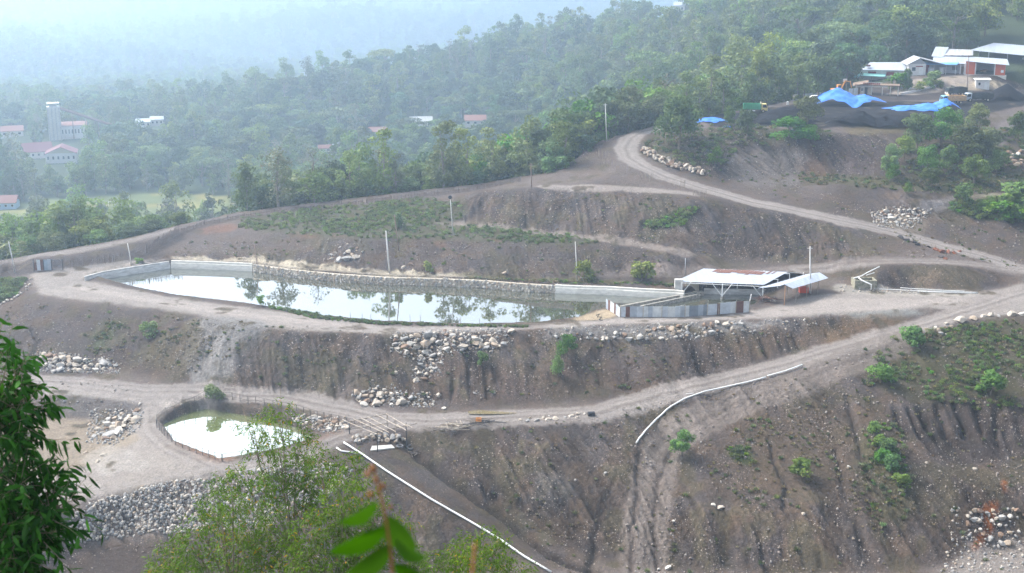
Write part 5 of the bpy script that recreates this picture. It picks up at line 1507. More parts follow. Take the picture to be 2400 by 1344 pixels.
for j, (r_, z_) in enumerate(((.45, 1.25), (.85, .95), (1.15, .55), (1.3, .3))):
    for k in range(n): w_ = 1 + .1 * math.sin(k * 3.1 + j); V.append((r_ * w_ * math.cos(k * 6.283 / n), r_ * w_ * math.sin(k * 6.283 / n), z_ + .06 * math.sin(k * 2.2)))
for k in range(n):
    Fc.append((0, 1 + k, 1 + (k + 1) % n))
    for j in range(3): Fc.append((1 + j * n + k, 1 + (j + 1) * n + k, 1 + (j + 1) * n + (k + 1) % n, 1 + j * n + (k + 1) % n))
b.add([(p.x + x * .85 + .2, p.y + y + 1.2, p.z + z * .7 + .45) for x, y, z in V], Fc)
o = b.build('tarpaulin', mat('turquoise_sheet', (.12, .50, .62), .5), smooth=True); tag(o, 'turquoise cover bulging behind the corner of the sheet metal fence', 'tarpaulin')
# black hose on the sand by the pond end
hp = [T(x, y) + Vector((0, 0, .06)) for x, y in ((1397,740),(1405,737),(1400,744),(1410,744),(1404,750),(1412,752))]
tag(MB().tube(hp, .06, 5).build('hose', M_DARK), 'dark hose curling over the sand at the pond end', 'hose')

# ------------------------------------------------------------------ pipes
M_PIPE = mat('white_pipe', (.74, .74, .72), .4, noise=.06)
def pipe(name, label, pts_, rad, lift=.18, m=None, cut=None):
    P_ = []
    for (x, y) in pts_: P_.append(T(x, y) + Vector((0, 0, lift)))
    D_ = dense([tuple(p) for p in P_], 1.2)
    D_ = [(x, y, max(z, gz(x, y) + rad * .8)) for x, y, z in D_]
    o = MB().tube(D_, rad, 8).build(name, m or M_PIPE, smooth=True); return tag(o, label, 'pipe')
pipe('pipe', 'long straight white pipe running down the hillside to the bottom edge', [(806, 1042), (850, 1070), (905, 1108), (960, 1143), (1012, 1176), (1068, 1208), (1110, 1232), (1170, 1268), (1230, 1310), (1292, 1346)], .15, .35)
pipe('pipe', 'short white pipe lying left of the upper end of the long pipe', [(789, 1052), (800, 1060), (818, 1062), (834, 1065)], .13)
pipe('pipe', 'curved white pipe bending along the bank below the low road', [(1491, 1043), (1512, 1014), (1540, 985), (1575, 955), (1605, 938), (1650, 922), (1700, 911), (1750, 900), (1795, 888)], .14, .3)
pipe('pipe', 'upper length of the curved white pipe, beyond its joint', [(1799, 885), (1840, 874), (1880, 859)], .14, .3)
pipe('pipe', 'short white stick of pipe on the dozer track', [(1607, 925), (1626, 923)], .05, .1)
for k, (a, b_) in enumerate((((2060, 679), (2292, 687)), ((2110, 676), (2260, 684)), ((2150, 684), (2290, 689)))):
    o = pipe('thin_pipe', 'thin pale pipe lying on the flat ground below the cut bank', [a, ((a[0] + b_[0]) / 2, (a[1] + b_[1]) / 2 + 1), b_], .07, .1); o['group'] = 'thin pipes below the cut bank'
# concrete box with white pipes
pb = thing('pipe_box', 'square concrete tank with white pipes crossing above it', 'tank', T(2028, 676))
q = T(2028, 678); M_MOSS = mat_two('mossy_concrete', (.33, .30, .23), (.17, .17, .11), 1.5)
for (dx, dy, w_, d_) in ((0, -1.3, 4.4, .3), (0, 1.3, 4.4, .3), (-2.05, 0, .3, 2.3), (2.05, 0, .3, 2.3)): MB().box((dx, dy + 1.3, .6), (w_, d_, 2.0)).build('tank_wall', M_MOSS, pb)
def pp_(pts_, r=.11): 
    MB().tube(pts_, r, 7).build('pipe', M_PIPE, pb, smooth=True)
pp_([(-2.4, .5, 1.9), (-.6, 1.2, 2.2), (.6, 1.8, 2.7), (3.3, 2.6, 3.8)]); pp_([(.4, 1.4, 2.3), (2.2, 2.2, 2.6)], .1); pp_([(-1.4, .6, 2.1), (-.9, -.2, 1.7), (.2, -1.0, 1.3), (.75, -1.35, 1.1), (.75, -1.5, .1)], .13)
# timber frame over the pump pit
fr = thing('timber_canopy', 'bare timber frame with open battens standing above the pit near the fenced pond', 'canopy', tuple(T(885, 1058)))
ZT = -6.6
for (bx, by_, tx_) in ((819, 1017, 818), (885, 1060, 885), (953, 1052, 951), (908, 1000, 908), (927, 1022, 927)):
    p = T(bx, by_); post(fr, (p.x, p.y, p.z - .3), (p.x, p.y, ZT + .05), .08 if bx not in (927,) else .05, M_DARK if bx in (885, 953, 819) else M_WOOD)
for a, c in (((818, 989), (908, 970)), ((822, 1006), (912, 992)), ((855, 1018), (977, 993))):
    MB().tube([Zp(*a, ZT), Zp(*c, ZT + .05)], .08, 6).build('beam', M_WOOD, fr, world=True)
for a, c in (((806, 986), (884, 1018)), ((828, 982), (899, 1014)), ((846, 980), (912, 1014)), ((862, 977), (927, 1012)), ((882, 972), (940, 1003)), ((905, 970), (955, 1000)), ((930, 995), (952, 1009)), ((950, 994), (966, 1002))):
    MB().tube([Zp(*a, ZT + .14), Zp(*c, ZT + .14)], .055, 5).build('batten', M_WOODL, fr, world=True)
M_RUB = mat('black_rubber', (.03, .03, .032), .8)
def tyre(px, py, label, tilt=0):
    p = T(px, py); b = MB(); n, m_ = 20, 8; V = []
    for i in range(n):
        for j in range(m_):
            a = 6.283 * i / n; c = 6.283 * j / m_; r_ = .5 + .17 * math.cos(c); V.append((r_ * math.cos(a), r_ * math.sin(a), .15 + .14 * math.sin(c)))
    rot = Matrix.Rotation(tilt, 3, 'X'); V = [rot @ Vector(v) + p for v in V]
    b.add(V, [(i * m_ + j, ((i + 1) % n) * m_ + j, ((i + 1) % n) * m_ + (j + 1) % m_, i * m_ + (j + 1) % m_) for i in range(n) for j in range(m_)])
    tag(b.build('tyre', mat('dusty_rubber', (.11, .11, .115), .9), smooth=True), label, 'tyre')
tyre(937, 1048, 'old tyre lying flat left of the frame corner post', 0)
tyre(963, 1050, 'old tyre leaning right of the frame corner post', .3)
p = T(845, 1025); b = MB(); r = random.Random(4)
o = stones_mesh('pit_wall', in_hull_spots([(825,1025),(870,1020),(940,1025),(955,1035),(950,1042),(880,1035),(830,1040)], 34, 6, 4), .3, .6, 9, [M_STONE[1], M_STONE[2], M_STONE[0]], .5); tag(o, 'rough stone lining of the pit beneath the timber frame', 'wall')
o = MB().slab([tuple(T(868, 1058) + Vector((0, 0, .18))), tuple(T(925, 1052) + Vector((0, 0, .18))), tuple(T(918, 1045) + Vector((0, 0, .18))), tuple(T(872, 1048) + Vector((0, 0, .18)))], .3).build('slab', M_CONCL); tag(o, 'pale concrete slab at the foot of the frame posts', 'slab')
heap_of_sticks('driftwood', 'tangle of black hoses and sticks beside the gully head', 'scrap', 968, 1062, 26, 3.2, [M_DARK, M_WOOD], 1.2, .35)
heap_of_sticks('timber_pile', 'loose pile of pale boards beside the low road', 'timber', 1062, 1003, 46, 3.4, [M_WOODL, M_WOODL, M_WOOD], 1.7, .5)
heap_of_sticks('timber_pile', 'dark poles and scrap right of the pale board pile', 'timber', 1140, 992, 26, 3.6, [M_DARK, M_WOOD], 1.6, .4)
oc = thing('orange_crate', 'orange crate standing on the dark scrap pile by the low road', 'crate', T(1122, 990) + Vector((0, 0, .1)))
M_ORG = mat('orange_plastic', (.65, .26, .05), .5)
MB().box((0, 0, .06), (.9, .6, .08)).build('crate_floor', M_ORG, oc)
for dx, dy, w_, d_ in ((0, -.28, .9, .05), (0, .28, .9, .05), (-.43, 0, .05, .52), (.43, 0, .05, .52)):
    b = MB(); [b.box((dx, dy, .18 + .2 * k), (w_, d_, .13)) for k in range(3)]; b.build('crate_side', M_ORG, oc)
p = T(1385, 975); tag(MB().tube([p + Vector((-.5, 0, .35)), p + Vector((.6, .2, .35))], .38, 12).build('drum', M_DARK), 'black drum lying at the end of the row of kerb boulders', 'drum')

# ------------------------------------------------------------------ fences
def rail_fence(name, label, line, h, step, m, rails=(.45, .95), net=False, pr=.055, jitter=.05):
    W = dense([tuple(T(*q)) for q in line], step); W = [Vector((x, y, gz(x, y))) for x, y, z in W]
    t = thing(name, label, 'fence', W[len(W) // 2])
    for p in W: post(t, p - Vector((0, 0, .3)), p + Vector((rnd.uniform(-jitter, jitter), 0, h * rnd.uniform(.92, 1.06))), pr, m, 'post', 5)
    for z in rails:
        MB().tube([p + Vector((0, 0, h * z)) for p in W], pr * .6, 4).build('rail', m, t, world=True)
    if net:
        b = MB(); 
        for p, q in zip(W, W[1:]):
            L_ = (q - p).length; k = max(2, int(L_ / .4))
            for i in range(k): s_ = p.lerp(q, i / k); b.box(s_ + Vector((0, 0, h * .45)), (.025, .025, h * .85))
            for z in (.2, .6): b.tube([p + Vector((0, 0, h * z)), q + Vector((0, 0, h * z))], .02, 3, cap=False)
        b.build('netting', M_DARK, t, world=True)
    return t
M_FPOST = mat('dark_fence_wood', (.09, .08, .07), .9)
rail_fence('pond_fence', 'dark post and rail fence along the far side of the small pond', [(484, 933), (545, 938), (600, 946), (680, 963), (760, 985), (830, 1000), (868, 1006)], 1.35, 1.35, M_FPOST)
rail_fence('pond_fence', 'netted dark fence on the left side of the small pond', [(482, 933), (430, 956), (390, 974), (369, 990), (368, 1003)], 1.35, 1.5, M_FPOST, net=True)
rail_fence('pond_fence', 'dark fence along the near left edge of the small pond', [(368, 1003), (385, 1022), (412, 1044), (460, 1063), (520, 1082)], 1.3, 1.3, M_FPOST)
rail_fence('pond_fence', 'dark fence along the near right edge of the small pond', [(522, 1082), (580, 1073), (640, 1062), (700, 1047), (742, 1036)], 1.3, 2.6, M_FPOST, pr=.06)
M_BRUSH = mat('grey_brown_brushwood', (.13, .105, .095), .9, noise=.3)
def stick_fence(label, line, h, m):
    W = dense([tuple(T(*q)) for q in line], 2.4); W = [Vector((x, y, gz(x, y))) for x, y, z in W]
    t = thing('stick_fence', label, 'fence', W[len(W) // 2])
    b = MB()
    for p, q in zip(W, W[1:]):
        k = max(2, int((q - p).length / .26))
        for i in range(k):
            
            s_ = p.lerp(q, i / k); s_.z = gz(s_.x, s_.y); hh = h * rnd.uniform(.7, 1.15); b.tube([s_ - Vector((0, 0, .2)), s_ + Vector((rnd.uniform(-.15, .15), rnd.uniform(-.1, .1), hh))], rnd.uniform(.035, .065), 4)
    b.build('pickets', m, t, world=True)
    MB().tube([p + Vector((0, 0, h * .6)) for p in W], .04, 4).build('rail', m, t, world=True)
    for p in W[::2][:95]: post(t, p - Vector((0, 0, .3)), p + Vector((0, 0, h * 1.2)), .07, m, 'post', 5)
stick_fence('tall crooked brushwood fence along the foot of the ledge on the left', [(150, 630), (230, 621), (300, 610), (345, 594), (385, 570), (420, 548)], 1.9, M_BRUSH)
stick_fence('low brushwood fence along the weedy terrace', [(425, 545), (480, 527), (560, 511), (700, 493), (850, 477)], .9, M_BRUSH)
stick_fence('grey brushwood fence at the top end of the weedy terrace', [(860, 476), (1000, 460), (1100, 449), (1220, 426)], 1.05, M_BRUSH)
for k, (x, y) in enumerate(((1413, 368), (1425, 388), (1460, 402), (1515, 420), (1590, 440), (1640, 460))):
    p = T(x, y); t = thing('seedling_guard', 'ring of thin stakes round a seedling beside the upper road', 'fence', p, 0, 'stake rings beside the upper road')
    for j in range(11): a = j / 11 * 6.28; MB().tube([(1.5 * math.cos(a), 1.1 * math.sin(a), -.2), (1.5 * math.cos(a) + rnd.uniform(-.1, .1), 1.1 * math.sin(a), rnd.uniform(1.1, 1.8))], .035, 4).build('stake', M_WOOD, t)
# gate of metal panels at the end of the ledge
gt = thing('metal_gate', 'patched sheet metal gate at the left end of the brushwood fence', 'gate', T(115, 634))
s_ = S(115, 634)
def gx_(px): return (px - 115) / s_
for a, c, h, m_, z0 in ((83, 88, 1.7, M_RUST, 0), (89, 97, 2.3, M_SH[0], 0), (97, 103, 2.2, M_RUST, 0), (105, 113, 2.3, M_SH[3], 0), (113, 121, 2.4, M_SH[1], 0)):
    corr_sheet((gx_(a), 0, z0), (gx_(c), 0, z0), (gx_(c), 0, h), (gx_(a), 0, h), 6).build('panel', m_, gt)
b = MB()
for k in range(9): b.tube([(gx_(122 + k * 2.7), .1, 0), (gx_(122 + k * 2.7), .1, 2.2)], .05, 5)
for z in (.1, 1.1, 2.2): b.tube([(gx_(122), .1, z), (gx_(145), .1, z)], .05, 5)
b.build('bars', mat('blue_grey_bars', (.12, .14, .18), .6), gt)
for a in (82, 104, 121.5, 146): MB().tube([(gx_(a), 0, -.3), (gx_(a), 0, 2.5)], .08, 6).build('post', M_DARK, gt)

tag(stones_mesh('stone_edging', [(72,655),(66,662),(70,668),(62,674),(64,680),(54,684),(50,690),(42,694),(34,698),(28,704),(18,706),(10,711),(2,715),(-8,720),(58,668),(46,688)], .28, .5, 44, [M_STONE[3], M_STONE[0]], .3), 'row of whitish stones edging the green bank at the left edge', 'edging')
# ------------------------------------------------------------------ coal yard
M_TARP = mat_two('blue_tarpaulin_cloth', (.025, .15, .60), (.07, .24, .70), .8, .4, .62, .45)
def tarp(name, label, cx, cy_, rx, ry, humps, seed, m=M_TARP, cat='tarpaulin', base=.12, wr=.16):
    c = T(cx, cy_); b = MB(); n = 44; V = []; Fc = []
    ok = {}
    for j in range(n):
        for i in range(n):
            u = (i / (n - 1) * 2 - 1); v = (j / (n - 1) * 2 - 1)
            # round the sheet off
            k = max(abs(u), abs(v)); l = math.hypot(u, v) + 1e-9; uu, vv = u * k / l, v * k / l
            f = 1 + .14 * math.sin(math.atan2(vv, uu) * 5 + seed) + .07 * math.sin(math.atan2(vv, uu) * 11 + seed * 2)
            x = uu * rx * f; y = vv * ry * f
            z = 0
            for hx, hy, r_, h in humps: z = max(z, h * max(0, 1 - math.hypot(x - hx, (y - hy)) / r_) ** .85)
            edge = max(0, 1 - k) 
            wx = float(fbm(np.array(x * .7 + seed), np.array(y * .7), seed, 3)) - .5
            V.append((c.x + x, c.y + y, gz(c.x + x, c.y + y) + base * min(1, edge * 6) + z + wx * wr * 2.2 * min(1, edge * 5 + .2) + .03))
    for j in range(n - 1):
        for i in range(n - 1): a = j * n + i; Fc.append((a, a + 1, a + n + 1, a + n))
    b.add(V, Fc); o = b.build(name, m, smooth=True); tag(o, label, cat); return o
tarp('blue_tarpaulin', 'tall bright blue tarpaulin draped over a peaked coal heap', 1988, 245, 9.0, 6.2, [(-3.0, 1, 8.5, 4.6), (4.2, 0, 8.5, 2.6)], 3, wr=.35)
tarp('blue_tarpaulin', 'long crumpled blue tarpaulin spread low at the yard edge', 2160, 256, 9.6, 4.4, [(-4, 0, 4.5, .9), (2, 0.5, 5, 1.5), (6.8, 1.0, 4.5, 2.9)], 7, wr=.3)
tarp('blue_tarpaulin', 'flat pale blue tarpaulin on the left end of the yard beside the trees', 1668, 284, 4.2, 3.2, [(0, 0, 4, .9)], 9, wr=.2)
tarp('blue_tarpaulin', 'scrap of blue tarpaulin on the slope under the yard', 1704, 299, 1.0, .7, [(0, 0, 1, .3)], 5, wr=.1)
M_COAL = mat('coal', (.016, .016, .019), .95, noise=.5, nscale=2, bump=.3, spec=.04)
tarp('coal_heap', 'steep pyramid of black coal at the right end of the yard', 2357, 232, 6.0, 5.0, [(0, 0, 6.2, 4.4)], 2, M_COAL, 'coal heap', .0, .15)
tarp('coal_heap', 'low coal mound in front of the crumpled tarpaulin', 2225, 262, 3.2, 1.6, [(0, 0, 3.4, 1.7)], 12, M_COAL, 'coal heap', .0, .12)

tarp('coal_heap', 'long black coal ridge along the front of the yard', 2040, 287, 11.5, 3.4, [(-7, 0, 5, 1.6), (-2, .4, 5.5, 2.3), (3, 0, 5, 2.0), (8, .3, 5, 2.2)], 22, M_COAL, 'coal heap', .0, .3)
tarp('coal_heap', 'black coal mound between the yellow cab truck and the tall tarpaulin', 1858, 268, 9.5, 4.0, [(-5, 0, 5, 1.4), (1, 0, 5.5, 1.9), (6, 0, 5, 1.6)], 25, M_COAL, 'coal heap', .0, .3)
tarp('coal_heap', 'low spread of black coal behind the bushy yard edge tree', 1835, 288, 8.0, 3.0, [(-3, 0, 5, 1.1), (4, 0, 5, 1.3)], 27, M_COAL, 'coal heap', .0, .3)

M_GLASS = mat('dark_glass', (.03, .04, .05), .15, spec=.6)
M_TYRE = M_RUB
def wheel(parent, x, y, r=.48, w=.28):
    b = MB(); b.tube([(x, y - w / 2, r), (x, y + w / 2, r)], r, 18); t = b.build('wheel', M_TYRE, parent)
    b = MB(); b.tube([(x, y - w / 2 - .02, r), (x, y + w / 2 + .02, r)], r * .55, 12); b.build('rim', mat('rim_paint', (.55, .5, .4), .5), t)
def truck(label, loc, rz, cab, bed, bedfront, L_=6.4, load=None, group=None):
    """front towards +x"""
    t = thing('truck', label, 'truck', loc, rz, group)
    MB().box((-.2, 0, .82), (L_ - .6, .9, .22)).build('chassis', M_DARK, t)
    for x, ys in ((L_ / 2 - 1.15, (-.95, .95)), (-L_ / 2 + 1.5, (-.9, .9))):
        for y in ys: wheel(t, x, y)
    # cab
    cx = L_ / 2 - .85
    prof = [(cx - .8, .65), (cx + .82, .65), (cx + .86, 1.35), (cx + .55, 2.3), (cx + .35, 2.42), (cx - .8, 2.42)]
    V = [(x, y, z) for y in (-1.0, 1.0) for x, z in prof]; n = len(prof)
    MB().add(V, [tuple(range(n))[::-1], tuple(range(n, 2 * n))] + [(k, (k + 1) % n, n + (k + 1) % n, n + k) for k in range(n)]).build('cab', cab, t, bevel=.05)
    MB().add([(cx + .845, -.85, 1.42), (cx + .845, .85, 1.42), (cx + .60, .8, 2.22), (cx + .60, -.8, 2.22), (cx + .875, -.85, 1.42), (cx + .875, .85, 1.42), (cx + .63, .8, 2.22), (cx + .63, -.8, 2.22)], [(0, 1, 2, 3), (7, 6, 5, 4), (0, 4, 5, 1), (1, 5, 6, 2), (2, 6, 7, 3), (3, 7, 4, 0)]).build('windscreen', M_GLASS, t)
    for s in (-1, 1):
        MB().add([(cx - .45, s * 1.01, 1.45), (cx + .7, s * 1.01, 1.45), (cx + .45, s * 1.01, 2.2), (cx - .45, s * 1.01, 2.2), (cx - .45, s * 1.03, 1.45), (cx + .7, s * 1.03, 1.45), (cx + .45, s * 1.03, 2.2), (cx - .45, s * 1.03, 2.2)], [(0, 1, 2, 3), (7, 6, 5, 4), (0, 4, 5, 1), (1, 5, 6, 2), (2, 6, 7, 3), (3, 7, 4, 0)]).build('side_window', M_GLASS, t)
        MB().box((cx + .87, s * .75, .98), (.05, .3, .2)).build('headlight', M_WHITE, t)
        MB().box((cx + .85, s * 1.2, 1.9), (.08, .16, .4)).build('mirror', M_DARK, t)
    MB().box((cx + .88, 0, .7), (.12, 1.9, .25)).build('bumper', M_WHITE, t)
    # bed
    x0, x1 = -L_ / 2, cx - .95; bz, bh = 1.0, 1.35
    b = MB(); b.box(((x0 + x1) / 2, 0, bz), (x1 - x0, 2.2, .12))
    for s in (-1, 1): b.box(((x0 + x1) / 2, s * 1.08, bz + bh / 2), (x1 - x0, .06, bh))
    b.box((x0, 0, bz + bh / 2), (.06, 2.1, bh)); o = b.build('cargo_bed', bed, t)
    b = MB(); k = 8
    for s in (-1, 1):
        for i in range(k + 1): b.box((x0 + (x1 - x0) * i / k, s * 1.13, bz + bh / 2), (.07, .07, bh + .1))
        for z in (bz + .25, bz + bh): b.box(((x0 + x1) / 2, s * 1.14, z), (x1 - x0 + .1, .05, .09))
    b.build('ribs', bed, o)
    MB().box((x1, 0, bz + bh / 2 + .25), (.12, 2.1, bh + .5)).build('headboard', bedfront, t)
    MB().box(((x0 + x1) / 2, -1.12, .62), (1.6, .04, .3)).build('side_guard', M_WHITE, t)
    if load: 
        MB().add(*ellipsoid(((x0 + x1) / 2, 0, bz + bh - .25), ((x1 - x0) / 2 - .15, .95, .55))).build('load', load, t)
    return t
M_YCAB = mat('cream_yellow_paint', (.72, .58, .22), .45); M_GREEN = mat('green_paint', (.06, .33, .16), .6, noise=.2)
M_TAN = mat('faded_orange_wood', (.55, .36, .18), .8, noise=.3); M_BCAB = mat('sky_blue_paint', (.18, .42, .62), .45)
M_DGR = mat('dark_green_boards', (.05, .055, .045), .8, noise=.4); M_SILV = mat('silver_blue_paint', (.40, .46, .52), .4)
truck('yellow cab truck with a green ribbed bed parked at the left of the coal yard', T(1770, 264), R(-8), M_YCAB, M_GREEN, mat('cream_board', (.62, .52, .36), .7))
truck('blue cab truck with a faded orange wooden bed behind the crumpled tarpaulin', T(2232, 244), R(188), M_BCAB, M_TAN, M_TAN, 7.0)
truck('silver cab truck with a dark boarded bed beside the coal pyramid', T(2292, 238), R(186), M_SILV, M_DGR, M_DGR, 8.0, M_COAL)
truck('dark truck with a black load standing behind the orange bedded truck', T(2240, 224), R(190), M_DGR, M_DGR, M_DGR, 6.0, M_COAL)
# excavator behind the tall tarpaulin
ex = thing('excavator', 'orange excavator half hidden behind the tall blue tarpaulin', 'excavator', T(1962, 222), R(10))
M_EXC = mat('excavator_orange', (.60, .27, .06), .6, noise=.2)
for s in (-1, 1):
    V = [(x, s * 1.0 + d, z) for d in (-.3, .3) for x, z in ((-1.6, .35), (-1.3, .05), (1.3, .05), (1.6, .35), (1.3, .75), (-1.3, .75))]
    MB().add(V, [tuple(range(6)), tuple(range(11, 5, -1))] + [(k, (k + 1) % 6, 6 + (k + 1) % 6, 6 + k) for k in range(6)]).build('track', M_DARK, ex)
MB().box((-.3, 0, 1.3), (3.0, 2.2, .9)).build('body', M_EXC, ex, bevel=.08)
cb = MB().box((.7, .55, 2.2), (1.2, 1.0, 1.3)).build('cab', M_EXC, ex, bevel=.06); MB().box((.8, .53, 2.35), (1.24, 1.04, .8)).build('window', M_GLASS, cb)
MB().tube([(.9, -.3, 1.5), (2.2, -.3, 4.0), (3.9, -.3, 3.7)], [.22, .24, .16], 6).build('boom', M_EXC, ex)
MB().tube([(3.7, -.3, 3.9), (4.3, -.3, 1.9)], [.16, .12], 6).build('stick', M_EXC, ex)
MB().add(*ellipsoid((4.3, -.3, 1.6), (.5, .5, .4), 8, 6)).build('bucket', M_DARK, ex)
# sign, corrugated screens, people-high white drum
sg = thing('sign_board', 'small white board on two legs behind the tall tarpaulin', 'sign', T(1979, 214))
for s in (-.5, .5): MB().tube([(s, 0, 0), (s, 0, 3.4)], .06, 5).build('leg', M_WOOD, sg)
MB().box((0, 0, 3.3), (1.3, .08, .95)).build('board', M_WHITE, sg)
def screen(label, x0, x1, y0, y1, h, m):
    a, c = T(x0, y0), T(x1, y1); t = thing('sheet_screen', label, 'fence', a.lerp(c, .5))
    n = max(2, int((c - a).length / 1.6))
    for k in range(n):
        p, q = a.lerp(c, k / n), a.lerp(c, (k + .97) / n); hh = h * rnd.uniform(.93, 1.05)
        corr_sheet(p, q, q + Vector((0, 0, hh)), p + Vector((0, 0, hh)), 8).build('panel', m, t, world=True)
        post(t, p, p + Vector((0, 0, h)), .07, M_WOOD)
screen('grey corrugated sheet screen in front of the trees, left piece', 1840, 1868, 236, 235, 1.7, M_SH[0])
screen('grey corrugated sheet screen beside the round yard tree, right piece', 1882, 1925, 233, 229, 1.6, M_SH[1])
screen('white corrugated screen between the tarpaulin and the concrete frame house', 1988, 2010, 226, 224, 2.2, M_SH[4])
p = T(1846, 246); tag(MB().tube([p, p + Vector((0, 0, .9))], .3, 12).build('drum', M_WHITE), 'small white drum on the edge of the coal yard', 'drum')
p = T(1912, 236); cr_ = thing('car', 'white car parked under the round yard tree', 'car', p, R(5))
V = [(x, y, z) for y in (-.8, .8) for x, z in ((-2, .35), (2, .35), (2.05, .8), (1.2, .95), (.6, 1.45), (-1.1, 1.45), (-1.8, .95), (-2.05, .9))]; n = 8
MB().add(V, [tuple(range(n))[::-1], tuple(range(n, 2 * n))] + [(k, (k + 1) % n, n + (k + 1) % n, n + k) for k in range(n)]).build('body', M_WHITE, cr_, bevel=.05)
MB().box((-.2, 0, 1.18), (1.7, 1.63, .36)).build('side_window', M_GLASS, cr_)
for x in (-1.3, 1.3):
    for y in (-.78, .78): wheel(cr_, x, y, .32, .2)
# ------------------------------------------------------------------ buildings above the yard
M_PLAS = mat_two('white_plaster', (.70, .68, .66), (.55, .53, .5), 1, .4, .7, .8); M_GREYW = mat('grey_wall', (.34, .35, .38), .8, noise=.15)
M_ORW = mat('orange_red_wall', (.55, .12, .05), .7, noise=.12); M_REDP = mat('dark_red_panel', (.25, .03, .04), .7); M_GROOF = mat_two('grey_roof_sheet', (.42, .43, .44), (.30, .31, .32), .5, .4, .6, .6, .1, stretch=(3, .4, 1))
M_BLUEA = mat('blue_awning', (.12, .30, .60), .5); M_TEAL = mat('teal_sheet', (.20, .45, .42), .6)
M_BRN = mat_two('brown_boards', (.22, .15, .10), (.13, .09, .06), 2)
def face_x(px, p):      # heading that faces the camera
    return -math.atan2(p.x, p.y)
def B(px0, px1, py, name, label, cat='building', rz=0, z=None):
    """a frame of reference: origin at the ground under the middle, +x to the right along the picture, metres"""
    pc = T((px0 + px1) / 2, py); s = S((px0 + px1) / 2, py)
    t = thing(name, label, cat, pc, face_x(0, pc) + rz); return t, (px1 - px0) / s, s
def window(parent, x, z, w, h, y, frame=None):
    f = MB().box((x, y, z), (w + .16, .1, h + .16)).build('window', frame or M_WHITE, parent); MB().box((x, y - .04, z), (w, .06, h)).build('pane', M_GLASS, f)
# gabled white house and its long wing
t, w, s = B(2131, 2167, 177, 'gabled_house', 'white gabled house with a grey sheet roof beside the blue awning', rz=R(12))
MB().box((0, 3, 1.7), (w, 6, 3.6)).build('wall', M_PLAS, t)
V = [(-w / 2, 0, 3.5), (w / 2, 0, 3.5), (w * .1, 0, 5.2), (-w / 2, .2, 3.5), (w / 2, .2, 3.5), (w * .1, .2, 5.2)]
MB().add(V, [(0, 1, 2), (5, 4, 3), (0, 3, 4, 1), (1, 4, 5, 2), (2, 5, 3, 0)]).build('gable', M_GREYW, t)
rf = MB(); rf.slab([(-w / 2 - .9, -.6, 3.2), (w * .1, -.6, 5.35), (w * .1, 9.5, 5.35), (-w / 2 - .9, 9.5, 3.2)], .08); rf.slab([(w * .1, -.6, 5.35), (w / 2 + 5.5, -.6, 3.5), (w / 2 + 5.5, 9.5, 3.5), (w * .1, 9.5, 5.35)], .08); rf.build('roof', M_GROOF, t)
dr = MB().box((w * .22, -.05, 1.3), (1.3, .12, 2.5)).build('door', M_WHITE, t); MB().box((w * .1, -.12, 2.75), (2.2, .06, .3)).build('transom', M_REDP, t)
window(t, -w * .22, 1.9, 1.1, 1.1, -.03)
t, w, s = B(2166, 2266, 174, 'workshop_wing', 'long grey workshop wing under white sheet roofs with a blue awning')
MB().box((0, 4, 1.6), (w, 5, 3.3)).build('wall', M_GREYW, t)
corr_sheet((-w / 2 + 3.0, .6, 3.3), (w / 2, .6, 3.2), (w / 2, 7.5, 5.4), (-w / 2 + 3.0, 7.5, 5.4), 40).build('roof', M_ROOF, t)
corr_sheet((-w / 2 + 2.4, 5.0, 4.9), (-w / 2 + 6.0, 5.0, 4.7), (-w / 2 + 7.4, 11, 7.4), (-w / 2 + 3.4, 11, 7.5), 12).build('upper_roof', M_ROOF, t)
corr_sheet((-w / 2 + 6.0, 6, 5.2), (w / 2 + .6, 6, 5.4), (w / 2 + .6, 11, 6.8), (-w / 2 + 6.0, 11, 6.9), 24).build('upper_roof', M_GROOF, t)
MB().slab([(-w / 2, -1.4, 2.9), (w * .22, -1.4, 3.05), (w * .26, 1.5, 3.55), (-w / 2, 1.5, 3.45)], .06).build('awning', M_BLUEA, t)
for x in (-.48, -.25, 0, .2): MB().tube([(x * w, -1.3, 0), (x * w, -1.3, 2.95)], .06, 6).build('post', M_WHITE, t)
for x in (.30, .38, .46): MB().box((x * w, .9, 1.6), (.28, .3, 3.2)).build('column', M_PLAS, t)
MB().box((-.42 * w, 1.3, 1.3), (1.9, .15, 2.4)).build('shutter', M_REDP, t)
window(t, .18 * w, 1.7, 1.5, 1.2, 1.45, M_GREYW); MB().box((.34 * w, 1.45, 1.2), (.9, .1, 2.3)).build('door', M_BRN, t); MB().box((.42 * w, 1.45, 1.2), (.8, .1, 2.3)).build('door', M_GLASS, t)
for k, (px, py) in enumerate(((2181, 174), (2206, 173))):
    p = T(px, py); t = thing('water_tank', 'silver cylindrical water tank under the blue awning, %s one' % ('left' if k == 0 else 'right'), 'tank', p)
    MB().tube([(0, 0, 0), (0, 0, 1.9)], .85, 18).build('tank_body', M_STEEL, t, smooth=False); MB().tube([(0, 0, 1.9), (0, 0, 2.1)], [.6, .2], 14).build('lid', M_STEEL, t)
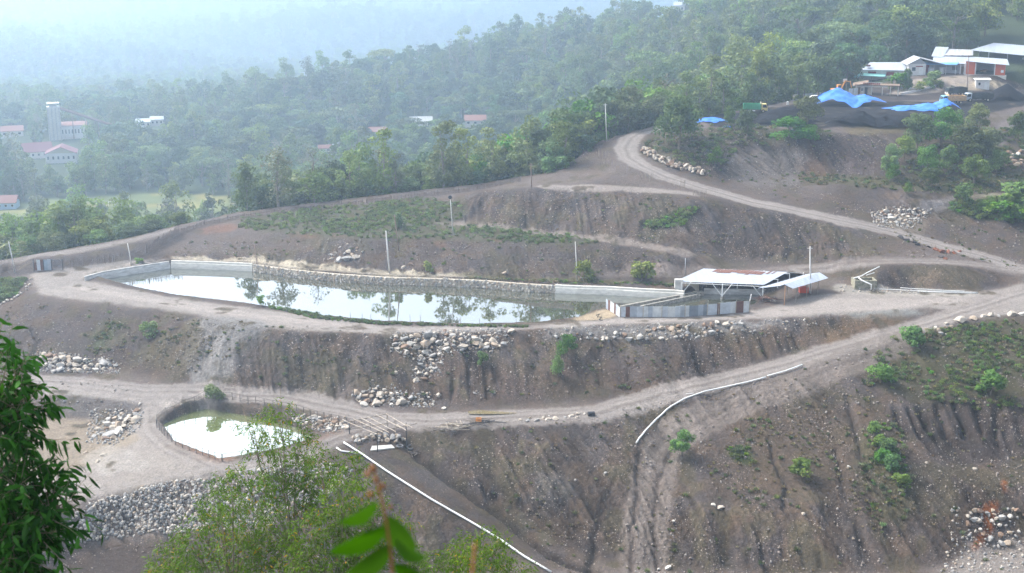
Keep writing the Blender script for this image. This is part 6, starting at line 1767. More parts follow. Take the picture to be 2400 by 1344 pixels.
# orange shed
t, w, s = B(2267, 2350, 176, 'orange_garage', 'open garage with orange red walls and a white sheet roof')
pc = t.location
MB().box((-w / 2 + 1.4, 3, 1.9), (2.8, 5.5, 3.9)).build('wall', M_ORW, t)
MB().box((w / 2 - 1.6, 3, 1.6), (2.9, 5.5, 3.3)).build('wall', M_ORW, t)
MB().box((0, 5.9, 1.7), (w, .2, 3.4)).build('rear_wall', M_GREYW, t)
for x in (-w / 2 + .05, -w / 2 + 3.0, w / 2 - 3.2): MB().box((x, .15, 1.75), (.3, .3, 3.5)).build('column', M_PLAS, t)
corr_sheet((-w / 2 - .6, -.8, 4.1), (w / 2 + .9, -.8, 3.2), (w / 2 + .2, 7, 4.4), (-w / 2 + .6, 7, 4.9), 40).build('roof', M_ROOF, t)
MB().box((0, 2.9, -1.1), (w + .6, 6.2, 2.2)).build('plinth', M_CONCL, t)
MB().box((w / 2 - 1.0, .2, 1.2), (.8, .1, .8)).build('meter_box', M_WHITE, t)
heap_of_sticks('machine_parts', 'brownish machinery parts stored inside the orange garage', 'scrap', 2306, 170, 20, 1.8, [M_TAN, M_RUST], .5, .9)
# big open roof
t, w, s = B(2284, 2480, 150, 'open_hall', 'big open sided hall with a wide white sheet roof at the right edge')
corr_sheet((-w / 2, 0, 3.9), (w / 2, 0, 1.8), (w / 2 + 3, 12, 4.0), (-w / 2 + 7, 12, 5.6), 70).build('roof', M_ROOF, t)
for k in range(6):
    x = -w / 2 + .3 + k * (w - .6) / 5; MB().tube([(x, .2, -.5), (x, .2, 3.8 - 2.1 * k / 5)], .13, 8).build('post', M_STEEL, t)
    MB().tube([(x + 2, 11, -.5), (x + 2, 11, 4.6 - 1.6 * k / 5)], .13, 8).build('post', M_STEEL, t)
MB().box((-w / 2 + 3, 8, 1.6), (.2, 8, 3.6)).build('side_wall', M_GREYW, t)
MB().box((w / 2 - 6, -1.5, 1.7), (14, 5, .1), M=Matrix.Rotation(R(-10), 3, 'X')).build('front_roof', M_ROOF, t)
# white booth
t, w, s = B(2287, 2317, 209, 'guard_booth', 'small white booth standing alone on the slope beside the ramp', 'booth', rz=R(8))
MB().box((0, 1.5, 1.25), (w * .93, 3, 2.9)).build('wall', M_PLAS, t)
MB().slab([(-w / 2 - .3, -.4, 2.75), (w / 2 + .3, -.4, 2.85), (w / 2 + .3, 3.4, 3.0), (-w / 2 - .3, 3.4, 2.9)], .12).build('roof', M_WHITE, t)
window(t, -w * .22, 1.5, .6, .8, -.02); MB().box((w * .22, -.03, 1.1), (.8, .08, 2.0)).build('door', M_WHITE, t)
# long low house
t, w, s = B(2018, 2112, 186, 'long_low_house', 'long low house with a white sheet roof behind the banana plants', rz=R(-6))
MB().box((0, 3, 1.2), (w, 5, 3.0)).build('wall', M_PLAS, t)
corr_sheet((-w / 2 + .8, -.6, 2.75), (w / 2 + .5, -.6, 3.0), (w / 2 + .5, 6, 5.0), (-w / 2 + 2.2, 6, 4.6), 40).build('roof', M_ROOF, t)
MB().box((-w / 2 + 2.4, 1.0, 4.0), (1.2, 1.4, .5)).build('chimney', M_RUST, t)
for x in (-.22, .2): MB().box((x * w, .45, 1.7), (2.4, .12, 1.1)).build('shutter', M_REDP, t)
MB().slab([(-w / 2, -2.6, 1.1), (w * .1, -2.6, 1.1), (w * .1, .3, 1.7), (-w / 2, .3, 1.7)], .07).build('awning', M_TEAL, t)
for x in (-.48, -.2, .08): MB().tube([(x * w, -2.5, -1), (x * w, -2.5, 1.1)], .06, 5).build('post', M_WOOD, t)
p = T(2008, 182); o = MB().box(p + Vector((0, 0, .6)), (1.9, 1.3, 1.2)).build('water_tank', M_TEAL, bevel=.15); tag(o, 'teal box tank at the left end of the long low house', 'tank')
# concrete frame house on posts
t, w, s = B(2006, 2103, 223, 'frame_house', 'unfinished concrete frame house with an open ground floor and brown deck')
MB().box((-w * .3, 2.2, 1.2), (w * .36, 3.4, 2.6)).build('room', mat_two('cream_plaster', (.55, .48, .38), (.38, .32, .26), 1.5), t)
MB().box((0, 2.2, 2.75), (w, 4.6, .3)).build('deck', M_BRN, t)
MB().box((-w * .06, .1, 2.45), (w * .62, .2, .2)).build('beam', M_CONCL, t)
for x in (-.46, -.31, -.12, .12, .3, .47): MB().box((x * w, .1, 1.2), (.22, .22, 2.7)).build('column', M_CONCL, t)
for x in (.12, .3, .47): MB().box((x * w, 3.9, 1.2), (.22, .22, 2.7)).build('column', M_CONCL, t)
b = MB(); 
for k in range(9): b.box((-w * .3 + k * .55, -.1, 3.25), (.42, .06, .55))
b.build('railing_panel', M_REDP, t)
MB().box((-w * .08, -.08, 3.58), (5.0, .1, .08)).build('rail', M_WHITE, t)
MB().box((-w * .24, .47, 1.05), (.8, .1, 2.0)).build('door', M_DARK, t); MB().box((-w * .4, .47, 1.05), (.8, .1, 2.0)).build('door', M_BRN, t); window(t, -w * .32, 1.4, .7, .8, .46)
MB().slab([(-w / 2 - .6, -.5, 2.5), (-w * .2, -.5, 3.5), (-w * .2, 4.5, 3.9), (-w / 2 - .6, 4.5, 2.9)], .1).build('side_roof', M_BRN, t)
# garden wall of the ramp
gw = [T(x, y) for x, y in ((2110, 222), (2145, 215), (2180, 207), (2203, 199), (2204, 190))]
b = MB(); 
for p, q in zip(gw, gw[1:]):
    d = (q - p); n = Vector((-d.y, d.x, 0)).normalized() * .15
    b.slab([(p + n).to_tuple()[:2] + (p.z + .5,), (q + n).to_tuple()[:2] + (q.z + .5,), (q - n).to_tuple()[:2] + (q.z + .5,), (p - n).to_tuple()[:2] + (p.z + .5,)], .9)
tag(b.build('garden_wall', M_PLAS), 'low white garden wall curving along the dirt ramp', 'wall')
# ------------------------------------------------------------------ far buildings
M_RROOF = mat('red_tile_roof', (.22, .11, .09), .8, noise=.2); M_MROOF = mat('maroon_roof', (.15, .06, .07), .8, noise=.15)
def house(px0, px1, py, label, wall_h, roof_h, wallm, roofm, depth=7, rz=0, nwin=3, gable_front=False, ridge=.5):
    t, w, s = B(px0, px1, py, 'house', label, 'house', rz)
    MB().box((0, depth / 2, wall_h / 2 - .5), (w, depth, wall_h + 1)).build('wall', wallm, t)
    o = .5
    if gable_front:
        V = [(-w / 2, -.02, wall_h), (w / 2, -.02, wall_h), (0, -.02, wall_h + roof_h), (-w / 2, .15, wall_h), (w / 2, .15, wall_h), (0, .15, wall_h + roof_h)]
        MB().add(V, [(0, 1, 2), (5, 4, 3), (0, 3, 4, 1), (1, 4, 5, 2), (2, 5, 3, 0)]).build('gable', mat('cream_gable', (.5, .45, .34), .8), t)
        rf = MB(); rf.slab([(-w / 2 - o, -o, wall_h - .2), (0, -o, wall_h + roof_h), (0, depth + o, wall_h + roof_h), (-w / 2 - o, depth + o, wall_h - .2)], .15)
        rf.slab([(0, -o, wall_h + roof_h), (w / 2 + o, -o, wall_h - .2), (w / 2 + o, depth + o, wall_h - .2), (0, depth + o, wall_h + roof_h)], .15); rf.build('roof', roofm, t)
    else:
        rf = MB(); m_ = depth * ridge
        rf.slab([(-w / 2 - o, -o, wall_h - .2), (w / 2 + o, -o, wall_h - .2), (w / 2 + o, m_, wall_h + roof_h), (-w / 2 - o, m_, wall_h + roof_h)], .15)
        rf.slab([(-w / 2 - o, m_, wall_h + roof_h), (w / 2 + o, m_, wall_h + roof_h), (w / 2 + o, depth + o, wall_h - .2), (-w / 2 - o, depth + o, wall_h - .2)], .15); rf.build('roof', roofm, t)
    for k in range(nwin): window(t, (k + .5) / nwin * w - w / 2, wall_h * .55, w / nwin * .35, wall_h * .3, -.04)
    return t
house(112, 176, 383, 'white hall with a maroon gabled roof facing us among the valley trees', 5.5, 3.4, M_PLAS, M_MROOF, 14, R(-5), 6, True)
house(62, 122, 372, 'long maroon roofed building left of the white gabled hall', 4.0, 4.2, M_PLAS, M_MROOF, 14, R(8), 5)
house(6, 52, 322, 'pale house with a pinkish roof at the left edge near the tower', 4, 2.6, M_PLAS, M_RROOF, 10, 0, 3)
house(148, 202, 326, 'white two storey building attached to the right of the tower', 8.5, 1.6, M_PLAS, M_RROOF, 12, 0, 8)
house(322, 352, 300, 'low white roofed shed right of the tower, left one', 4, 1.5, M_PLAS, M_ROOF, 9, 0, 3)
house(355, 382, 296, 'low white roofed shed right of the tower, right one', 4.5, 1.5, M_PLAS, M_ROOF, 9, 0, 3)
house(-20, 34, 492, 'blue and white house with a red roof beside the grass field', 3.2, 2.6, mat('light_blue_wall', (.35, .48, .62), .7), M_RROOF, 8, R(-14), 4)
house(1090, 1138, 296, 'pink roofed house half hidden in the middle forest, rightmost one', 3.5, 2.6, M_PLAS, M_RROOF, 9, 0, 3)
house(962, 1012, 298, 'long pale house with a grey roof in the middle forest', 4, 2.2, M_PLAS, M_GROOF, 9, 0, 4)
house(866, 906, 322, 'pinkish low house in the trees below the long pale house', 3.5, 2.4, M_PLAS, M_RROOF, 8, 0, 3)
house(748, 776, 358, 'small white striped stall on the grassy clearing', 2.6, 1.6, M_PLAS, M_RROOF, 5, 0, 2)
house(782, 800, 352, 'small house with a white roof beside the stall in the clearing', 2.6, 1.4, M_GREYW, M_ROOF, 5, 0, 1)
house(1534, 1572, 34, 'white house with a pale roof high on the wooded ridge', 5, 2, M_PLAS, M_ROOF, 9, 0, 3)
house(1580, 1604, 30, 'second white house on the ridge, right of the other', 5, 2, M_PLAS, M_ROOF, 9, 0, 2)
# concrete tower with conveyor gallery
t, w, s = B(118, 145, 330, 'concrete_tower', 'tall ribbed concrete tower rising from the valley trees', 'tower')
H_ = 82 / s; 
MB().box((0, 3, H_ * .45 - 1), (w, 6, H_ * .9 + 2)).build('shaft', M_CONCL, t)
for k in range(4): MB().box((-w / 2 + .5 + k * (w - 1) / 3, -.35, H_ * .44), (.7, .7, H_ * .88)).build('rib', M_CONC, t)
MB().box((0, 3, H_ * .93), (w * .6, 4, H_ * .08)).build('top_room', M_CONC, t)
MB().box((0, 3, H_ * .985), (w * .95, 6.6, .5)).build('roof', M_CONCL, t)
MB().tube([(w * .4, 3, H_ * .86), (w * 2.2, 3, H_ * .62), (w * 5.3, 3, H_ * .22)], .9, 4).build('conveyor', mat('brown_gallery', (.25, .17, .15), .8), t)
for k in (1.4, 2.4, 3.4, 4.4): MB().tube([(w * k, 3, 0), (w * k, 3, H_ * (.86 - (k - .4) * .13))], .3, 5).build('trestle', M_WOOD, t)
# hamlet roofs on the far slope
M_CLAY = mat('pale_clay_roof', (.62, .42, .32), .8)
for k, (x, y, wd) in enumerate(((470, 22, 26), (498, 26, 22), (462, 36, 12), (488, 12, 16), (636, 33, 10), (690, 24, 12), (706, 33, 18), (734, 48, 18), (758, 50, 9), (190, 62, 14), (208, 66, 28), (236, 70, 10), (46, 72, 22), (122, 60, 12), (950, 30, 14), (962, 26, 12), (866, 36, 14), (884, 34, 18), (905, 33, 14), (2, 90, 12), (565, 46, 8), (55, 190, 10), (900, 44, 10))):
    t, w, s = B(x - wd / 2, x + wd / 2, y, 'hamlet_house', 'tiny pale roofed house on the far hazy hillside', 'house'); t['group'] = 'tiny houses on the far hazy hillside'
    MB().box((0, 5, 5), (w, 10, 14)).build('wall', M_PLAS, t)
    MB().slab([(-w / 2 - 1, -1, 11.5), (w / 2 + 1, -1, 11.5), (w / 2 + 1, 6, 16), (-w / 2 - 1, 6, 16)], .3).build('roof', M_CLAY if k % 3 else M_ROOF, t)
# lattice pylon
pl = T(717, 205); pt = thing('pylon', 'faint steel lattice pylon far away behind the ridge', 'pylon', pl)
b = MB(); Hh = 68 / S(717, 205)
for k in range(8):
    z0, z1 = Hh * k / 8, Hh * (k + 1) / 8; w0, w1 = Hh * .09 * (1 - k / 9), Hh * .09 * (1 - (k + 1) / 9)
    c0 = [(i * w0, j * w0, z0) for i, j in ((-1, -1), (1, -1), (1, 1), (-1, 1))]; c1 = [(i * w1, j * w1, z1) for i, j in ((-1, -1), (1, -1), (1, 1), (-1, 1))]
    for q in range(4): b.tube([c0[q], c1[q]], .3, 4); b.tube([c0[q], c1[(q + 1) % 4]], .2, 3)
b.build('lattice', M_STEEL, pt)
for z in (.62, .76, .9): MB().tube([(-Hh * .16, 0, Hh * z), (Hh * .16, 0, Hh * z)], .35, 4).build('arm', M_STEEL, pt)
# goal frames and posts on the field
for x, y, l in ((262, 484, 'left'), (296, 470, 'right')):
    p = T(x, y); t = thing('goal', 'white goal frame on the grass field, %s one' % l, 'goal', p, R(70))
    for s_ in (-2.2, 2.2): MB().tube([(s_, 0, 0), (s_, 0, 2.4)], .12, 6).build('post', M_WHITE, t)
    MB().tube([(-2.2, 0, 2.4), (2.2, 0, 2.4)], .12, 6).build('crossbar', M_WHITE, t)
# ------------------------------------------------------------------ trees and bushes inside the works
def tree_at(px, py, hpx, key, label, sx=1.0, group=None, dz=-.2):
    p = T(px, py); s = S(px, py); h = hpx / s / .96; return plant(key, p + Vector((0, 0, dz)), h / TREE[key][0][2], None, label, group, sx)
tree_at(1919, 236, 88, 'ndark', 'large round tree standing alone behind the tall blue tarpaulin', .85)
for x, y, h, k in ((1590,276,46,'ndark'),(1612,272,52,'nround'),(1636,266,62,'ndark'),(1662,258,70,'ndark'),(1690,252,72,'ndark'),(1718,248,66,'ndark'),(1745,246,60,'nround'),(1772,244,56,'ndark'),(1800,243,52,'nround'),(1826,242,40,'ndark'),(1676,262,40,'light'),(1868,246,24,'ndark')):
    tree_at(x, y, h * .88, k, 'leafy green tree in the row behind the coal yard', .95, 'row of trees behind the coal yard')
tree_at(1590, 352, 108, 'ndark', 'big leafy tree on the slope inside the road bend', .95)
tree_at(1612, 330, 70, 'nround', 'light green crown pressed against the big tree inside the road bend', .8)
tree_at(1748, 328, 62, 'ndark', 'dusty green tree below the yellow cab truck', .66)
tree_at(1708, 300, 46, 'ndark', 'slim tree left of the yellow cab truck', .62)
tree_at(1893, 312, 74, 'ndark', 'bushy tree on the yard edge left of the tall blue tarpaulin', .78)
tree_at(1862, 335, 52, 'nround', 'spreading green bush on the slope left of the bushy yard edge tree', 1.9)
tree_at(1676, 392, 42, 'nround', 'small bright tree on the slope right of the road bend', .8)
for x, y, h, k, l, sx in ((2086,412,70,'nround','dark round tree at the left end of the slope thicket',1.0),(2092,425,42,'nround','small bright tree in front of the left end of the slope thicket',1.0),(2172,408,66,'nround','full green tree low in the middle of the slope thicket',1.2),
    (2150,350,80,'ndark','leafy tree in the upper left of the slope thicket',1.15),(2205,345,86,'nround','dense green tree at the top of the slope thicket',1.25),(2240,330,66,'nround','pale topped tree upper right in the slope thicket',1.1),
    (2268,386,96,'ndark','wide tree in the right part of the slope thicket',1.3),(2312,380,80,'ndark','dark tree at the right end of the slope thicket',1.1),(2283,430,64,'nround','low spreading tree below the right part of the thicket',1.4),
    (2288,308,64,'ndark','tree standing above the thicket below the trucks',1.2),(2180,440,46,'ndark','dark bush below the middle of the thicket',1.4),(2335,405,52,'nround','bush at the lower right corner of the thicket',1.2),
    (2385,330,66,'ndark','dusty tree at the right edge below the yard',1.1),(2128,455,28,'nround','small bright bush on the grass bench',1.0),(2120,380,60,'ndark','tree filling the left middle of the thicket',1.0),(2225,400,60,'ndark','tree filling the centre of the thicket',1.1)):
    tree_at(x, y, h * .88, k, l, sx * .78)
tree_at(2255, 478, 36, 'bush', 'small bush at the left tip of the green bench', 1.0)
for x, y, h in ((2385, 505, 40), (2400, 485, 46), (2360, 515, 34), (2335, 505, 22), (2310, 498, 20), (2395, 520, 30)):
    tree_at(x, y, h, 'bush', 'lush green shrub on the bench at the right edge', 1.6, 'lush shrubs on the bench at the right edge')
tree_at(1329, 834, 48, 'nround', 'bright green sapling standing on the rocky shelf', 1.0)
tree_at(1306, 884, 48, 'nround', 'narrow green sapling just below the one on the rocky shelf', .6)
tree_at(1131, 856, 26, 'bush', 'tiny green bush below the large boulder heap', .9)
tree_at(1599, 1068, 54, 'nround', 'round bright bush beside the dozer track', 1.0)
tree_at(1880, 1120, 36, 'bush', 'small round bush in the middle of the foreground hillside', 1.1)
tree_at(2140, 806, 34, 'bush', 'light green bush at the top left of the grassy hilltop', 1.4)
tree_at(2062, 895, 34, 'bush', 'light green bush at the lower left of the grassy hilltop', 1.3)
tree_at(2320, 925, 40, 'bush', 'yellow green bush in the middle of the grassy hilltop', 1.2)
for x, y, h in ((2085, 1065, 30), (2070, 1085, 26), (2045, 1020, 26), (2060, 1050, 24), (2095, 1100, 30), (2110, 1140, 26)):
    tree_at(x, y, h, 'bush', 'small leafy shrub in the green gully of the foreground hill', 1.1, 'shrubs in the green gully')
tree_at(1003, 640, 24, 'dbush', 'small shrub behind the middle of the rubble wall', .8)
tree_at(1371, 653, 34, 'dbush', 'round dark shrub behind the stepped wall, left one', 1.1)
tree_at(1503, 660, 40, 'dbush', 'round dark shrub behind the stepped wall, right one', 1.1)
tree_at(611, 716, 20, 'bush', 'tiny plant on the near bank of the large pond', .8)
tree_at(932, 533, 30, 'dbush', 'light shrub on the weedy terrace beside the rusty pole', .9)
tree_at(352, 786, 26, 'dbush', 'green shrub low on the left part of the long bank', 1.2)
tree_at(499, 934, 26, 'dbush', 'green reed tuft at the corner of the small pond fence', 1.5)
tree_at(326, 617, 10, 'bush', 'little bush behind the left concrete wall', 1.8)
tree_at(2108, 210, 30, 'bush', 'glossy green plant clump beside the long low house', 1.0)
p = T(2131, 212)
tree_at(2126, 214, 44, 'dark', 'dark purple green tree in front of the white gabled house', .5)
for x, y, h in ((2188, 195, 22), (2196, 205, 14), (2160, 212, 16), (2178, 206, 12)): tree_at(x, y, h, 'dbush', 'small garden shrub along the white garden wall', 1.4, 'garden shrubs')
# banana plants
def banana(px, py, hpx, label):
    p = T(px, py); h = hpx / S(px, py); t = thing('banana_plant', label, 'plant', p, 0, 'banana plants by the long low house')
    MB().tube([(0, 0, -.2), (0, 0, h * .55)], [.2, .12], 7).build('stem', mat('green_stem', (.16, .22, .08), .7), t)
    V = []; Fc = []; tn = []
    for k in range(9):
        a = k * 2.4; side = Vector((-math.sin(a), math.cos(a), 0)); pts_ = [Vector((math.cos(a) * q * h * .42, math.sin(a) * q * h * .42, h * (.5 + .62 * q - .52 * q * q * (1.2 - .06 * k)))) for q in (0, .25, .5, .75, 1)]
        for j in range(4):
            w0, w1 = [.32 * math.sin(math.pi * min(.97, (q + .3) / 4.6)) for q in (j, j + 1)]; o = len(V)
            V += [pts_[j] - side * w0, pts_[j] + side * w0, pts_[j + 1] + side * w1, pts_[j + 1] - side * w1]; Fc.append((o, o + 1, o + 2, o + 3)); tn.append(.3 + .06 * k)
    me = bpy.data.meshes.new('leaves'); me.from_pydata([tuple(v) for v in V], [], Fc); set_tone(me, np.array(tn), 1); me.materials.append(LF_BUSH)
    o = bpy.data.objects.new('leaves', me); COL.objects.link(o); o.parent = t
for x, y, h in ((2092, 207, 38), (2100, 209, 34), (2083, 208, 30), (2110, 206, 30)): banana(x, y, h, 'banana plant with big drooping leaves beside the long low house')
# lone tall dark tree on the ridge line
x, y, z = Q(768, 880, 0); z = gz(x, y)
plant('dark', (x, y, z), 2.5, None, 'lone tall dark tree sticking up from the left end of the ridge')

# ------------------------------------------------------------------ grass and weeds as masses
def tuft_mesh(seed, n, h, w, m, flat=.5):
    r = np.random.default_rng(seed); V = []; 
    for k in range(n):
        a = r.uniform(0, 6.28); b0 = np.array([r.uniform(-w, w), r.uniform(-w, w), 0]); d = np.array([math.cos(a), math.sin(a), 0]); s = np.array([-d[1], d[0], 0]) * r.uniform(.02, .05) * (1 + 2 * h)
        t = b0 + d * h * flat * r.uniform(.3, 1) + np.array([0, 0, h * r.uniform(.5, 1)])
        V += [b0 - s, b0 + s, t + s * .4, t - s * .4]
    me = bpy.data.meshes.new('tuft'); me.from_pydata([tuple(v) for v in V], [], [(4 * k, 4 * k + 1, 4 * k + 2, 4 * k + 3) for k in range(n)]); set_tone(me, r.random(n), seed); me.materials.append(m); return me
LF_DRY = leaf_mat('dry_grass', (.12, .10, .05), (.22, .18, .09), (.3, .25, .14), .3, .2)
LF_WEED = leaf_mat('weed_leaves', (.055, .085, .025), (.12, .16, .05), (.16, .15, .06), .3)
TC = bpy.data.collections.new('tuft_shapes')
for i, me in enumerate([tuft_mesh(1, 46, .5, .35, LF_WEED, .9), tuft_mesh(2, 46, .45, .4, LF_WEED, 1.1), tuft_mesh(3, 40, .45, .3, LF_BUSH, .8), tuft_mesh(4, 34, .4, .3, LF_DRY, .6), tuft_mesh(5, 34, .35, .35, LF_DRY, .9),
                        crown_mesh('weed', [((0, 0, .3), (.5, .5, .3)), ((.4, .2, .25), (.35, .35, .25)), ((-.3, .3, .3), (.3, .3, .3))], 34, .2, 5, LF_WEED), crown_mesh('weed', [((0, 0, .35), (.45, .45, .38)), ((.3, -.3, .25), (.4, .4, .25))], 40, .18, 6, LF_LIGHT)]):
    o = bpy.data.objects.new('tuft_shape_%02d' % i, me); TC.objects.link(o)
def strew(polys, dens, vi, s0, s1, seed, masked=None):
    P, S_ = fill_world(polys, dens, s0, s1, seed, 1.2)
    if masked is not None:
        mv = NR.samp(np.array([p[0] for p in P]), np.array([p[1] for p in P]), masked); r = random.Random(seed)
        k = [i for i in range(len(P)) if mv[i] > r.random()]; P = [P[i] for i in k]; S_ = [S_[i] for i in k]
    P = [(p[0], p[1], p[2] - s * .22) for p, s in zip(P, S_)]
    r = random.Random(seed + 1)
    return P, S_, [r.choice(vi) for _ in P]
def mass(name, label, cat, lst):
    P = sum((l[0] for l in lst), []); S_ = sum((l[1] for l in lst), []); VI = sum((l[2] for l in lst), [])
    scatter_object(name, P, S_, [rnd.uniform(0, 6.28) for _ in P], VI, TC, label, cat)
NOISEM = sstep(.42, .62, fbm(NR.X * .22, NR.Y * .22, 51))
terr = [[(560,512),(700,492),(1000,462),(1090,480),(1090,512),(960,520),(1120,530),(1300,548),(1400,560),(1400,572),(1250,572),(1000,560),(840,560),(650,548),(560,535)]]
mass('weeds', 'low green weeds and cassava covering the terrace behind the pond', 'weeds', [strew(terr, 1.8, [0, 1, 5, 6, 6, 6], .45, 1.15, 1, .25 + .75 * NOISEM)])
hill = [[(2100,790),(2420,745),(2420,960),(2250,950),(2020,900),(2060,830)]]
mass('hill_grass', 'patchy green grass and weeds over the hilltop at the right', 'grass', [strew(hill, 2.4, [0, 1, 2, 6, 3], .5, 1.3, 2, .08 + .8 * NOISEM), strew([[(2030,980),(2110,1000),(2140,1200),(2060,1240),(2020,1120)], [(1700,1050),(1760,1050),(1770,1095),(1720,1090)]], 2.6, [0, 2, 3, 5], .6, 1.3, 3, .2 + .8 * NOISEM)])
mass('bench_grass', 'green and dry grass on the benches below the coal yard', 'grass', [strew([[(2230,470),(2420,462),(2420,525),(2330,520),(2220,490)]], 2.4, [0, 2, 6, 6], .8, 1.8, 4), strew([[(1870,405),(2060,416),(2200,414),(2420,395),(2420,455),(2250,458),(2100,446),(1880,432)]], .9, [0, 1, 3, 4], .6, 1.3, 5),
     strew([[(1560,300),(1960,305),(1950,335),(1740,345),(1680,400),(1560,380),(1500,335)], [(2120,305),(2400,300),(2400,395),(2200,412),(2100,412)]], .9, [0, 1, 3, 5, 6], .7, 1.6, 6, .3 + .7 * NOISEM),
     strew([[(1500,525),(1620,485),(1640,490),(1600,530),(1520,535)]], 3, [2, 2, 0, 6], .6, 1.4, 7)])
mass('bank_grass', 'thin strip of grass along the pond edges and paths', 'grass', [strew([[(640,718),(760,742),(900,756),(1100,763),(1240,763),(1240,768),(1080,766),(900,762),(740,748),(630,722)]], 4.5, [0, 2, 5, 0], .45, .9, 8), strew([[(1100,650),(1250,654),(1580,664),(1580,672),(1420,666),(1290,664),(1120,655)]], 3, [0, 3, 2], .4, .9, 9),
     strew([[(-10,655),(60,655),(40,690),(0,712),(-20,700)]], 3, [0, 2, 6, 5], .8, 1.6, 10)])
allb = [allp[0], allp[1], allp[2], allp[3], allp[4], allp[5]]
mass('dry_weeds', 'sparse dry tufts and weeds clinging to the bare earth banks', 'weeds', [strew(allb, .30, [3, 4, 3, 4, 0, 1], .35, .95, 11, .15 + .85 * NOISEM), strew([[(280,720),(300,760),(215,850),(190,830)], [(560,830),(900,850),(1000,930),(700,900)], [(380,780),(520,790),(420,890),(330,860)], [(230,770),(300,745),(230,830),(200,820)], [(1760,960),(2040,930),(2150,1200),(2100,1300),(1950,1150),(1700,1200),(1650,1100)], [(1300,930),(1650,870),(1700,840),(1900,800),(1500,905)]], .9, [3, 4, 0, 1, 3], .4, 1.0, 12, .2 + .8 * NOISEM)])

# ------------------------------------------------------------------ foreground trees and shoots (near the camera)
def D(px, py, dist):
    d = ray(px, py).normalized(); return cam.location + d * dist
LF_ACA = leaf_mat('acacia_leaves', (.05, .11, .008), (.135, .235, .016), (.40, .23, .012), .05, .3, (1.0, 1.05))
LF_BIG = leaf_mat('big_glossy_leaves', (.015, .06, .010), (.045, .16, .018), (.10, .30, .03), .05, .25, (1, 1.05))
def leaf_cloud(name, centres, n_spray, per, L_, W_, m, seed, droop=.5, curve=.25, parent=None):
    """centres: (point, radius). Each spray is a twig with per leaves of length L_; every leaf is two bent quads"""
    r = np.random.default_rng(seed); V = []; tn = []; twigs = MB()
    for (c, rad, wgt) in centres:
        ctone = r.uniform(0, .35)
        for _ in range(int(n_spray * wgt)):
            d = r.standard_normal(3); d /= np.linalg.norm(d); k = r.random() ** .5
            o = np.array(c) + d * np.array(rad) * k
            dr = d * .8 + np.array([0, 0, .15]) + r.standard_normal(3) * .5; dr /= np.linalg.norm(dr)
            tl = L_ * r.uniform(1.6, 3.2)
            twigs.tube([o, o + dr * tl * .6 + np.array([0, 0, .02]), o + dr * tl], [L_ * .03, L_ * .02, L_ * .008], 3, cap=False)
            for q in range(per):
                b0 = o + dr * tl * (.15 + .85 * q / per)
                s = r.standard_normal(3); s -= dr * s.dot(dr); s /= np.linalg.norm(s)
                ld = dr * r.uniform(.2, .8) + s * .8 + np.array([0, 0, -droop * r.uniform(.3, 1.3)]); ld /= np.linalg.norm(ld)
                wd = np.cross(ld, r.standard_normal(3)); wd /= np.linalg.norm(wd); nn = np.cross(ld, wd)
                l = L_ * r.uniform(.7, 1.2); w = W_ * r.uniform(.75, 1.2)
                p0 = b0; p1 = b0 + ld * l * .35 + nn * l * curve * .25; p2 = b0 + ld * l * .72 + nn * l * curve * .2 - np.array([0, 0, l * .06]); p3 = b0 + ld * l - nn * l * curve * .1 - np.array([0, 0, l * .16])
                V += [p0 - wd * w * .08, p0 + wd * w * .08, p1 + wd * w * .5, p1 - wd * w * .5, p1 - wd * w * .5, p1 + wd * w * .5, p2 + wd * w * .42, p2 - wd * w * .42, p2 - wd * w * .42, p2 + wd * w * .42, p3 + wd * w * .05, p3 - wd * w * .05]
                t = min(1, max(0, ctone + r.random() * .62 + (.5 if r.random() < .035 else 0))); tn += [t, t, t]
    V = np.array(V, np.float32); n = len(V) // 4
    me = bpy.data.meshes.new(name); me.vertices.add(len(V)); me.vertices.foreach_set('co', V.ravel())
    me.loops.add(n * 4); me.loops.foreach_set('vertex_index', np.arange(n * 4, dtype=np.int32)); me.polygons.add(n)
    me.polygons.foreach_set('loop_start', np.arange(0, n * 4, 4, dtype=np.int32)); me.polygons.foreach_set('loop_total', np.full(n, 4, np.int32)); me.update()
    set_tone(me, np.array(tn), seed); me.materials.append(m)
    o = bpy.data.objects.new('crown', me); COL.objects.link(o); 
    if parent: o.parent = parent
    return o, twigs
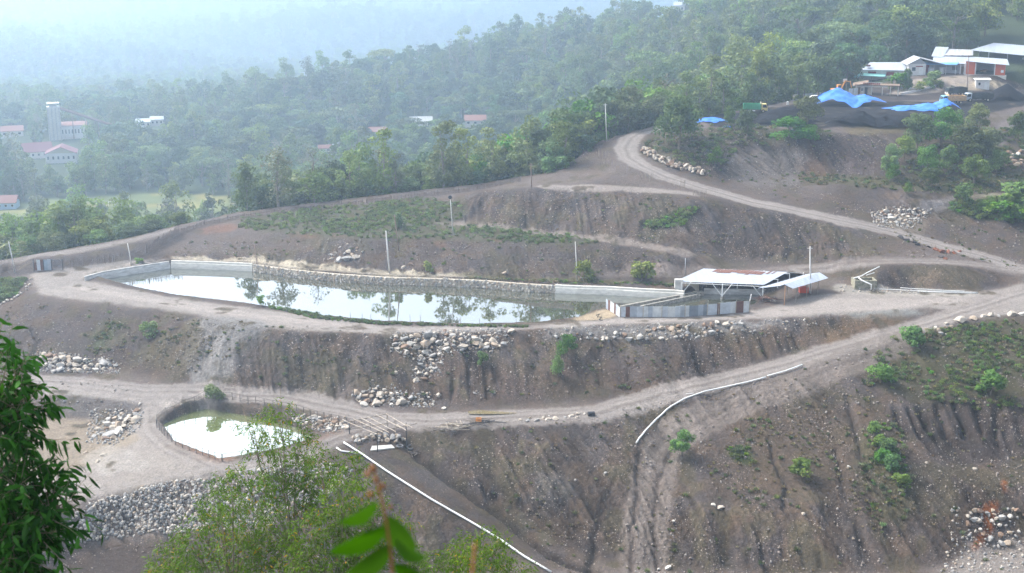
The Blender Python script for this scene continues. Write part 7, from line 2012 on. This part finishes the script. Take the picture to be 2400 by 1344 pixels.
def near_tree(label, base, clumps, dist, n_spray, per, L_, W_, m, seed, trunk_r=.09, name='acacia_tree', hub=None, droop=.5):
    """base: ground point; clumps: (px, py, radius px, weight[, distance offset])"""
    t = thing(name, label, 'tree', base)
    r = random.Random(seed); cen = []
    for q in clumps:
        dd = dist + (q[4] if len(q) > 4 else r.uniform(-1, 1) * dist * .03); s = 3000 / dd
        c = D(q[0], q[1], dd) - Vector(base); cen.append((c, (q[2] / s, q[2] / s, q[2] / s * .85), q[3]))
    o, tw = leaf_cloud('crown', cen, n_spray, per, L_, W_, m, seed, droop, parent=t)
    b = MB(); hubp = (D(hub[0], hub[1], dist) - Vector(base)) if hub else cen[0][0] * .5
    b.tube([(0, 0, -.5), hubp * .3 + Vector((.1, 0, 0)), hubp * .7, hubp], [trunk_r * 1.3, trunk_r, trunk_r * .8, trunk_r * .6], 7)
    for c, rad, w_ in cen:
        m1_ = hubp.lerp(c, .5) + Vector((r.uniform(-.1, .1), r.uniform(-.1, .1), -.12)) * (dist / 40)
        b.tube([hubp, m1_, c, c + (c - m1_) * .35], [trunk_r * .32, trunk_r * .2, trunk_r * .1, trunk_r * .04], 5)
        for k in range(3):
            e = c + Vector([r.uniform(-1, 1) * rad[i] * .7 for i in range(3)]); b.tube([m1_.lerp(c, .5), e], [trunk_r * .14, trunk_r * .05], 4)
    b.add(tw.v, tw.f); b.build('trunk', M_BARK2, t, smooth=True)
    return t
M_BARK2 = mat('smooth_twig_bark', (.20, .16, .11), .8)
def hb(px, dist):
    x, y, z = Q(px, dist, 0); return (x, y, gz(x, y))
near_tree('tall feathery acacia with orange tinged leaves rising over the small pond', hb(660, 47),
          [(660,965,26,.35),(625,1000,34,.6),(700,1012,30,.5),(585,1010,22,.25),(655,1050,36,.8),(610,1062,30,.5),(718,1060,34,.6),(690,1100,44,1.0),(640,1130,40,.9),(740,1130,36,.8),(600,1150,38,.8),(690,1170,44,1.1),(745,1190,40,1.0),(560,1110,24,.35),(532,1128,20,.25)], 46, 95, 6, .15, .032, LF_ACA, 21, .10, hub=(690, 1300))
near_tree('broad acacia filling the lower middle left of the picture', hb(540, 46),
          [(500,1180,34,.5),(545,1190,38,.8),(470,1225,32,.5),(520,1240,42,1),(590,1230,44,1),(450,1275,36,.7),(560,1290,48,1.2),(620,1290,46,1.2),(400,1315,38,.9),(470,1320,40,1),(530,1340,46,1.2),(600,1345,46,1.2),(640,1220,40,.9),(380,1345,30,.8),(440,1345,34,.8),(510,1140,24,.3)], 44, 95, 6, .15, .032, LF_ACA, 22, .10, hub=(545, 1400))
near_tree('dense acacia with yellowing leaves just left of the blurred shoot', hb(800, 45),
          [(790,1110,36,.7),(830,1090,30,.45),(750,1080,28,.45),(805,1160,42,1),(855,1150,32,.6),(765,1230,46,1.2),(825,1220,44,1.1),(880,1205,34,.7),(720,1260,46,1.2),(790,1290,50,1.3),(850,1280,46,1.2),(900,1270,38,.9),(700,1330,50,1.3),(760,1345,50,1.3),(830,1345,50,1.3),(900,1340,46,1.1),(940,1230,26,.4),(670,1300,40,1.1)], 43, 98, 6, .15, .032, LF_ACA, 23, .10, hub=(800, 1400))
near_tree('low acacia crown at the bottom edge right of the blurred shoot', hb(1120, 42),
          [(1090,1285,30,.6),(1130,1275,32,.7),(1170,1268,26,.4),(1060,1310,32,.7),(1110,1320,38,1),(1160,1310,34,.8),(1020,1325,30,.6),(1080,1345,36,1),(1140,1345,36,1),(1190,1340,28,.6),(980,1335,30,.6),(960,1290,22,.3),(1240,1345,20,.3)], 42, 88, 6, .14, .031, LF_ACA, 24, .08, hub=(1110, 1420))
near_tree('small leafy acacia at the very bottom left of the feathery trees', hb(330, 44), [(1225,1340,10,.1),(395,1300,26,.4),(420,1260,20,.3),(375,1335,26,.5)], 44, 60, 6, .14, .026, LF_ACA, 25, .05, hub=(390, 1400))
# dark branch tree at the left edge, quite near
near_tree('dark glossy leaved tree hanging into the left edge of the picture', hb(-250, 13),
          [(-8,820,17,0.3),(12,870,28,0.8),(38,900,32,1),(-3,930,34,1),(63,950,27,0.8),(32,975,32,1),(-8,1010,34,1),(78,1030,18,0.35),(38,1050,22,0.4),(12,1080,28,0.8),(-18,1120,30,1),(42,1140,32,1.1),(78,1150,32,1.1),(128,1150,25,0.8),(12,1190,37,1.3),(58,1200,37,1.3),(118,1200,28,0.9),(153,1180,17,0.4),(2,1260,40,1.4),(48,1260,39,1.4),(103,1250,25,0.8),(-8,1320,40,1.3),(42,1320,39,1.2),(73,1310,28,0.8),(2,1350,37,1),(-40,1000,42,1.2),(-40,1150,51,1.4),(-40,1280,51,1.4)], 13, 17, 8, .14, .038, LF_BIG, 31, .05, 'glossy_tree', hub=(-120, 1250), droop=.7)
# blurred shoot close to the camera
M_STEM = mat('brown_fuzzy_stem', (.26, .10, .035), .8); LF_SH = leaf_mat('shoot_leaves', (.035, .11, .006), (.07, .19, .01), None, .02, .3, (1, 1.05))
def oval_leaf(parent, a, c, w, dist, bend=.02, seed=0):
    p0 = D(a[0], a[1], dist); p1 = D(c[0], c[1], dist + bend); n = 9; V = []; ax = p1 - p0; sd = ax.cross(Vector((.15, .8, .35))).normalized(); nn = ax.cross(sd).normalized(); l = ax.length
    for i in range(n + 1):
        t = i / n; hw = w / 2 * math.sin(math.pi * min(.995, t ** .85 * .97 + .02)) ** .7; cc = p0 + ax * t + nn * l * .10 * math.sin(t * 3.14)
        for j in (-1, -.5, 0, .5, 1): V.append(tuple(cc + sd * hw * j + nn * abs(j) * hw * .22))
    me = bpy.data.meshes.new('leaf'); me.from_pydata(V, [], [(i * 5 + j, i * 5 + j + 1, (i + 1) * 5 + j + 1, (i + 1) * 5 + j) for i in range(n) for j in range(4)])
    me.shade_smooth(); me.materials.append(LF_SH); a_ = me.attributes.new('tone', 'FLOAT', 'FACE'); a_.data.foreach_set('value', np.full(n * 4, .3 + .1 * (seed % 5), np.float32))
    o = bpy.data.objects.new('leaf', me); COL.objects.link(o); o.parent = parent
def shoot(label, pts_, rads, leaves, dist, buds=()):
    t = thing('shoot', label, 'shoot', (0, 0, 0))
    b = MB().tube([D(x, y, dist) for x, y in pts_], rads, 8)
    for (x, y, r_) in buds: b.add(*ellipsoid(D(x, y, dist), (r_, r_, r_ * 1.3), 8, 6))
    b.build('stem', M_STEM, t, smooth=True)
    for k, (a, c, w_) in enumerate(leaves): oval_leaf(t, a, c, w_, dist, (-.03, .02, .04)[k % 3], k)
    return t
x0, y0, z0 = Q(930, 2.4, 0); g0 = to_px((x0, y0, gz(x0, y0)))
shoot('blurred brown shoot with oval green leaves close to the camera', [(960, 1800), (935, 1500), (922, 1370), (915, 1290), (905, 1220), (893, 1165), (884, 1125), (876, 1100)], [.004, .0034, .003, .0028, .0026, .0024, .0021, .0018],
      [((886, 1178), (795, 1225), .045), ((905, 1235), (772, 1295), .045), ((910, 1210), (972, 1290), .06), ((925, 1268), (998, 1306), .05), ((915, 1280), (806, 1356), .045), ((925, 1320), (1012, 1352), .045)], 2.4,
      [(874, 1099, .006), (862, 1112, .005), (897, 1140, .005), (868, 1160, .005), (888, 1150, .004), (915, 1190, .004), (880, 1125, .005)])
shoot('second blurred brown bud stem at the bottom edge', [(1120, 1800), (1108, 1400), (1108, 1340), (1112, 1290), (1114, 1272)], [.0035, .003, .003, .0025, .0015], [], 2.4, [(1113, 1285, .004)])
if HAZE_ON: build_haze()
